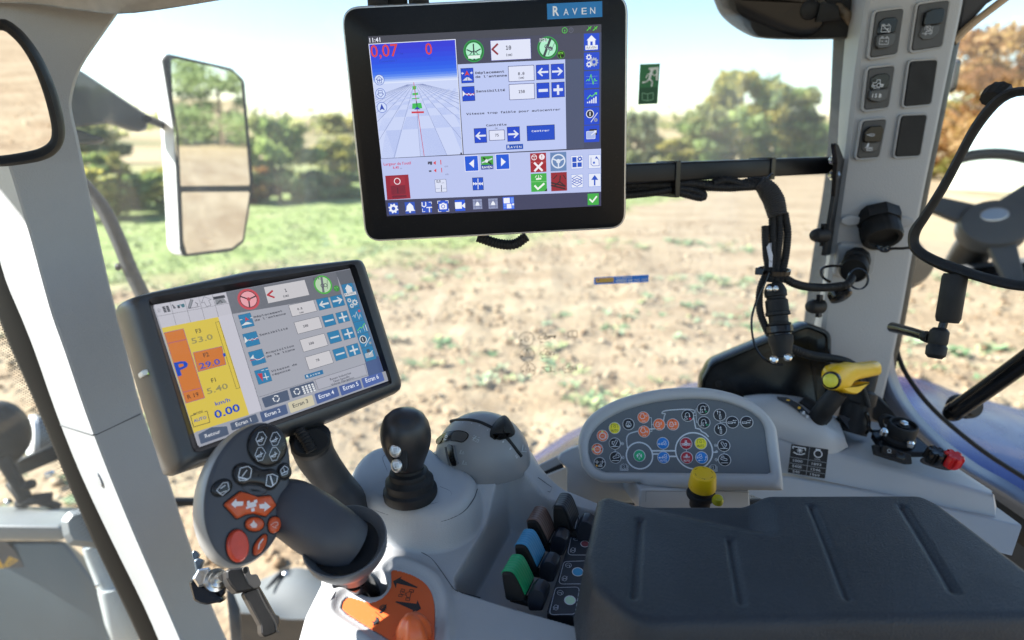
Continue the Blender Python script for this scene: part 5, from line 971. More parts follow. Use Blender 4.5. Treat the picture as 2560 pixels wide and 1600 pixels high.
for i,(x0,y0,x1,y1) in enumerate(((320,1234,387,1302),(421,1230,488,1297),(521,1226,588,1291),(623,1221,689,1286),(725,1217,790,1281),(834,1212,893,1270),(928,1208,988,1267),(1016,1199,1087,1270),(1531,1178,1598,1244))):
    a.rect(x0,y0,x1,y1,['#2f55bc','#2f55bc','#2c55c4','#2858d0','#2459dc','#8f98bc','#8f98bc','#2a62ea','#3fae48'][i]); x,y=(x0+x1)/2,(y0+y1)/2; W_='#edf1fb'
    if i==0: gear(x,y,30,W_,8,'#2f55bc')
    if i==1: a.G(x,y,30,[(-.25,-.8),(0,-1),(.25,-.8),(.65,-.35),(.75,.35),(1,.65),(-1,.65),(-.75,.35),(-.65,-.35)],W_); a.disc(x,y+24,6,W_)
    if i==2: a.line([(527,1232),(528,1252),(541,1258),(550,1250),(549,1230)],6,W_); a.line([(555,1262),(586,1260)],6,W_); a.line([(571,1262),(573,1288)],6,W_); a.line([(568,1230),(584,1229),(585,1240)],3,W_); a.line([(530,1270),(531,1287),(545,1286)],3,W_)
    if i==3: a.rect(632,1240,679,1271,W_,4); a.rect(647,1234,664,1242,W_); a.ring(655,1255,12,4,'#2858d0'); a.L(x,y,32,[(-1,-.55),(-1,-1),(-.5,-1)],3,W_); a.L(x,y,32,[(1,-.55),(1,-1),(.5,-1)],3,W_); a.L(x,y,32,[(-1,.55),(-1,1),(-.5,1)],3,W_); a.L(x,y,32,[(1,.55),(1,1),(.5,1)],3,W_)
    if i==4: a.rect(726,1230,770,1268,W_,3); a.poly([(770,1248),(788,1232),(789,1266),(770,1254)],W_)
    if i in(5,6): a.G(x,y,18,[(0,-1),(1,.5),(-1,.5)],W_); a.L(x,y,26,[(-1,.6),(1,.6)],3,'#6a7294'); a.L(x,y,26,[(-1,-.6),(1,-.6)],3,'#6a7294'); a.L(x,y,26,[(-.4,-1),(-.6,1)],3,'#6a7294'); a.L(x,y,26,[(.4,-1),(.6,1)],3,'#6a7294')
    if i==7: a.rect(1021,1204,1060,1235,W_); a.rect(1064,1202,1083,1232,'#6a96f2'); a.rect(1040,1240,1070,1266,W_); a.rect(1073,1237,1085,1248,W_); a.rect(1023,1240,1035,1252,'#6a96f2'); a.rect(1024,1256,1036,1266,'#6a96f2'); a.rect(1074,1252,1085,1264,'#6a96f2')
    if i==8: a.line([(1544,1212),(1560,1227),(1585,1195)],9,'#f4f8f4')
a.build('screen',um)
# ================================================================ LOWER TOUCHSCREEN
lf=rectframe(C2,[(243,355),(1550,110),(1795,855),(545,1295)],.575)
lo=thing('touchscreen_monitor','lower black touchscreen tilted beside the left pillar showing a yellow gear panel','monitor',lf.at(.1,.07))
wr=.013
outer=rnd(lf.uvs(C2,[(38,312),(230,255),(880,112),(1640,36),(1665,70),(1918,880),(1900,925),(1440,1128),(1000,1280),(400,1482),(378,1462),(200,870)],0),[.006,.03,.1,.006,.006,.008,.008,.06,.08,.006,.006,.1],7)
opn=rnd(lf.uvs(C2,[(212,306),(1583,78),(1832,872),(520,1338)],wr*.7),[.004]*4,5)
scr=rnd(lf.uvs(C2,[(240,350),(1553,106),(1799,858),(543,1300)],0),[.0005]*4,5)
cc_=opn.mean(0); O=polar(ccw(outer),cc_,200); I=polar(ccw(opn),cc_,200); S_=polar(ccw(scr),cc_,200); mixl=lambda k:O*(1-k)+I*k
wf=lambda k:k
loft2('casing',lf,[(mixl(.25),-.045),(mixl(.04),-.036),(mixl(.0),-.020),(mixl(.03),-.010),(mixl(.14),-.002),(mixl(.32),.0045),(mixl(.6),.0085),(mixl(.97),wr*.7)],mat('monitor_casing',(.042,.043,.045),.4,spec=.7,bump=('noise',1300,.06),var=(12,.15)),lo,cap1=False,ang=60)
loft2('bezel',lf,[(I,wr*.7+.0001),(I*.985+S_*.015,wr*.66),(S_*.97+I*.03,.0006),(S_,.0004)],GLASSB,lo,cap0=False,cap1=False)
f_=lf; V,F=shellVF(lf,ccw(lf.uvs(C2,[(160,800),(172,788),(252,776),(262,783),(258,798),(175,828),(166,822)],-.004)),[(0,-.012),(0,-.0005),(.0006,.0004)]); mk('status_light',V,F,mat('clear_lens',(.8,.82,.78),.2),lo)
a=Art(lf.moved(0),C2,w0=.0006,em=lambda h:em(h,1.6)); a.poly([(212,798),(240,792),(240,806),(212,814)],'#9fe01c',r=5); a.build('status_led',lo)
a=UIart(lf,C2); GY='#a2a4ae'; TX='#3b3d48'; TB='#2f7ba8'
def q4(*p): return list(p)
a.poly([(243,355),(1550,110),(1795,855),(545,1295)],GY); a.poly([(243,355),(1550,110),(1552,118),(246,362)],'#7d808c')
a.poly([(724,268),(1458,132),(1496,288),(768,412)],'#6d7079'); a.poly([(1454,133),(1552,115),(1580,205),(1490,222)],'#62666f')
a.poly([(1490,222),(1580,205),(1740,690),(1648,714)],'#5f7896'); a.poly([(1648,714),(1740,690),(1795,855),(1690,890)],'#4b5c86')
a.poly([(250,352),(724,268),(768,412),(280,430)],'#bab9c2'); a.poly([(282,426),(768,410),(690,432),(302,505)],'#c4c3cc'); a.poly([(250,352),(728,268),(768,410),(302,505)],'#bdbcc6')
for p in ([(275,430),(770,340-6)],): a.line([(274,428),(746,340)],2,'#55575f')
for x0,y0,x1,y1 in ((356,332,398,484),(452,314,494,465),(546,298,588,447),(636,282,680,432)): a.line([(x0,y0),(x1,y1)],2,'#55575f')
a.line([(282,389),(275,402)],2,'#777777'); a.L(284,387,14,[(0,-1),(.8,0),(.35,0),(.35,1),(-.35,1),(-.35,0),(-.8,0)],2,'#777a84',True)
for j in range(4):
    for i in range(2): a.rect(304+i*24+j*4,364+j*10-i*4,325+i*24+j*4,369+j*10-i*4,'#34363e')
a.line([(372,352),(392,372)],8,'#4a4d55'); a.disc(385,370,7,'#4a4d55'); a.disc(415,366,9,'#3f424a'); a.disc(443,358,12,'#3f6f7c'); a.line([(405,358),(450,346)],6,'#3f6f7c')
a.line([(500,322),(486,368)],20,'#55575f'); a.line([(500,322),(486,366)],12,'#8d9098'); a.line([(525,336),(540,345),(538,358)],4,'#3f424a'); a.line([(474,378),(555,362)],3,'#3f424a')
a.L(598,328,36,[(0,-1),(1,0),(.45,0),(.45,1),(-.45,1),(-.45,0),(-1,0)],3,'#6d7079',True,rot=.17)
a.poly([(640,300),(716,286),(724,304),(646,318)],'#3a3c44'); a.poly([(655,318),(712,308),(735,336),(660,352)],'#85888f'); a.line([(668,346),(690,322),(704,338)],5,'#34363e')
YL='#d3bd4c'; a.poly([(302,505),(676,432),(882,1082),(515,1202)],YL); a.poly([(676,432),(768,411),(966,1052),(882,1082)],'#c2c1cc'); a.line([(768,411),(966,1052)],2.5,'#4a4d58')
OG='#c97636'; PU='#7a4fa0'; a.poly([(317,538),(445,510),(587,968),(462,1004)],OG); a.line([(317,538),(445,510),(587,968),(462,1004)],3,PU,True); a.line([(340,608),(468,580)],3,PU); a.line([(440,932),(566,902)],3,PU)
a.text(408,824,104,'P','#1c49b4',bold=.03,width=92); a.text(476,977,32,'R 19','#4a3428',bold=.01)
a.text(531,541,31,'F3','#4a4636',bold=.02); a.text(504,611,42,'53.0','#908a5c',bold=.02,width=150); a.poly([(509,669),(700,627),(727,747),(543,795)],OG); a.line([(509,669),(700,627),(727,747),(543,795)],3,PU,True); a.text(582,700,31,'F2','#4a3c34',bold=.02); a.text(556,779,44,'29.0','#2450b4',bold=.02,width=146)
a.text(634,868,31,'F1','#4a4636',bold=.02); a.text(606,945,42,'5.40','#908a5c',bold=.02,width=148); a.text(659,1021,28,'km/h','#2450b4',bold=.02,width=104); a.text(658,1106,56,'0.00','#1c49b4',bold=.035,width=180)
a.line([(657,468),(681,462),(819,901),(796,908)],3,'#6a6238',True); a.poly([(704,676),(720,671),(727,691),(711,696)],'#2450b4')
a.line([(510,1083),(492,1088),(513,1162),(620,1130),(602,1056),(585,1060)],4,'#34363e'); a.text(514,1085,17,'MODE','#34363e',bold=.02,width=66,rot=.02); a.text(516,1132,23,'AUTO','#2450b4',bold=.02,width=88)
a.disc(877,315,73,'#b24650'); a.disc(877,315,58,'#2f3138'); a.disc(877,315,54,'#e2a0a8')
for dx,dy in ((-52,-18),(50,-22),(8,56)): a.line([(877,315),(877+dx,315+dy)],9,'#3a3238')
a.disc(877,315,13,'#b24650'); a.ring(877,315,73,15,'#c04e58'); a.ring(877,315,58,4,'#4a3036')
a.poly([(978,236),(1247,187),(1279,286),(1007,342)],'#c6c4c8'); a.line([(1034,260),(1003,287),(1045,303)],12,'#b23640'); a.text(1120,268,30,'1',TX,'mono',.02); a.text(1108,303,19,'(cm)',TX,'mono',.03)
a.disc(1370,219,60,'#4fae48'); a.disc(1370,219,50,'#b4cfae'); a.L(1370,219,50,[(.1,-.9),(-.25,.85)],15,'#6d7079'); a.ring(1366,225,13,4,'#55585f'); a.ring(1386,222,12,4,'#55585f'); a.L(1370,219,50,[(.75,-.5),(.4,.6)],3,'#55585f'); a.text(1308,192,21,'RTK','#55585f',bold=.01,width=48); a.disc(1459,244,19,'#3f8a40'); a.text(1459,243,10,'RTK','#8fd08a',al='c'); a.text(1459,256,10,'L','#8fd08a',al='c')
a.c=M3
def tl(x0,y0,x1,y1,h=TB): a.rect(x0,y0,x1,y1,h,0,3,'#4a5f70')
for t in ((1122,236,1280,338),(1163,372,1324,478),(1203,512,1370,622),(1256,656,1418,758),(1296,797,1462,902),(1346,942,1511,1053)): tl(*t)
a.G(1200,275,42,[(0,-1),(1.05,0),(.8,0),(.8,1),(-.8,1),(-.8,0),(-1.05,0)],'#d2d4d8'); a.poly([(1152,332),(1280,308),(1287,340),(1160,366)],'#d2d4d8'); a.text(1166,356,20,'RAVEN','#44505c',width=108)
for x,y,r_ in ((1270,430,34),(1208,408,24),(1236,468,24)): gear(x,y,r_,'#c3c8cc',8,TB)
a.line([(1245,590),(1262,570),(1272,600),(1285,535),(1318,618),(1325,560),(1340,595)],5,'#b9c4cc'); a.disc(1318,525,14,'#c05060')
for i,h in enumerate((10,24,40,56,72)): a.rect(1300+i*22,768-i*5-h,1314+i*22,768-i*5,'#c3ccd2')
a.line([(1300,745),(1328,708),(1345,716),(1378,662)],7,'#6cc85c')
a.disc(1361,842,40,'#dcdee0'); a.disc(1361,842,32,'#3c4a56'); a.text(1362,860,36,'1','#dcdee0',bold=.03,al='c'); a.line([(1435,818),(1384,915)],7,'#c8ccd0'); a.disc(1438,880,15,'#8d949c')
a.rect(1395,955,1450,1010,'#46505c',6); a.poly([(1378,1000),(1462,975),(1480,1030),(1392,1052)],'#a8b0b8',r=8); a.line([(1430,1010),(1464,965)],6,'#dcdee0')
def row(ic,texts,bx,val,b1,b2,kind,cm=False):
    tl(*ic); x=(ic[0]+ic[2])/2; y=(ic[1]+ic[3])/2; W_='#d8dadc'
    if kind==0: a.G(x+2,y-18,26,[(0,-1),(1,1),(0,.5),(-1,1)],'#c03a48',rot=.17); a.poly([(x-60,y+60),(x-8,y+20),(x+15,y+16),(x+70,y+30)],W_); a.line([(x-72,y-6),(x-48,y-12)],7,W_); a.line([(x+46,y-30),(x+68,y-34)],7,W_)
    if kind==1: a.poly([(x-80,y-30),(x-38,y+16),(x-70,y+45)],W_); a.line([(x-38,y+12),(x-15,y+2),(x+10,y+14),(x+35,y-8),(x+60,y),(x+78,y-20)],7,'#b84450'); a.line([(x-38,y+8),(x-15,y+14),(x+10,y-4),(x+35,y+6),(x+60,y-18),(x+78,y-12)],6,W_)
    if kind==2: a.poly([(x-45,y-30),(x-35,y+14),(x-80,y+16)],W_); a.line([(x-80,y+38),(x-20,y+24),(x+30,y+20),(x+75,y)],7,'#b84450'); a.line([(x-38,y+6),(x-5,y+30),(x+30,y+22),(x+75,y-6)],6,W_)
    if kind==3: a.poly([(x-66,y-22),(x-12,y-30),(x-2,y+65)],'#b83a4c'); a.rect(x+14,y-30,x+48,y+45,W_,5); a.line([(x+5,y+20),(x+60,y+10)],9,W_); a.line([(x-20,y-58),(x+8,y-64)],6,W_); a.line([(x+28,y-68),(x+56,y-74)],6,W_)
    for (tx,ty,s_,wd_) in texts: a.text(tx,ty,29,s_,TX,'mono',.025,width=wd_)
    a.rect(*bx,'#c9c7cb',3,4,'#5a5d66'); a.text(*val[:2],36 if not cm else 34,val[2],TX,'mono',.02)
    if cm: a.text(656,556,24,'(cm)',TX,'mono',.03)
    tl(*b1); tl(*b2)
row((-28,577,152,690),[(149,606,'Déplacement',340),(160,643,"de l'antenne",372)],(534,466,847,525),(634,520,'0.0'),(837,402,1004,490),(992,372,1158,460),0,True)
row((20,788,216,892),[(212,806,'Sensibilité',340)],(594,656,907,712),(697,712,'100'),(900,590,1060,674),(1053,554,1211,634),1)
row((84,988,282,1096),[(277,1007,'Acquisition',342),(288,1046,'de la ligne',342)],(655,850,967,906),(760,906,'100'),(957,772,1121,858),(1112,737,1271,816),2)
row((150,1195,346,1300),[(340,1210,'Vitesse de',310),(354,1247,'réponse',212)],(715,1044,1026,1100),(838,1091,'70'),(1017,962,1182,1044),(1170,920,1331,1000),3)
WA='#cdd0d4'
def arr(x,y,k,d): a.G(x,y,k,[(-1*d,0),(-.15*d,-.7),(0,-.55),(-.38*d,-.17),(1*d,-.17),(1*d,.17),(-.38*d,.17),(0,.55),(-.15*d,.7)],WA)
arr(922,452,56,1); arr(1074,412,56,-1)
for (x,y) in ((981,634),(1042,818),(1103,1003)): a.G(x,y,50,[(-1,-.16),(1,-.16),(1,.16),(-1,.16)],WA)
for (x,y) in ((1134,597),(1195,779),(1254,962)): a.G(x,y,48,[(-1,-.18),(-.18,-.18),(-.18,-1),(.18,-1),(.18,-.18),(1,-.18),(1,.18),(.18,.18),(.18,1),(-.18,1),(-.18,.18),(-1,.18)],WA)
a.poly([(705,1238),(905,1180),(917,1226),(717,1286)],'#2a6f9e'); a.text(733,1270,30,'R','#e4e8ea',bold=.02); a.text(768,1258,20,'A V E N','#e4e8ea',bold=.01,width=118)
a.line([(200,1484),(820,1290),(860,1402),(1420,1235),(1384,1112)],3,'#4a4d58'); a.poly([(826,1292),(1368,1120),(1396,1224),(862,1400)],'#aaabb6'); a.line([(822,1290),(1384,1112)],3,'#4a4d58'); a.line([(1370,1118),(1398,1224)],3,'#6a6d78')
a.text(1110,1262,23,'Raven Industries',TX,al='c',bold=.01,width=246); a.text(1122,1292,23,'Non-Specific',TX,al='c',bold=.01,width=188); a.text(1132,1318,23,'Vehicle Navigation',TX,al='c',bold=.01,width=270)
a.c=C2; BT='#4e5a70'
a.poly([(958,972),(1130,916),(1146,984),(982,1036)],BT,r=8); a.poly([(1142,908),(1302,858),(1320,922),(1163,973)],BT,r=8)
def recyc(x,y,k):
    for t in (0,2.09,4.19): a.L(x,y,k,[(math.cos(t+.15)*.9,math.sin(t+.15)*.9),(math.cos(t+.75)*.9,math.sin(t+.75)*.9),(math.cos(t+1.3)*.9,math.sin(t+1.3)*.9)],6,'#dcdee2'); a.G(x,y,k,[(math.cos(t+1.3)*1.25,math.sin(t+1.3)*1.25),(math.cos(t+1.3)*.5,math.sin(t+1.3)*.5),(math.cos(t+1.8)*.9,math.sin(t+1.8)*.9)],'#dcdee2')
recyc(1055,975,22); recyc(1193,928,21)
for i in range(4):
    for j in range(4): x=1222+i*21+j*5; y=896+j*13-i*6; a.rect(x,y,x+17,y+6,'#dcdee2')
a.poly([(520,1196),(1780,792),(1797,858),(545,1297)],'#9a9da8')
for p,t,h,tc_,tx in (([(538,1212),(625,1165),(728,1158),(742,1212),(556,1277)],'Retour',BT,'#d4d6dc',(586,1236)),([(748,1138),(920,1076),(942,1128),(762,1188)],'Ecran 1',BT,'#d4d6dc',(790,1160)),([(944,1066),(1118,1012),(1134,1074),(964,1132)],'Ecran 2','#4a5a7e','#dfe2ea',(984,1098)),([(1130,1003),(1292,950),(1310,1016),(1150,1072)],'Ecran 3','#c9c1a6','#34363e',(1168,1036)),([(1306,944),(1456,897),(1474,956),(1326,1012)],'Ecran 4','#4a5d90','#e4e8f4',(1340,978)),([(1468,893),(1608,850),(1624,906),(1487,957)],'Ecran 5','#4a5d94','#e4e8f4',(1502,922)),([(1616,842),(1754,799),(1772,855),(1635,906)],'Ecran 6','#4d62a0','#e4e8f4',(1650,870))):
    a.poly(p,h,r=8); a.text(tx[0],tx[1],27 if t!='Retour' else 27,t,tc_,bold=.015,width=108 if t!='Ecran 6' else 92)
a.build('screen',lo)
# support arm below the lower monitor
p0=P(*C2(1420,1150),.64); p1=P(*C2(1330,1290),.655); p2=P(*C2(1330,1360),.665); p3=P(*C3(1010,480),.68); p4=P(*C3(1110,590),.69); p5=P(*C3(1150,680),.69)
V,F=tubeVF([P(*C2(1285,1225),.652),P(*C2(1300,1290),.66),P(*C2(1330,1360),.67),P(*C2(1390,1450),.68),P(*C3(1040,500),.69),P(*C3(1120,600),.69),P(*C3(1150,690),.69)],[.021,.021,.0205,.0195,.0195,.0195,.0195],18); mk('support_arm',V,F,mat('arm_black',(.05,.05,.052),.55,bump=('noise',1500,.2),var=(30,.15)),lo)
hf=facing(*C2(1290,1265),.628,yaw=0,pit=-18)
hl=cr(hf.uvs(C2,[(1290+138*math.cos(t),1262-22*math.cos(t)+98*math.sin(t)) for t in np.linspace(0,6.283,15)[:-1]]),4,True)
V,F=shellVF(hf,hl,[(.014,-.045),(.006,-.03),(0,-.012),(.001,-.003),(.004,0)]); mk('arm_socket',V,F,BLACKM,lo)
shell('socket_opening',hf,ell(*hf.uv(*C2(1305,1255)),.0150,.0125,26),[(0,.0002),(0,.0007)],mat('void',(.004,.004,.004),.8),lo)
V,F=tubeVF([hf.at(*hf.uv(*C2(x,y)),w) for x,y,w in [(1215,1190,.004),(1245,1235,.004),(1275,1280,.003),(1300,1325,.0015)]],.0060,12,rib=(.0030,.13)); mk('cable_stub',V,F,BLACKM,lo)
# ================================================================ CONTROL GRIP
gfm=facing(*N8(560,780),.555,yaw=24,pit=-2)
cg=thing('control_grip','grey multi-button control grip with orange and black buttons in front of the lower monitor','control lever',P(*C3(1290,1230),.63))
face=cr(gfm.uvs(N8,[(690,62),(820,85),(920,190),(972,360),(985,560),(950,780),(905,1000),(850,1200),(740,1350),(600,1455),(440,1495),(300,1430),(190,1290),(118,1080),(108,850),(150,620),(250,390),(400,200),(560,95)]),5,True)
shell('grip_head',gfm,face,[(.020,-.034),(.006,-.030),(0,-.022),(-.001,-.012),(-.0005,-.004),(.001,-.0008)],GRIPR,cg)
shell('face_plate',gfm,inset(ccw(face),.0012),[(0,-.003),(0,.0002),(.0012,.0012),(.004,.0018)],GRIPG,cg)
BTN=mat('button_black',(.014,.014,.016),.3,var=(60,.25)); ORB=mat('button_orange',(.60,.085,.018),.33,var=(50,.1)); ORR=mat('button_red_orange',(.62,.055,.02),.36,var=(60,.15))
def gbtn(pts,m,h,sym=None,label=None,closed=True,well=True):
    l=cr(gfm.uvs(N8,pts),5,True) if closed else A(pts)
    if well: shell('button_well',gfm,inset(ccw(l),-.0010),[(0,.0012),(0,.0022),(.0006,.0024)],BLACKM,cg)
    b=shell('button',gfm,l,[(0,.001),(0,.001+h*.5),(.0006,.001+h*.8),(.0018,.001+h)],m,cg,label=label)
    if sym: a=Art(gfm.moved(.0012+h),N8,w0=.0001); sym(a); a.build('symbol',b)
    return b
SY='#cdd2da'
def slit(a,x,y,k=1): a.line([(x-45*k,y+10*k),(x-15*k,y-60*k),(x+25*k,y-68*k),(x+62*k,y-15*k),(x+30*k,y+60*k),(x-15*k,y+70*k)],5.5*k,SY,True); a.line([(x-28*k,y+25*k),(x+30*k,y-5*k)],10*k,SY); a.line([(x+12*k,y-20*k),(x+18*k,y+25*k)],6.5*k,SY); a.line([(x-30*k,y+28*k),(x+10*k,y+28*k)],7*k,SY)
gbtn([(735+190*math.cos(t),300+205*math.sin(t)) for t in np.linspace(0,6.28,15)[:-1]],BTN,.0042,lambda a:[slit(a,*p) for p in ((680,225),(820,228),(670,378),(812,378))],'large round black button with four symbols')
gbtn([(398,560),(430,500),(510,478),(600,508),(690,545),(780,536),(845,580),(858,640),(800,722),(740,728),(680,688),(570,674),(480,690),(415,640)],BTN,.0038,lambda a:(a.line([(480,520),(560,500),(592,530),(580,610),(540,640),(470,640),(462,600)],8,SY,True),a.line([(470,610),(550,630)],14,SY),a.line([(500,600),(545,540)],9,SY),a.line([(748,590),(800,578),(850,600),(840,660),(790,705),(735,690)],8,SY,True),a.line([(780,600),(805,690)],15,SY)),'curved black rocker button')
gbtn([(285+98*math.cos(t),718+82*math.sin(t-.3)) for t in np.linspace(0,6.28,11)[:-1]],BTN,.0034,lambda a:(a.line([(245,740),(310,665),(355,660),(370,730),(300,790)],7,SY,True),a.line([(285,720),(330,690)],9,SY),a.line([(270,770),(340,745)],6,SY)))
gbtn([(906+64*math.cos(t),556+78*math.sin(t)) for t in np.linspace(0,6.28,11)[:-1]],BTN,.0034,lambda a:(a.line([(880,540),(920,495),(958,520),(945,575),(895,590)],6,SY,True),a.line([(890,575),(940,550)],9,SY),a.line([(912,520),(920,560)],6,SY)))
gbtn(rnd(gfm.uvs(N8,[(298,882),(462,755),(545,775),(640,808),(765,795),(825,892),(722,1004),(600,972),(520,985),(432,1028)]),.0022,4),ORB,.0042,lambda a:(a.poly([(388,878),(440,822),(442,850),(512,850),(505,892),(438,898),(432,918)],'#e4dcdc'),a.poly([(782,902),(722,850),(722,872),(668,880),(674,920),(722,922),(715,952)],'#e4dcdc'),a.rect(545,870,640,900,'#e4dcdc'),a.rect(615,838,650,862,'#e4dcdc'),a.rect(585,920,625,945,'#e4dcdc'),a.rect(535,905,565,920,'#e4dcdc'),a.rect(545,848,575,862,'#e4dcdc')),'orange double-arrow button',False)
gbtn([(610+94*math.cos(t),1080+70*math.sin(t)) for t in np.linspace(0,6.28,12)[:-1]],ORB,.0036,lambda a:(a.poly([(575,1080),(600,1060),(610,1035),(630,1062),(650,1080),(640,1110),(600,1112)],'#e0cdc8'),))
gbtn([(745,1070),(778,1012),(840,1008),(872,1050),(856,1130),(800,1168),(756,1145)],ORB,.0036,lambda a:(a.line([(785,1085),(815,1060),(850,1055),(858,1078),(830,1100)],6,'#e0b8ac'),a.line([(800,1100),(840,1115)],5,'#e0b8ac')))
gbtn([(437+108*math.cos(t)-18*math.sin(t)*.3,1295+162*math.sin(t)+12*math.cos(t)) for t in np.linspace(0,6.28,14)[:-1]],ORR,.0060,None,'large plain red-orange oval button')
gbtn([(600,1378),(604,1295),(650,1225),(700,1182),(730,1192),(726,1260),(690,1335),(645,1378)],ORB,.0036,lambda a:a.line([(660,1320),(672,1270),(705,1225)],13,'#e0d4d0'))
l=cr(gfm.uvs(N8,[(478,708),(560,688),(660,694),(745,740),(700,790),(620,806),(540,775)]),5,True); shell('thumb_rest',gfm,l,[(0,.0016),(.0012,.0026),(.004,.0022)],GRIPG,cg)
V,F=tubeVF([P(*C3(640,620),.60),P(*C3(760,660),.592),P(*C3(900,750),.586),P(*C3(1020,830),.583),P(*C3(1130,900),.59)],[.024,.0275,.0285,.0275,.0255],28); mk('grip_stem',V,F,GRIPG,cg)
bc=P(*C3(1100,862),.577); ba=P(*C3(1182,1150),.622)-bc
V,F=latheVF(bc,ba,[(.0290,.010),(.0335,.003),(.0372,-.0015),(.0382,-.001),(.0385,.001),(.0375,.010),(.0335,.0185),(.0270,.0245),(.0215,.029),(.0185,.036),(.0172,.052),(.0150,.055)],48); mk('collar_bowl',V,F,COLLAR,cg)
lathe('bowl_lining',bc,ba,[(.0310,.0085),(.026,.012)],BLACKM,cg,seg=36)
V,F=tubeVF([P(*C3(1170,1110),.615),P(*C3(1230,1170),.633),P(*C3(1300,1270),.66)],[.0125,.012,.0115],16); mk('lever_shaft',V,F,BLACKG,cg)
V,F=tubeVF([P(*C3(1225,1120),.618),P(*C3(1300,1200),.635),P(*C3(1330,1260),.65)],.0022,6); mk('shaft_wire',V,F,BLACKM,cg)
# ================================================================ ARMREST CONSOLE
BO=A([0,.53,EYE-.435]); BN=nrm([0,-.15,1.])
def PB(c,x,y,dz=0): return PL(*c(x,y),BO+A([0,0,dz]),BN)
def XY(c,pts,dz): return A([PB(c,x,y,dz)[:2] for x,y in pts])
def sdf(poly,X,Y):
    p=A(poly); d=np.full(X.shape,1e9); ins=np.zeros(X.shape,bool)
    for i in range(len(p)):
        a=p[i]; b=p[(i+1)%len(p)]; ex,ey=b-a; wx=X-a[0]; wy=Y-a[1]; t=np.clip((wx*ex+wy*ey)/(ex*ex+ey*ey+1e-15),0,1); d=np.minimum(d,(wx-ex*t)**2+(wy-ey*t)**2)
        c=((a[1]>Y)!=(b[1]>Y)); 
        with np.errstate(all='ignore'): ins^=c&(X<(b[0]-a[0])*(Y-a[1])/(b[1]-a[1])+a[0])
    return np.where(ins,-1,1)*np.sqrt(d)
def smin(a,b,k): h=np.clip(.5+.5*(b-a)/k,0,1); return b*(1-h)+a*h-k*h*(1-h)
def smax(a,b,k): return -smin(-a,-b,k)
SRC=lambda x,y:(x,y)
podp=cr(XY(C4,[(98,600),(118,545),(180,425),(260,352),(360,318),(500,300),(640,325),(730,395),(855,462),(922,512),(942,560),(915,628),(850,705),(740,757),(620,770),(500,755),(360,715),(230,665),(140,630)],.030),4,True)
dcen=PB(M5,800,800,.026); DA,DB,DC,DPH=.0585,.047,.060,math.radians(-6)
dome_e=ell(dcen[0],dcen[1],DA,DB,48,DPH)
trayp=rnd(XY(C4,[(1128,540),(1560,650),(1900,735),(1960,1500),(1640,1428),(1100,1272),(800,1180),(796,1090)],.004),[.012,.02,.02,.02,.01,.02,.018,.012],6)
orp=cr(XY(M6,[(1148,262),(1240,256),(1500,335),(1735,472),(1868,660),(1925,900),(1932,1200),(1925,1520),(1900,1760),(1500,1790),(1060,1492),(700,1272),(400,1082),(262,968),(245,880),(290,790),(385,738),(520,772),(700,825),(810,828),(930,780),(1040,690),(1112,590),(1136,480),(1128,340)],0),3,True)
holep=cr(XY(M6,[(85,530),(105,475),(220,440),(500,395),(720,330),(800,295),(920,292),(1020,335),(1082,430),(1088,530),(1048,625),(960,710),(850,750),(750,752),(630,715),(480,650),(300,612),(130,596)],0),3,True)
outp=rnd(XY(SRC,[(766,1530),(811,1440),(850,1290),(900,1210),(1000,1150),(1290,1112),(1335,1140),(1356,1184),(1415,1222),(1500,1256),(1720,1300),(1840,1450),(1840,1740),(900,1740),(826,1602),(768,1556)],0),.015,5)
pall=np.concatenate([podp,dome_e,outp]); st=.00125
gx_=np.arange(pall[:,0].min()-.02,pall[:,0].max()+.01,st); gy_=np.arange(.385,pall[:,1].max()+.02,st); GX,GY=np.meshgrid(gx_,gy_)
s_pod=sdf(podp,GX,GY); s_dom=sdf(dome_e,GX,GY); s_tr=sdf(trayp,GX,GY); s_or=sdf(orp,GX,GY); s_ho=sdf(holep,GX,GY); s_out=np.minimum(np.minimum(sdf(outp,GX,GY),s_pod-.014),s_dom-.012)
h=np.zeros(GX.shape)
h+=.0045*np.exp(-((s_or-.011)/.006)**2)*(s_or>0)*np.clip((GY-.42)/.05,0,1)
hp=np.where(s_pod<0,.030+.0115*(1-np.exp(np.minimum(s_pod,0)/.0042)),.030-3.2*s_pod); h=smax(h,hp,.007)
hd=np.where(s_dom<0,.026,.026-.9*s_dom); h=smax(h,hd,.008)
h=np.where(s_or<.004,smin(h,np.where(s_or<0,-.0022,1)*1.0+np.maximum(s_or,0)*.9-0*h,.003),h)
h=smin(h,np.where(s_tr<.02,s_tr*8.0+.003,1.0),.005); h=np.maximum(h,-.054)
h=np.where(s_ho<.01,np.maximum(smin(h,s_ho*4+.002,.004),-.05),h)
gr2=(np.abs(s_pod)<.0009); h=np.where(gr2,h-.0014,h)
h=smin(h,-s_out*3.2,.014); h=np.maximum(h,-.16)
PZH=BO[2]+.15*(GY-BO[1])+h
keep=(h>-.155)
n0,n1=GX.shape; idx=np.arange(n0*n1).reshape(n0,n1); kf=keep[:-1,:-1]|keep[1:,:-1]|keep[:-1,1:]|keep[1:,1:]
F=np.stack([idx[:-1,:-1],idx[:-1,1:],idx[1:,1:],idx[1:,:-1]],-1)[kf]; V=np.stack([GX.ravel(),GY.ravel(),PZH.ravel()],1)
us=np.unique(F); rm_=-np.ones(len(V),int); rm_[us]=np.arange(len(us)); V=V[us]; F=rm_[F]
ac=thing('armrest_console','light grey moulded armrest console carrying joystick, dome and lever tray','console',(0.05,.55,EYE-.6))
mk('console_body',V,F,PLASTIC,ac,ang=None)
def hz_at(x,y):
    i=int(np.clip((y-gy_[0])/st,0,n0-1)); j=int(np.clip((x-gx_[0])/st,0,n1-1)); return PZH[i,j]
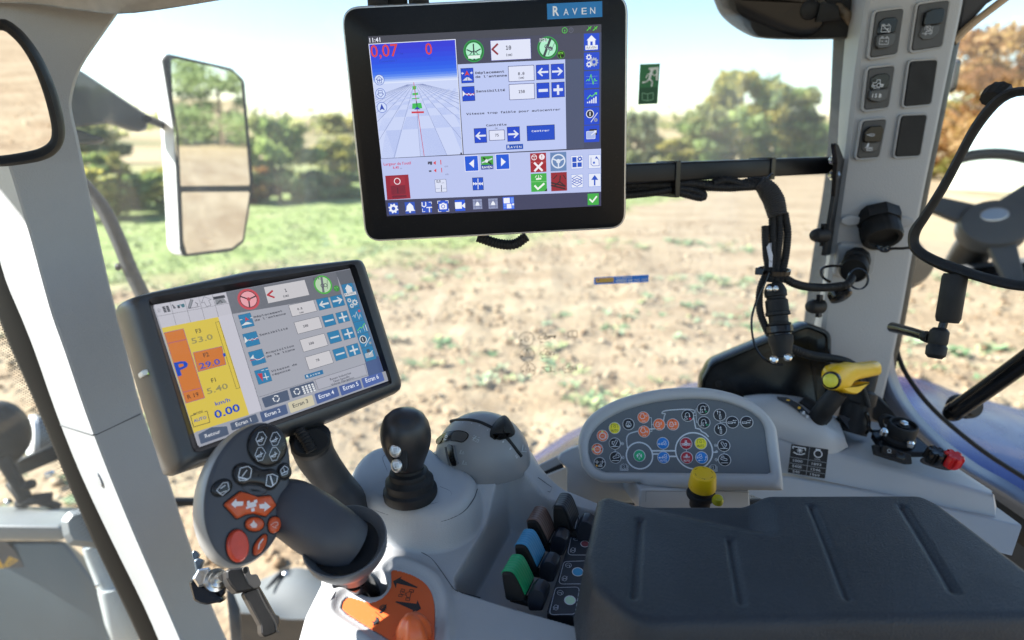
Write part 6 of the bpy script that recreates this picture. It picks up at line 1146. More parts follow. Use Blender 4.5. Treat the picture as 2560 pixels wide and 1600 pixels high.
def onsurf(c,x,y,lift=0):
    r=ray(*c(x,y)); t0,t1=.40,.95; prev=None
    for t in np.linspace(t0,t1,260):
        p=CAM+r*t; 
        if gx_[0]<p[0]<gx_[-1] and gy_[0]<p[1]<gy_[-1] and p[2]<hz_at(p[0],p[1]):
            lo_,hi_=t-(t1-t0)/259,t
            for _ in range(14):
                m_=(lo_+hi_)/2; q=CAM+r*m_
                if q[2]<hz_at(q[0],q[1]): hi_=m_
                else: lo_=m_
            return CAM+r*lo_+A([0,0,lift])
    return PB(c,x,y,lift)
GRV=mat('groove',(.10,.105,.11),.7)
mb=MB()
for pts in ([(330,925),(400,922),(480,930),(560,948),(630,982),(680,1030),(730,1100),(775,1165),(820,1205),(960,1245),(1200,1320)],):
    V,F=tubeVF([onsurf(C4,x,y,-.0002) for x,y in pts],.00055,6,n=4); mb.add(V,F,GRV)
V,F=tubeVF([onsurf(C16,x,y,-.0002) for x,y in [(1352,490),(1310,560),(1280,610),(1285,680),(1305,765)]],.0006,6,n=3); mb.add(V,F,GRV)
pl_=[onsurf(C4,*q,.0) for q in [(98,600),(118,620),(140,632),(230,667),(360,717),(500,757),(620,771),(740,758),(850,706),(915,629),(942,561)]]
V,F=tubeVF(pl_,.0006,6,n=6); mb.add(V,F,GRV)
mb.build('seam',ac)
for pts,sm in (([(1325,488),(1270,540),(1400,580),(1412,550),(1325,488)],False),([(705,545),(770,575),(765,610),(650,655),(555,645)],True),([(360,345),(345,370),(375,450)],True)): tube('cover_outline',[onsurf(C4,x,y,-.0001) for x,y in pts],.00035,GRV,ac,seg=5,n=4,smooth=sm)
of=Fr(BO+A([0,0,-.0012]),A([1.,0,0]),A([0,1.,.15])); o2=A([of.uv(*M6(x,y)) for x,y in [(1148,268),(1240,262),(1500,340),(1730,478),(1860,665),(1915,900),(1922,1200),(1915,1520),(1900,1740),(1480,1770),(1060,1480),(700,1262),(404,1072),(272,965),(255,885),(298,797),(388,748),(520,780),(700,833),(812,836),(935,788),(1047,697),(1120,592),(1144,480),(1136,345)]])
shell('orange_panel',of,cr(o2,3,True),[(0,-.002),(0,.0002),(.0003,.0005)],ORANGEP,ac)
a=Art(of,M6,w0=.0006,dw=.00003); K='#2c2c2e'
a.poly([(1172,462),(1330,375),(1308,415),(1615,568),(1600,585),(1240,498),(1222,592)],K); a.poly([(1675,958),(1515,1050),(1530,985),(1210,838),(1228,822),(1590,868),(1612,805)],K)
a.line([(1400,690),(1440,660),(1500,650),(1475,760),(1420,745)],9,K,True); 
for q in ([(1325,600),(1385,615),(1375,650),(1310,640)],[(1280,700),(1345,712),(1330,745),(1270,735)],[(1475,610),(1545,622),(1535,665),(1465,652)],[(1408,760),(1475,775),(1465,818),(1395,805)]): a.line(q,10,K,True)
a.line([(1300,650),(1320,700),(1400,715)],9,K); a.line([(1330,660),(1400,680)],9,K)
a.disc(990,940,62,K); a.ring(985,935,40,9,'#d86a30'); a.disc(985,935,14,'#d86a30'); a.poly([(1035,890),(1058,880),(1030,990),(945,1045),(910,1030),(960,1000)],K); a.line([(855,1018),(985,1138)],11,'#c03c1c')
a.poly([(860,1105),(900,1120),(920,1180),(905,1235),(850,1240),(805,1275),(820,1225),(790,1190),(830,1195),(870,1160)],K); a.line([(880,1120),(850,1170)],10,K); a.line([(1160,1470),(1200,1420),(1260,1430),(1275,1470)],6,'#a84a28'); a.line([(1220,1410),(1290,1370)],5,'#a84a28'); a.line([(1250,1320),(1270,1390)],4,'#a84a28'); a.line([(1330,1420),(1290,1510)],14,'#7a2c18'); a.poly([(1680,1195),(1760,1215),(1840,1275),(1865,1330),(1800,1360),(1745,1290)],K)
a.build('printed_symbols',ac)
kn0=PB(M6,1560,1500,-.002); 
lathe('selector_knob',kn0+A([0,0,0]),A([-.05,.05,1.]),[(.0165,0),(.0162,.010),(.0130,.017),(.0085,.0235),(.004,.026)],mat('knob_orange',(.72,.13,.03),.33,var=(30,.08)),ac,seg=36,fn=lambda t,h,k:1-.20*max(0,math.cos(3*t+.6))**2)
hb=PB(M6,900,560,-.046)
for dx,dy,sz in ((0,0,.012),(.022,.006,.010),(-.03,.0,.011)): V,F=boxVF(Fr(hb+A([dx,dy,0]),A([.9,.4,0]),A([0,.3,1.])),-sz,sz,-.004,.018,-.01,.01); mk('shift_linkage',V,F,mat('linkage',(.06,.06,.055),.45,var=(60,.3)),ac,bev=(.002,2))
# dome with position slider
dg=Matrix.Rotation(DPH,3,'Z'); DR=np.array(dg)
def ondome(x,y,lift=0,c=M5):
    r=ray(*c(x,y)); o=DR.T@(CAM-dcen); d=DR.T@r; S=A([DA,DB,DC])+lift; o/=S; d/=S
    q=d@d; w=2*o@d; e=o@o-1; D=w*w-4*q*e
    t=(-w-math.sqrt(max(D,0)))/(2*q); return CAM+r*t
R=[]
for k in range(0,15):
    e=math.radians(-8+ (98)*k/14); R.append(A([dcen+DR@A([DA*math.cos(e)*math.cos(t),DB*math.cos(e)*math.sin(t),DC*math.sin(e)]) for t in np.linspace(0,2*math.pi,56,endpoint=False)]))
V,F=ringsVF(R,True,True,True); mk('dome_cover',V,F,DGREY,ac,ang=60)
def patch(pts,lift,m,mb,rings=5):
    p=A(pts); c=p.mean(0); V=[];F=[]; n=len(p)
    for k in range(rings+1):
        for q in p: s_=c+(q-c)*(k/rings if k else .02); V.append(ondome(s_[0],s_[1],lift))
    for k in range(rings):
        for i in range(n): F.append((k*n+i,k*n+(i+1)%n,(k+1)*n+(i+1)%n,(k+1)*n+i))
    F.append(tuple(range(n))); mb.add(V,F,m)
mb=MB(); V,F=tubeVF([ondome(x,y,-.0008) for x,y in [(300,212),(380,196),(450,190),(600,194),(750,225),(900,292),(1050,375),(1170,470),(1250,560),(1330,668),(1402,758)]],.0024,8); mb.add(V,F,BLACKM); mb.build('slider_slot',ac)
mb=MB(); patch(cr([(58,530),(80,480),(150,420),(250,370),(400,352),(520,370),(575,412),(570,460),(530,512),(470,545),(400,530),(300,520),(200,532),(90,572)],3,True),.0006,BLACKG,mb); mb.build('wheel_window',ac)
mb=MB(); patch(cr([(330,390),(390,365),(500,378),(560,415),(545,470),(480,530),(400,515),(320,505),(305,450)],3,True),.0014,mat('wheel_grey2',(.06,.06,.062),.35),mb); patch(cr([(70,540),(110,480),(160,450),(150,500),(110,555)],3,True),.0014,mat('wheel_grey2',(.06,.06,.062)),mb); mb.build('thumb_wheel',ac)
mb=MB(); patch(cr([(235,600),(280,578),(325,605),(345,750),(385,890),(350,915),(300,890),(255,730)],3,True),.0022,BLACKG,mb); mb.build('thumb_wheel',ac)
mb=MB(); V,F=tubeVF([ondome(x,y,.0008) for x,y in [(345,592),(365,720),(412,880)]],.0014,6); mb.add(V,F,COLLAR); V,F=tubeVF([ondome(x,y,.0005) for x,y in [(210,615),(240,770),(280,905)]],.0012,6); mb.add(V,F,GRV); mb.build('wheel_guard',ac)
def tang(x,y,lift=.0006):
    p=ondome(x,y,lift); q=DR.T@(p-dcen); n=DR@nrm(q/A([DA,DB,DC])**2); u=nrm(ondome(x+20,y,lift)-ondome(x-20,y,lift)); v=np.cross(n,u); return Fr(p,u,v)
mb_=None
def dtext(x,y,h,t,rot,nm): a=Art(tang(x,y),M5,w0=.0003); a.text(x,y,h,t,'#c4c8cc',bold=.01,al='c',rot=rot); a.build(nm,ac)
for x,y,t,r_ in ((1108,545,'8',-.75),(1218,655,'9',-.8),(1318,780,'10',-.85),(870,355,'6',-.5),(740,290,'5',-.35),(620,250,'4',-.25),(480,236,'3',-.1)): dtext(x,y,38 if x>1000 else 24,t,r_,'scale_number')
a=Art(tang(232,450,.0017),M5,w0=.0003); a.text(238,470,46,'10','#e4e6e8',bold=.02,al='c',rot=1.35); a.build('scale_number',ac)
for (x,y,k,rot) in ((690,490,60,.35),(470,695,42,0),(510,860,42,.05),(1445,640,45,.0)):
    a=Art(tang(x,y),M5,w0=.0003); a.L(x,y,k,[(-.9,.5),(.9,.6)],7,'#aab0b4',rot=-rot); a.G(x,y,k,[(-.8,.3),(-.3,-.8),(-.05,-.7),(-.45,.4)],'#aab0b4',-rot); a.L(x,y,k,[(.3,.3),(.6,-.2),(.75,.25)],6,'#aab0b4',rot=-rot)
    if k==60: a.L(x,y,k,[(-1,-.1),(.9,-.1),(.9,.4)],7,'#aab0b4',rot=-rot); a.L(x,y,k,[(-.9,-.5),(-.6,-.9)],6,'#aab0b4',rot=-rot); a.L(x,y,k,[(.4,-.6),(.8,-.7)],6,'#aab0b4',rot=-rot)
    a.build('symbol',ac)
sp_=ondome(1090,340,0); sf=Fr(sp_,RT,nrm(UP*.9-FW*.3)); sl_=cr([sf.uv(*M5(x,y)) for x,y in [(868,385),(950,285),(1040,215),(1115,178),(1185,190),(1258,262),(1312,372),(1280,408),(1150,462),(1055,478),(955,440)]],4,True)
shell('slider_knob',sf,sl_,[(.003,-.016),(0,-.002),(.001,.006),(.004,.011),(.009,.013)],BLACKM,ac)
# joystick
jb_=onsurf(C4,520,585,0); js=thing('joystick','black joystick with two silver buttons and ringed rubber boot on the console','joystick',jb_)
jx=nrm([-.03,.02,1.]); k=.000166
lathe('rubber_boot',jb_,jx,[(.0290,-.004),(.0298,.002),(.0292,.006),(.0262,.0085),(.0258,.011),(.0266,.0135),(.0262,.017),(.0225,.0195),(.0212,.0215),(.0216,.024),(.0206,.027),(.0165,.029),(.0160,.032)],RUBBER,js,seg=48)
kn=lathe('joystick_knob',jb_,jx,[(.0150,.029),(.0162,.034),(.0188,.041),(.0225,.050),(.0250,.058),(.0263,.066),(.0262,.074),(.0246,.083),(.0205,.0915),(.0140,.097),(.006,.0995),(.001,.100)],mat('joystick_black',(.02,.02,.022),.36,bump=('noise',1500,.05),var=(30,.2)),js,seg=48,u0=RT,fn=lambda t,h,k:1+.03*math.cos(2*t))
jd=np.dot(jb_-CAM,FW)
jf=facing(*C4(430,345),jd-.0405,yaw=-20,pit=6)
shell('button_plate',jf,cr(jf.uvs(C4,[(368,240),(410,216),(462,235),(492,290),(500,380),(496,440),(470,456),(425,420),(390,350)]),4,True),[(.001,-.008),(0,-.0012),(.0006,-.0003),(.0015,0)],BLACKM,js)
for (x,y,r_) in ((426,318,40),(434,413,38)):
    c=jf.uv(*C4(x,y)); rr=r_*np.linalg.norm(jf.uv(*C4(x+1,y))-c)
    b=shell('joystick_button',jf,ell(c[0],c[1],rr*.95,rr*1.08,24),[(0,-.002),(0,.0012),(.0008,.0024),(.0016,.0028)],SILVER,js)
    a=Art(jf.moved(.003),C4,w0=0); a.line([(x-20,y-16),(x+12,y-20),(x+18,y+14),(x-14,y+18)],4,'#f2f4f6',True); a.build('symbol',b)
# lever tray: four coloured valve levers
g0=PB(C11,213,1010,.020); b0=PB(C11,463,496,.020); axv=(b0-g0)/2; Lw=np.linalg.norm(PB(C11,310,788,.020)-g0); an=nrm(axv); an_h=nrm(A([an[0],an[1],0]))
lu=nrm(np.cross(an_h,A([0,0,1.])))
def lever(o,colname,col,label,tilt=0,capm=None):
    f=Fr(o,lu,A([0,0,1.])); 
    if tilt: c,s_=math.cos(tilt),math.sin(tilt); f=Fr(o,lu*c+A([0,0,1.])*s_,A([0,0,1.])*c-lu*s_)
    fg0=Fr(g0,lu,A([0,0,1.])); L_=lambda pts:A([fg0.uv(*C11(x,y)) for x,y in pts])
    t=thing('valve_lever',label,'lever',o-A([0,0,.04]),'hydraulic valve levers in the tray')
    pr_=cr(L_([(214,1022),(228,1008),(262,1004),(305,1012),(338,1045),(385,1130),(437,1245),(425,1284),(330,1290),(258,1276),(240,1200),(222,1100)]),3,True)
    shell('lever_body',f,pr_,[(.0015,-Lw),(0,-Lw+.0015),(0,-.0015),(.0015,0)],BLACKM,t)
    path=cr(L_([(210,1040),(224,1007),(262,1001),(307,1009),(341,1042),(388,1128),(436,1232)]),4); tn=np.gradient(path,axis=0); tn/=np.linalg.norm(tn,axis=1,keepdims=True); nn=np.stack([-tn[:,1],tn[:,0]],1); nn*=np.sign(nn[8][1]) or 1
    mb=MB(); N=7; m=mat(colname,col,.38,var=(40,.12),bump=('noise',900,.08))
    R0=[]
    ws_=np.linspace(-.0012,-Lw+.0012,N*4+1); prof=[]
    for i,w in enumerate(ws_): prof.append((w,.0007 if i%4==0 else .0013))
    for w,o_ in prof: R0.append(A([f.at(*(p+n_*o_),w) for p,n_ in zip(path,nn)]))
    V,F=ringsVF(R0,False); mb.add(V,F,m); mb.build('lever_cap',t,ang=None)
    hp=rnd(L_([(448,1310),(462,1240),(510,1185),(575,1195),(640,1240),(632,1330),(600,1420),(462,1420)]),.004,4)
    shell('lever_hub',Fr(f.o-A([0,0,.0]),lu,A([0,0,1.])),hp,[(.001,-Lw*.66),(0,-Lw*.64),(0,-.006),(.0015,-.004)],mat('hub_blue_black',(.018,.022,.032),.35,var=(30,.2)),t)
    V,F=latheVF(f.at(*L_([(345,1325)])[0],-.010),lu,[(.004,-.008),(.005,-.007),(.005,.02),(.003,.022)],14); mk('lever_pivot',V,F,BLACKM,t)
    return t
lever(g0,'lever_green',(.02,.36,.14),'green ridged valve lever nearest the camera in the console tray')
lever(g0+axv,'lever_blue',(.06,.28,.50),'blue ridged valve lever between the green and brown ones')
lever(g0+axv*2,'lever_brown',(.15,.09,.072),'brown ridged valve lever between the blue and black ones')
lever(PB(C11,728,352,.026),'lever_black',(.03,.033,.04),'black valve lever farthest back beside the armrest pad, pushed forward',-.10)
tf=Fr(PB(C11,850,900,-.012),lu,an+A([0,0,.0]))
tf=Fr(PB(C11,850,900,-.012),lu,nrm(an-lu*np.dot(an,lu)))
lsp=[(968,428),(1290,395),(1320,1440),(1062,1442),(660,1402)]
ls=shell('label_strip',tf,rnd(tf.uvs(C11,lsp),.002),[(0,-.03),(0,-.0004),(.0004,0)],mat('label_dark',(.03,.037,.05),.4,var=(20,.1)),ac)
a=Art(tf,C11,w0=.0003)
def rl(pts,r,wd,h): a.line([tuple(p) for p in rnd(pts,r,4)],wd,h,True)
for pts,cx,cy,col,ic in (([(975,430),(1300,405),(1300,600),(935,605)],1095,505,None,((1018,462),(990,560))),([(910,635),(1300,612),(1300,830),(868,828)],1043,718,'#8e4a50',((958,664),(925,780))),([(835,895),(1250,880),(1240,1115),(778,1118)],972,997,'#4aa8d8',((880,932),(842,1062))),([(752,1155),(992,1148),(945,1418),(685,1425)],895,1280,'#cdeccb',((798,1206),(755,1352)))):
    rl(pts,38,7,'#c3c9d4')
    if col: a.disc(cx,cy,58 if col!='#8e4a50' else 44,'#e4e8ee'); a.disc(cx,cy,50 if col!='#8e4a50' else 38,col)
    else: a.ring(cx,cy,38,5,'#c3c9d4')
    (x,y),(x2,y2)=ic; a.ring(x,y,32,5,'#c3c9d4'); a.line([(x-18,y),(x+12,y-2),(x+12,y+18)],6,'#c3c9d4'); a.ring(x2,y2-10,20,5,'#c3c9d4'); a.ring(x2,y2+14,18,5,'#c3c9d4'); a.line([(x2-24,y2+22),(x2-26,y2-8)],5,'#c3c9d4'); a.line([(x2+24,y2-20),(x2+22,y2+14)],5,'#c3c9d4')
a.build('printed_symbols',ls and ac)
# ================================================================ ARMREST PAD
ap=thing('armrest_pad','dark blue-grey padded armrest with four pressed grooves filling the lower right','armrest',(0.3,.5,EYE-.43))
ZP=-.345
def XZ(c,pts): return A([PZ(*c(x,y),ZP)[:2] for x,y in pts])
pout=rnd(XZ(C12,[(192,138),(236,108),(420,112),(1000,112),(1880,110),(1990,165),(2200,320),(2620,640),(2620,760),(1600,775),(390,800),(170,600),(128,430)]),[.006,.01,.03,.03,.02,.03,.05,.02,.02,.05,.035,.03,.02],6)
pn=XZ(C12,[(240,120),(620,225),(1060,318),(1110,300),(1100,190),(1060,120),(1010,60),(240,40)])
st2=.0016; gx2=np.arange(pout[:,0].min()-.02,pout[:,0].max()+.02,st2); gy2=np.arange(pout[:,1].min()-.03,pout[:,1].max()+.02,st2); GX2,GY2=np.meshgrid(gx2,gy2)
so_=sdf(pout,GX2,GY2); h=-.0*so_; h=.0025*(1-np.exp(np.minimum(so_,0)/.06))
sn_=sdf(cr(pn,4,True),GX2,GY2); h=h-.0125*sstep(.008,-.022,sn_)
for g_ in ([(415,258),(385,650)],[(885,362),(945,680)],[(1312,185),(1500,655)],[(1785,185),(2050,620)]):
    a0,a1=XZ(C12,g_); e=a1-a0; t=np.clip(((GX2-a0[0])*e[0]+(GY2-a0[1])*e[1])/(e@e),0,1); d=np.hypot(GX2-a0[0]-e[0]*t,GY2-a0[1]-e[1]*t); h=h-.0036*np.exp(-(d/.0033)**2)
r_=.0085; q=np.clip(so_+r_,0,None); edge=np.where(q<r_,-(r_-np.sqrt(np.maximum(r_*r_-q*q,0))),-r_-(q-r_)*9); h=np.maximum(h+edge,-.07)
V=np.stack([GX2.ravel(),GY2.ravel(),(EYE+ZP+h).ravel()],1); n0_,n1_=GX2.shape; idx=np.arange(n0_*n1_).reshape(n0_,n1_); kp=h>-.0695; kf=kp[:-1,:-1]|kp[1:,:-1]|kp[:-1,1:]|kp[1:,1:]
F=np.stack([idx[:-1,:-1],idx[:-1,1:],idx[1:,1:],idx[1:,:-1]],-1)[kf]; us=np.unique(F); rm2=-np.ones(len(V),int); rm2[us]=np.arange(len(us)); mk('pad_cushion',V[us],rm2[F],PAD,ap,ang=None)
zf=Fr(A([0,0,EYE+ZP-.07]),A([1.,0,0]),A([0,1.,0])); shell('pad_base',zf,inset(ccw(pout),.012),[(0,-.03),(0,.02)],BLACKM,ap)
# ================================================================ HALF-MOON BUTTON PANEL
bf_=facing(*C5(1150,640),.765,yaw=0,pit=0)
e=bf_.uv(*C5(2045,985))-bf_.uv(*C5(370,968)); bf_=Fr(bf_.o,bf_.u*e[0]+bf_.v*e[1],bf_.v*e[0]-bf_.u*e[1])
bp_=thing('button_panel','half-moon grey panel of round coloured buttons with a white tractor outline','control panel',bf_.o)
HO=cr(bf_.uvs(C5,[(95,690),(110,580),(170,455),(290,340),(500,232),(800,150),(1100,113),(1400,118),(1650,168),(1850,248),(2000,370),(2088,490),(2115,580),(2150,860),(2186,1150)]),5)
HOb=bf_.uvs(C5,[(2180,1160),(1500,1150),(760,1132),(722,1082),(330,1076),(215,1022),(130,905)])
HO=np.concatenate([HO,HOb]); HI=np.concatenate([cr(bf_.uvs(C5,[(205,770),(215,640),(290,520),(420,420),(620,330),(900,262),(1200,232),(1500,245),(1750,320),(1900,410),(1975,510),(2005,700),(2045,985)]),5),bf_.uvs(C5,[(2045,988),(1200,978),(370,970),(280,930),(228,860)])])
c=bf_.uv(*C5(1150,640)); HO=polar(ccw(HO),c,220); HI=polar(ccw(HI),c,220); mx_=lambda k:HO*(1-k)+HI*k
loft2('panel_housing',bf_,[(mx_(.4),-.040),(mx_(.08),-.034),(HO,-.024),(mx_(-.01),-.012),(mx_(.02),-.004),(mx_(.14),.0015),(mx_(.4),.004),(mx_(.75),.0035),(mx_(.93),.0018),(mx_(1.0),-.0012),(mx_(1.01),-.004)],PLASTICW,bp_,cap1=False,ang=60)
loft2('face_plate',bf_,[(mx_(.99),-.004),(mx_(.99),-.0015)],mat('face_grey',(.115,.13,.145),.45,bump=('noise',1400,.05),var=(8,.06)),bp_)
pfm=bf_.moved(-.0015); LW='#d5d9dd'
a=Art(pfm,M1,w0=.0002,dw=.00002)
a.ring(747,875,218,22,LW,56); a.ring(1605,800,302,22,LW,64)
a.line([(945,800),(1310,800)],24,LW); a.line([(955,850),(1040,850)],24,LW); a.line([(1215,888),(1330,888)],24,LW)
a.line(list(map(tuple,cr([(560,752),(550,690),(545,620),(562,560),(610,522),(730,488)],4))),20,LW); a.line([(900,458),(990,452)],18,LW)
a.line(list(map(tuple,cr([(1128,318),(1140,255),(1152,215),(1105,212),(1115,185),(1180,165),(1350,150),(1500,146),(1600,158),(1618,190),(1600,205)],4))),18,LW); a.line([(1600,280),(1615,350),(1632,445),(1700,460),(1725,495),(1790,528),(1832,575)],18,LW); a.line([(1900,822),(1945,822),(1960,800)],18,LW); a.line([(1945,830),(1975,822),(1975,802)],12,LW)
for l in ([(905,275),(935,278),(945,495),(915,495)],[(938,385),(970,385)],[(1155,385),(1180,385)],[(365,780),(365,812)],[(1122,778),(1125,812)],[(1487,780),(1488,812)],[(2080,812),(2080,845)],[(1605,245),(1640,246)],[(1655,140),(1635,142),(1645,352),(1670,352)],[(2015,335),(2020,352),(2110,352)],[(2015,352),(2020,368)],[(2310,350),(2335,350)],[(450,686),(470,686)],[(458,906),(475,906)],[(1975,714),(1960,714)],[(1985,940),(1970,940)]): a.line(l,8,LW)
for q in ((478,686),(488,906),(1947,714),(1957,940)): a.ring(q[0],q[1],24,6,LW); a.ring(q[0],q[1],9,5,LW)
for x in (506,1908):
    y=1062 if x<900 else 1075
    a.line([(x-62,y-30),(x-62,y+48),(x+64,y+48),(x+62,y-30)],6,LW); a.line([(x-50,y-42),(x-50,y+36),(x+50,y+36),(x+50,y-42)],5,LW); a.line([(x-34,y-52),(x-34,y+24),(x+34,y+24),(x+36,y-52),(x-34,y-52)],6,LW); a.rect(x-28,y-46,x+30,y+16,'#2c3238'); a.line([(x-14,y-30),(x+10,y-26),(x-6,y),(x+16,y+12)],6,LW)
a.build('printed_outline',bp_)
KC={'o':'#fb7636','y':'#f7e622','k':'#12151f','b':'#1c7fd2','r':'#b42233','g':'#1bb074'}
def mats_btn(c): return mat('button_%s'%c,KC[c],.38,var=(60,.05))
def pbtn(x,y,c,sym,label=None):
    r=97*bf_scale; q=pfm.uv(*M1(x,y)); 
    mb=MB(); V,F=shellVF(pfm,ell(q[0],q[1],r,r,36),[(0,.0001),(0,.0011),(.0004,.0015),(.0012,.0016)],cap0=False); mb.add(V,F,mat('button_ring',(.62,.63,.65),.4))
    V,F=shellVF(pfm,ell(q[0],q[1],r*.89,r*.89,36),[(0,.0014),(0,.0018),(.0006,.0022)],cap0=False); mb.add(V,F,mats_btn(c)); b=mb.build('button',bp_,label=label)
    a=Art(pfm.moved(.0022),M1,w0=.00005,dw=.00002); sym(a); a.build('symbol',b)
bf_scale=np.linalg.norm(pfm.uv(*M1(1001,600))-pfm.uv(*M1(1000,600)))
WS='#e6e9ec'
def engine(a,x,y,k=1,h=WS): 
    a.L(x,y,50*k,[(-.45,-.85),(-.45,-.45),(-.75,-.1),(-.75,.35),(-.35,.75),(.35,.75),(.75,.35),(.75,-.1),(.45,-.45),(.45,-.85),(-.45,-.85)],8,h)
def rpm(a,x,y): a.text(x,y,20,'n/min',WS,bold=.02,al='c')
def eng(x,y,up): 
    def f(a): engine(a,x-16,y-18); a.ring(x+48,y-28 if up else y+2,14,5,WS); rpm(a,x+4,y+66)
    return f
pbtn(810,275,'o',eng(810,275,True)); pbtn(820,497,'o',eng(820,497,False))
def engn(x,y,n):
    def f(a): engine(a,x-22,y+2,.9); a.text(x-22,y+14,16,'AUTO',WS,al='c',width=44); a.text(x+28,y+4,44,n,WS,bold=.03); rpm(a,x,y+72); a.rect(x-10,y-72,x+8,y-58,'#a5432a')
    return f
pbtn(1058,385,'o',engn(1058,385,'1')); pbtn(1274,385,'o',engn(1274,385,'2'))
def cog(x,y,pts):
    def f(a):
        for i in range(16): t=i*math.pi/8; a.line([(x+46*math.cos(t),y+4+46*math.sin(t)),(x+60*math.cos(t),y+4+60*math.sin(t))],10,WS)
        a.ring(x,y+4,50,8,WS); a.text(x,y+12,18,'AUTO',WS,al='c',width=56)
        for px,py,h in pts: a.disc(px,py,15,h,14)
    return f
pbtn(167,563,'o',cog(167,563,[(162,498,'#e9f27a')]),'orange button with a lit green dot'); pbtn(85,774,'o',cog(85,774,[(18,775,'#e9f27a'),(80,708,'#8a3a24'),(150,773,'#8a3a24')]))
def auto(x,y):
    def f(a): a.L(x,y-28,50,[(-1,.5),(-1,-.65),(1,-.65),(1,.5)],6,'#5a5620'); a.ring(x,y-26,20,6,'#5a5620'); a.text(x,y+55,38,'AUTO','#5a5620',bold=.02,al='c',width=112)
    return f
pbtn(357,442,'y',auto(357,442)); pbtn(1713,684,'y',auto(1713,684))
def engk(a): engine(a,575,385,1.05); a.ring(575,362,10,4,WS); a.disc(575,408,22,WS); a.line([(558,390),(592,424)],5,'#171a24'); a.line([(592,390),(558,424)],5,'#171a24'); a.rect(565,306,580,320,'#4a4d55')
pbtn(575,381,'k',engk)
def arm(x,y,d,up):
    def f(a):
        c=a.uv((x,y)); rot=(.35 if up else .95)*d
        a.L(x+8*d,y-10,56,[(-.28,-.8),(.05,-.95),(.3,-.75),(.3,.7),(0,.9),(-.28,.7)],7,WS,True,rot=-rot*1.4); a.line([(x-52,y+48),(x+56,y+48)],8,WS)
        a.line([(x-40*d,y+12),(x-44*d,y-28),(x-22*d,y-34)] if up else [(x+52*d,y-58),(x+20*d,y-60),(x+4*d,y-40)],8,WS)
    return f
pbtn(360,686,'k',arm(360,686,1,True)); pbtn(370,906,'k',arm(370,906,1,False)); pbtn(2075,716,'k',arm(2075,716,-1,True)); pbtn(2087,942,'k',arm(2087,942,-1,False))
def joy(a):
    for q in ((80,975),(163,975)):
        a.line([(q[0]-30,q[1]),(q[0]+30,q[1])],7,WS); a.line([(q[0],q[1]-30),(q[0],q[1]+30)],7,WS)
    tractor(a,142,1032,34,WS,6,False); a.disc(74,1034,15,'#f2b43a',14)
pbtn(122,992,'k',joy,'black button with a lit amber dot')
def fr4(a): a.rect(700,872,788,884,WS); a.rect(708,850,724,905,WS); a.rect(768,850,784,905,WS); a.rect(735,865,752,892,'#1a9a62'); a.rect(733,838,758,848,WS); a.rect(733,852,758,860,WS); a.ring(748,920,13,5,WS)
pbtn(747,877,'g',fr4,'green front axle button')
def trb(x,y,t,back=False):
    def f(a):
        tractor(a,x+28,y-12 if t else y,46,WS,7,False); a.line([(x-74,y+4 if t else y+14),(x-22,y+4 if t else y+14)],8,WS); a.poly([(x-82,y+4 if t else y+14),(x-52,y-12 if t else y-2),(x-52,y+20 if t else y+30)],WS)
        if t: a.text(x,y+66,34,'AUTO',WS,bold=.02,al='c',width=110)
    return f
pbtn(1116,681,'b',trb(1116,681,False)); pbtn(1127,905,'b',trb(1127,905,True))
def back(a): tractor(a,1705,892,52,WS,7,False); a.line([(1680,952),(1740,950)],6,WS); a.poly([(1668,952),(1694,938),(1694,966)],WS); a.line([(1765,952),(1792,940),(1796,890)],6,WS); a.poly([(1796,880),(1782,906),(1810,906)],WS)
pbtn(1726,907,'b',back)
def axle(x,y,t):
    k=.72 if t else 1; yy=y-18 if t else y+8
    def f(a):
        for dy in (-14,0,14): a.line([(x-70*k,yy+dy*k+8),(x+70*k,yy+dy*k+8)],6*k,WS)
        a.G(x,yy,40*k,[(0,1),(.8,.4),(.6,-.4),(.35,-.6),(.35,-1.4),(.1,-1.4),(.1,-.6),(-.1,-.6),(-.1,-1.4),(-.35,-1.4),(-.35,-.6),(-.6,-.4),(-.8,.4)],WS); a.ring(x,yy+8*k,22*k,7*k,'#9c1d2a')
        if t: a.text(x,y+66,34,'AUTO',WS,bold=.02,al='c',width=100)
    return f
pbtn(1481,683,'r',axle(1481,683,False)); pbtn(1492,908,'r',axle(1492,908,True))
def turn(x,y,kind):
    def f(a):
        a.line(list(map(tuple,cr([(x-38,y+10),(x-34,y-30),(x-4,y-48),(x+26,y-30),(x+30,y+4)],4))),7,WS); a.poly([(x+16,y+2),(x+44,y+2),(x+30,y+26)],WS); a.L(x-26,y+38,30,[(-.9,.6),(-.5,-.2),(.4,-.2),(.8,.6)],6,WS,True); a.rect(x-48,y+6,x-32,y+18,WS); a.rect(x-22,y+6,x-6,y+18,WS)
        if kind==0: a.disc(x+40,y+50,20,'#d81e3a')
        else: a.poly([(x+34,y+22),(x+34,y+58),(x+68,y+40)],'#18a468'); 
        if kind==2: a.rect(x+68,y+24,x+76,y+58,'#18a468')
        if kind==1: a.text(x+14,y-34,16,'AUTO',WS,width=54)
    return f
pbtn(1506,247,'k',turn(1506,247,0)); pbtn(1750,141,'k',turn(1750,141,1)); pbtn(1764,352,'k',turn(1764,352,2))
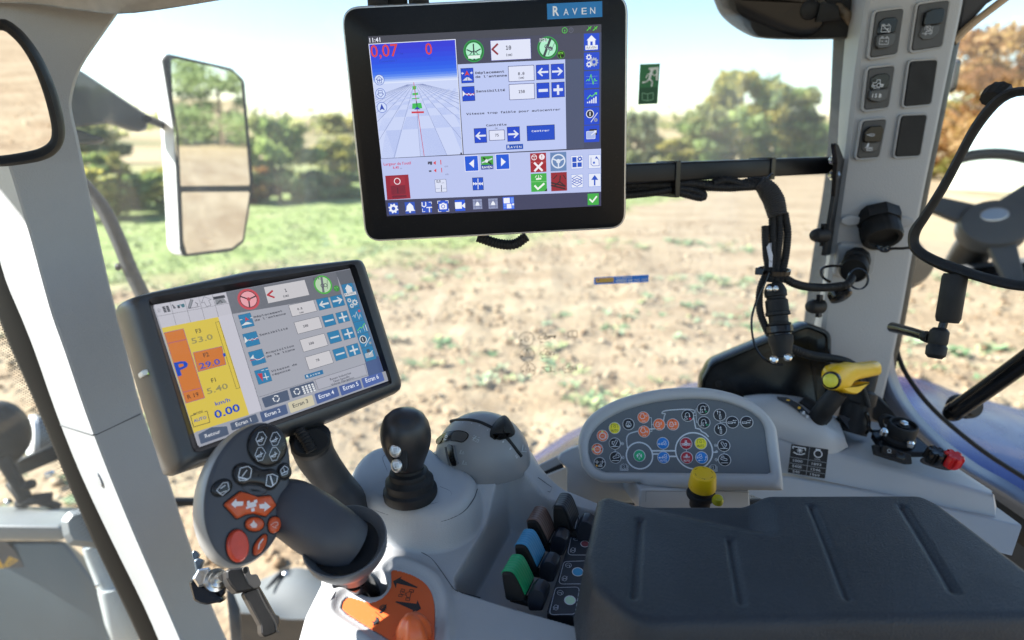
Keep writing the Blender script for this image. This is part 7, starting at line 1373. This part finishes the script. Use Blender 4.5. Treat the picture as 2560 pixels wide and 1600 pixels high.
def cyl(x,y,d):
    def f(a):
        if d in 'ud': 
            s_=1 if d=='u' else -1
            a.L(x+8,y+28,40,[(-.3,-.8),(.3,-.8),(.3,.9),(-.3,.9)],7,WS,True); a.line([(x+8,y-5),(x+4,y-40)],7,WS); a.ring(x+2,y-48 if d=='u' else y-32,13,5,WS); a.line([(x-34,y-64),(x-30,y-12)],6,WS); a.poly([(x-46,y-48),(x-34,y-74),(x-20,y-48)] if d=='u' else [(x-42,y-28),(x-28,y-4),(x-16,y-28)],WS)
        else:
            a.L(x-30,y+8,40,[(-1,-.3),(.8,-.3),(.8,.3),(-1,.3)],7,WS,True); a.line([(x+2,y+8),(x+40,y+6)],7,WS); a.ring(x+42,y+6,13,5,WS); a.line([(x+6,y-26),(x+70,y-28)],6,WS); a.poly([(x+4,y-26),(x+26,y-38),(x+26,y-14)] if d=='l' else [(x+76,y-28),(x+54,y-40),(x+54,y-16)],WS)
    return f
pbtn(2010,237,'k',cyl(2010,237,'u')); pbtn(2022,463,'k',cyl(2022,463,'d')); pbtn(2210,349,'k',cyl(2210,349,'l')); pbtn(2436,349,'k',cyl(2436,349,'r'))
# pedestal below the panel
pdf=Fr(P(*M1(1500,1480),.755),A([1.,.05,0]),A([0,.25,1.]))
V,F=shellVF(pdf,rnd(pdf.uvs(M1,[(752,1395),(2480,1415),(2500,1760),(742,1760)]),.003),[(0,-.10),(0,-.002),(.002,0)]); mk('pedestal',V,F,PLASTICW,bp_)
a=Art(pdf,M1,w0=.0003); a.line([(2480,1460),(2200,1440),(850,1435),(845,1600)],5,'#5f666c'); a.build('seam',bp_)
# yellow push knob
yk=thing('push_knob','round yellow push-turn knob on a black collar in front of the button panel','knob',P(*M1(1735,1480),.70))
c0=P(*M1(1738,1330),.705); kax=nrm([-.02,-.14,.98])
lathe('knob_cap',c0,kax,[(.0130,-.004),(.0152,-.0035),(.0155,-.002),(.0149,.004),(.0138,.0135),(.0130,.0152),(.0115,.0158),(.0095,.0152),(.004,.0153)],YEL,yk,seg=40)
lathe('knob_collar',c0,kax,[(.0115,-.03),(.0118,-.018),(.0160,-.0155),(.0163,-.013),(.0150,-.0105),(.0128,-.0095),(.0128,-.004),(.010,-.003)],BLACKM,yk,seg=36)
a=Art(Fr(c0+kax*.0156,RT,A([0,1.,.15])),M1,w0=.0001); cc2=a.uv(M1 and (1738,1145))
for k in range(6):
    t=k*math.pi/3+.2; u=A([math.cos(t),math.sin(t)]); v=A([-u[1],u[0]]); c=A(a.fr.uv(*M1(1738,1148)))*0+A([0,0]); p=u*.0098
    a.uvline([p-v*.0018,p+v*.0018,p+v*.0010+u*.0012],.0006,'#9a6a14')
a.build('arrow_marks',yk)
rc=thing('reflector','small yellow-green translucent cap at the foot of the yellow push knob','cap',P(*C5(1505,1255),.69))
lathe('cap_body',P(*C5(1505,1275),.69),(0,-.2,1),[(.006,0),(.0065,.004),(.0050,.0075),(.002,.009)],mat('amber_lens',(.45,.42,.02),.15),rc,seg=16)
# ================================================================ REAR SIDE CONSOLE
rc_=thing('side_console','grey moulded side console with sockets and switch below the rear pillar','console',P(*C6(900,1000),.9))
def g6(name,rows,m,sub=4,**k): return grid(name,[[P(*C6(x,y),d) for x,y,d in r_] for r_ in rows],m,rc_,sub=sub,**k)
def q6(name,rows,m,b=.006):
    V=[];n=len(rows[0])
    for r_ in rows: V+=[P(*C6(x,y),d) for x,y,d in r_]
    F=[(i*n+j,i*n+j+1,(i+1)*n+j+1,(i+1)*n+j) for i in range(len(rows)-1) for j in range(n-1)]; return mk(name,V,F,m,rc_,bev=(b,4))
q6('console_top',[[(-60,900,.905),(180,880,.90),(560,955,.89),(900,1028,.88),(1300,1118,.855),(1712,1206,.825)],
 [(-60,560,.93),(235,655,.918),(585,745,.912),(900,822,.895),(1300,928,.862),(1695,1036,.828)],
 [(-60,420,1.0),(330,520,.99),(640,640,.985),(900,610,.985),(1180,730,.94),(1680,1018,.85)],
 [(-60,400,1.05),(330,430,1.04),(650,480,1.03),(900,520,1.02),(1200,690,.98),(1690,1012,.86)]],PLASTICW,.008)
q6('console_end',[[(1693,1036,.8285),(1712,1206,.8255)],[(1700,1036,.87),(1722,1140,.87)]],PLASTICW,.003)
g6('console_hump',[[(-120,600,.93),(60,610,.925),(180,640,.92),(320,690,.916),(520,742,.913),(640,690,.93)],
 [(-120,440,.925),(40,450,.92),(180,470,.918),(330,530,.915),(520,610,.912),(625,650,.93)],
 [(-120,345,.95),(20,330,.94),(150,345,.935),(320,420,.93),(480,520,.925),(610,600,.935)],
 [(-120,320,1.0),(20,305,.99),(180,312,.985),(330,345,.98),(470,430,.97),(580,520,.96)],
 [(-120,330,1.05),(20,325,1.05),(180,325,1.04),(340,350,1.03),(470,420,1.02),(580,510,1.0)]],PLASTICW)
V=[P(*C6(x,y),d) for x,y,d in [(120,322,.9345),(200,330,.933),(290,380,.929),(350,440,.925),(410,520,.921),(370,512,.917),(300,450,.920),(220,385,.925),(130,345,.931)]]
mk('quadrant_scale',V,[tuple(range(9))],mat('label_dark',(.03,.037,.05)),rc_,ang=None)
mb=MB()
for (x,y,w,hh_,col) in ((205,350,22,10,'#d8a82a'),(285,405,18,16,'#d8a82a'),(318,440,16,20,'#c4c8cc'),(345,470,14,18,'#c4c8cc')):
    f_=facing(*C6(x,y),.915); V,F=boxVF(f_,-w*.00010,w*.00010,-hh_*.00010,hh_*.00010,0,.0003); mb.add(V,F,ink(col))
mb.build('scale_marks',rc_)
V,F=tubeVF([P(*C6(x,y),d) for x,y,d in [(300,350,.952),(380,420,.945),(450,490,.935),(495,520,.93)]],[.010,.014,.016,.012],12); mk('lever_slot',V,F,BLACKM,rc_)
q6('console_base',[[(-600,1100,.86),(-60,1040,.875),(300,1180,.86),(900,1300,.84),(1500,1400,.80),(1830,1480,.78)],[(-600,900,.89),(-60,905,.895),(200,905,.885),(900,1036,.868),(1500,1172,.83),(1905,1262,.80)],[(-600,860,.95),(-60,870,.95),(200,880,.93),(900,1010,.90),(1500,1130,.87),(1725,1130,.86)]],PLASTICW,.004)
# panel to the left of the base, bluish white side
lp=[(385,1030,.84),(420,975,.85),(520,925,.86),(680,870,.87),(1300,870,.87),(1300,1500,.83),(490,1500,.83),(492,1140,.835)]
V=[P(*N1(x,y),d) for x,y,d in lp]+[P(*N1(x,y),d+.10) for x,y,d in lp]; n=len(lp)
mk('console_side',V,[tuple(range(n)),tuple(range(2*n-1,n-1,-1))]+[(i,(i+1)%n,n+(i+1)%n,n+i) for i in range(n)],PLASTICW,rc_,bev=(.008,3))
st_=thing('window_sill','grey lower window sill with a black seal between console dome and button panel','sill',P(*N1(330,1180),1.0))
for nm,q,m in (('sill_rail',[(150,1125),(430,985),(450,1085),(230,1200)],mat('sill_blue',(.27,.31,.36),.4,var=(8,.05))),('sill_seal',[(200,1175),(440,1083),(470,1130),(240,1235)],RUBBER),('sill_panel',[(220,1225),(470,1125),(520,1160),(520,1500),(260,1500)],PLASTICW)):
    f_=facing(*N1(330,1150),.98 if nm!='sill_panel' else .97); shell(nm,f_,rnd(f_.uvs(N1,q),.003),[(0,-.04),(0,-.002),(.002,0)],m,st_)
# speed table sticker
tf2=facing(*C6(350,790),.880,yaw=2,pit=8); e=tf2.uv(*C6(498,706))-tf2.uv(*C6(228,668)); tf2=Fr(tf2.o,tf2.u*e[0]+tf2.v*e[1],tf2.v*e[0]-tf2.u*e[1])
ps=thing('speed_table_sticker','black sticker with a white table of shaft speeds on the side console','sticker',tf2.o)
a=Art(tf2,C6,w0=.0004,dw=.00003); a.poly([(228,668),(498,708),(472,920),(202,876)],'#15171a',r=8); KK='#aab0b6'
for l in ([(218,762),(490,806)],[(212,805),(484,848)],[(206,845),(478,886)],[(362,688),(335,898)]): a.line(l,5,'#7b8188')
for x,y,t in ((274,800,'1000'),(268,840,'540E'),(262,878,'540'),(410,824,'1893'),(404,864,'1546'),(398,902,'1969')): a.text(x,y,20,t,KK,bold=.03,al='c',rot=-.0,width=70 if len(t)>3 else 52)
a.line([(240,700),(240,685),(330,700),(330,715)],8,'#d5d9dd'); a.line([(245,728),(270,742),(300,745),(325,738)],8,'#d5d9dd'); 
for t in range(4): a.L(290,714,20,[(-math.cos(t*.785),-math.sin(t*.785)),(math.cos(t*.785),math.sin(t*.785))],5,'#d5d9dd')
a.ring(422,740,32,8,'#d5d9dd'); a.rect(405,702,440,716,'#d5d9dd'); a.text(416,784,14,'n/min',KK,al='c',bold=.02); a.build('printed_sheet',ps)
# yellow lever
yl=thing('shaft_lever','yellow T-handled lever on a black stem rising from the side console','lever',P(*C6(430,490),.93))
V,F=tubeVF([P(*C6(420,480),.925),P(*C6(480,400),.905),P(*C6(570,290),.895)],[.0135,.0140,.0125],20); mk('lever_stem',V,F,BLACKM,yl)
h0=P(*C6(500,190),.885); h1=P(*C6(835,135),.93); hx=nrm(h1-h0); Lh=np.linalg.norm(h1-h0); u_,v_,_=basis(hx); vv=nrm(UP-hx*np.dot(UP,hx)); uu=np.cross(vv,hx); R=[]
for t,a_,b_ in ((-.03,.006,.009),(0,.0115,.0150),(.06,.014,.0180),(.18,.0150,.0190),(.30,.0145,.0180),(.40,.0130,.0150),(.55,.0130,.0118),(.8,.0130,.0112),(.97,.0125,.0108),(1.0,.0105,.009),(1.015,.006,.005)):
    ring=[]
    for i in range(28):
        q=2*math.pi*i/28; ce,se=math.cos(q),math.sin(q); ring.append(h0+hx*Lh*t+uu*a_*np.sign(ce)*abs(ce)**.7+vv*(b_*np.sign(se)*abs(se)**.7+(0 if t<.35 else .004)))
    R.append(A(ring))
V,F=ringsVF(R); mk('lever_handle',V,F,YEL,yl,ang=60)
wf=Fr(P(*C6(640,250),.900),hx,vv); w_=cr(wf.uvs(C6,[(545,250),(660,240),(760,215),(722,260),(680,298),(650,303),(600,292)]),4,True); shell('handle_skirt',wf,w_,[(.001,-.012),(0,-.009),(0,.006),(.002,.009)],YEL,yl)
lathe('lock_ring',P(*C6(520,205),.876),nrm(-hx*.75+nrm(CAM-h0)*.9),[(.0120,-.004),(.0128,0),(.0122,.003),(.010,.0035)],BLACKG,yl,seg=28)
lathe('lock_button',P(*C6(516,207),.874),nrm(-hx*.75+nrm(CAM-h0)*.9),[(.0098,0),(.0095,.004),(.007,.0062),(.003,.0068)],mat('button_lime',(.75,.68,.06),.35),yl,seg=24)
# plug behind the lever
bp2=thing('trailer_plug','tall black round plug standing on the side console behind the yellow lever','plug',P(*C6(680,560),.97))
c0=P(*C6(660,560),.975); ax_=nrm(P(*C6(745,235),.975)-c0); 
lathe('plug_body',c0,ax_,[(.0235,-.005),(.024,.010),(.0215,.014),(.0215,.040),(.0235,.043),(.0235,.060),(.0185,.064),(.0185,.090),(.0165,.095),(.012,.097)],BLACKM,bp2,seg=36,fn=lambda t,h,k:1+(.04 if k in(4,5) and int(t/(2*math.pi)*36)%3==0 else 0))
f_=Fr(P(*C6(690,565),.955),RT,A([0,.5,.86])); shell('plug_flange',f_,rnd(f_.uvs(C6,[(570,470),(640,560),(780,600),(805,575),(740,520),(600,450)]),.004),[(0,-.008),(0,-.001),(.001,0)],BLACKG,bp2)
V,F=tubeVF([P(*C6(x,y),.945) for x,y in [(770,440),(790,500),(790,550),(820,575),(880,575),(930,560)]],.0030,8); mk('cap_strap',V,F,BLACKG,bp2)
V,F=tubeVF([P(*C6(x,y),.945) for x,y in [(660,230),(720,200),(770,330),(790,400)]],.0035,8); mk('cap_strap',V,F,BLACKM,bp2)
rs=thing('round_socket','low black round socket with a bright bolt in its recessed lid on the side console','socket',P(*C6(1010,640),.92))
c0=P(*C6(1005,645),.925); ax_=nrm([.02,-.14,.99])
lathe('socket_body',c0,ax_,[(.0215,-.008),(.0215,.006),(.0185,.009),(.0185,.013),(.0197,.014),(.0197,.028),(.0185,.030),(.0165,.030),(.0160,.025),(.0085,.025),(.0085,.028),(.007,.028)],BLACKM,rs,seg=44)
f_=Fr(c0+ax_*.001,RT,A([0,1.,.14])); shell('socket_flange',f_,rnd(A([(-.034,-.012),(-.030,.02),(.0,.028),(.030,.006),(.036,-.018),(.03,-.030),(-.01,-.030)]),.008),[(0,-.008),(0,0),(.001,.001)],BLACKG,rs)
lathe('lid_bolt',c0+ax_*.028,ax_,[(.0062,0),(.0062,.0035),(.005,.005),(.003,.0055)],CHROME,rs,seg=6,ang=30)
for q in ((900,580),(1092,665)): lathe('flange_screw',P(*C6(*q),.90),ax_,[(.0055,-.004),(.0055,.002),(.003,.005)],CHROME,rs,seg=10)
V,F=tubeVF([P(*C6(x,y),.935) for x,y in [(940,600),(890,540),(880,490),(910,465),(960,480),(1000,500)]],.0035,8); mk('lid_strap',V,F,BLACKM,rs)
dk=thing('corner_gap','dark rubber gaiter filling the corner between rear pillar and side console','gaiter',P(*C6(880,480),1.0))
q_=[(830,300,1.03),(880,330,1.03),(960,430,1.03),(1060,540,1.01),(1200,660,.99),(1260,760,.96),(1100,640,1.0),(900,520,1.03),(815,490,1.03)]
V=[P(*C6(x,y),d) for x,y,d in q_]+[P(*C6(x,y),d+.05) for x,y,d in q_]; n=len(q_); mk('gaiter_fold',V,[tuple(range(n)),tuple(range(2*n-1,n-1,-1))]+[(i,(i+1)%n,n+(i+1)%n,n+i) for i in range(n)],BLACKM,dk,bev=(.004,2))
tfm=Fr(P(*C6(960,745),.878),nrm(P(*C6(1103,812),.876)-P(*C6(822,672),.893)),A([0,.55,.83])); 
rk=thing('rocker_switch','single black rocker switch in a rectangular bezel on the side console','switch',tfm.o)
shell('switch_bezel',tfm,rnd(tfm.uvs(C6,[(818,672),(870,680),(1095,745),(1104,816),(1058,815),(832,745)]),.002),[(0,-.006),(0,.001),(.001,.002)],BLACKM,rk)
shell('switch_rocker',tfm,rnd(tfm.uvs(C6,[(868,690),(905,682),(985,715),(970,765),(905,748),(870,735)]),.002),[(0,.001),(0,.007),(.0015,.009)],BLACKG,rk); shell('switch_rocker',tfm,rnd(tfm.uvs(C6,[(985,716),(1045,740),(1055,775),(1030,788),(972,766)]),.002),[(0,.001),(0,.0032),(.0015,.004)],BLACKG,rk)
a=Art(tfm.moved(.0092),C6,w0=0); a.ring(940,718,14,4,'#aab0b6'); a.line([(925,730),(955,735)],3,'#aab0b6'); a.build('symbol',rk)
tb=Fr(P(*C6(1280,815),.862),nrm(P(*C6(1395,860),.855)-P(*C6(1165,790),.87)),A([0,.55,.83]))
te=thing('terminal_plate','dark oval base plate under the black and red terminal knobs','plate',tb.o)
shell('base_plate',tb,cr(tb.uvs(C6,[(1168,785),(1190,765),(1260,770),(1400,815),(1392,855),(1350,858),(1260,835),(1185,810)]),4,True),[(0,-.004),(0,.002),(.001,.003)],mat('brown_black',(.035,.03,.03),.5),te)
for x,y,d,m,lb in ((1250,785,.866,BLACKG,'black star-shaped terminal knob beside the red one'),(1378,815,.858,RED,'red star-shaped terminal knob beside the black one')):
    t=thing('battery_terminal',lb,'terminal',P(*C6(x,y),d),'battery terminals on the side console'); lathe('knob_body',P(*C6(x,y),d),nrm([.08,-.25,.96]),[(.0095,-.002),(.0125,.002),(.0128,.014),(.0120,.0165),(.0105,.0175),(.006,.0168)],m,t,seg=48,fn=lambda t_,h,k:1-.28*(1 if math.cos(6*t_)>.55 else 0)*(k>0))
# ================================================================ WINDOW LATCH
wl_=thing('window_latch','black window latch bracket with zinc bolts on the left pillar below the grip','latch',P(*N6(700,800),.72))
lfm=facing(*N6(450,600),.735,yaw=-8)
shell('bracket',lfm,rnd(lfm.uvs(N6,[(182,560),(240,505),(300,560),(400,610),(470,590),(700,800),(640,850),(580,850),(430,880),(340,860),(250,815)]),.004),[(.001,-.03),(0,-.026),(0,-.003),(.002,0)],BLACKG,wl_)
shell('bracket',lfm,rnd(lfm.uvs(N6,[(235,240),(300,200),(390,235),(370,300),(330,400),(300,470),(250,520),(225,560),(215,500),(270,420)]),.003),[(.001,-.02),(0,-.018),(0,-.008),(.002,-.006)],mat('bracket_steel',(.10,.13,.16),.3,metal=.6),wl_)
shell('bracket',lfm,rnd(lfm.uvs(N6,[(205,130),(240,85),(290,120),(320,160),(270,235),(235,240),(210,190)]),.002),[(0,-.02),(0,-.010),(.001,-.009)],mat('bracket_steel',(.10,.13,.16)),wl_)
shell('bracket_flange',lfm,rnd(lfm.uvs(N6,[(500,400),(560,385),(600,420),(700,480),(735,560),(700,700),(640,790),(540,640),(480,560)]),.004),[(0,-.016),(0,-.004),(.0015,-.0025)],BLACKG,wl_)
def n6(x,y,d): return P(*N6(x,y),d)
lathe('hex_bolt',n6(420,480,.742),n6(360,475,.722)-n6(420,480,.742),[(.0115,0),(.0115,.009),(.009,.011)],CHROME,wl_,seg=6,ang=30)
lathe('hex_bolt',n6(560,530,.735),n6(690,450,.712)-n6(560,530,.735),[(.013,.002),(.013,.006),(.0095,.007),(.0095,.015),(.0055,.016),(.0055,.032)],CHROME,wl_,seg=24)
V,F=tubeVF([n6(690,480,.74),n6(600,600,.745),n6(400,620,.74)],.004,8); mk('latch_spring',V,F,CHROME,wl_)
hfm=facing(*N6(1000,700),.700,yaw=12)
shell('handle_hub',hfm,rnd(hfm.uvs(N6,[(722,390),(780,350),(960,335),(1040,310),(1075,440),(1170,432),(1235,560),(1195,640),(1100,660),(980,690),(880,700),(790,600),(730,500)]),.003),[(.001,-.030),(0,-.028),(0,-.002),(.002,0)],mat('latch_brown_black',(.018,.016,.015),.5,bump=('noise',900,.15),var=(40,.2)),wl_)
shell('hub_face',hfm,rnd(hfm.uvs(N6,[(945,340),(1040,318),(1072,445),(1168,440),(1225,560),(1185,632),(1120,640),(1040,580),(985,470)]),.003),[(0,-.001),(0,.0012),(.001,.002)],mat('latch_grey',(.12,.11,.10),.5),wl_)
shell('hub_hole',hfm,rnd(hfm.uvs(N6,[(958,345),(1015,330),(1030,400),(985,440),(960,415)]),.002),[(0,.002),(0,.0028)],mat('void',(.004,.004,.004)),wl_)
shell('handle_bar',hfm,rnd(hfm.uvs(N6,[(975,690),(1190,630),(1440,1085),(1460,1280),(1290,1345),(1245,1290),(1235,1170)]),.004),[(.001,-.024),(0,-.022),(0,-.005),(.0015,-.0035)],mat('latch_brown_black',(.042,.038,.036)),wl_)
shell('handle_edge',hfm,rnd(hfm.uvs(N6,[(1192,625),(1235,575),(1320,720),(1480,1010),(1535,1030),(1548,1120),(1500,1270),(1462,1280),(1445,1100)]),.003),[(.001,-.030),(0,-.028),(0,-.014),(.0015,-.012)],mat('latch_edge',(.03,.026,.025),.35),wl_)
V,F=tubeVF([hfm.at(*hfm.uv(*N6(x,y)),-.004) for x,y in [(1180,640),(1300,880),(1440,1130),(1465,1240),(1500,1270)]],.0012,6); mk('handle_rib',V,F,mat('latch_grey',(.12,.11,.10)),wl_)
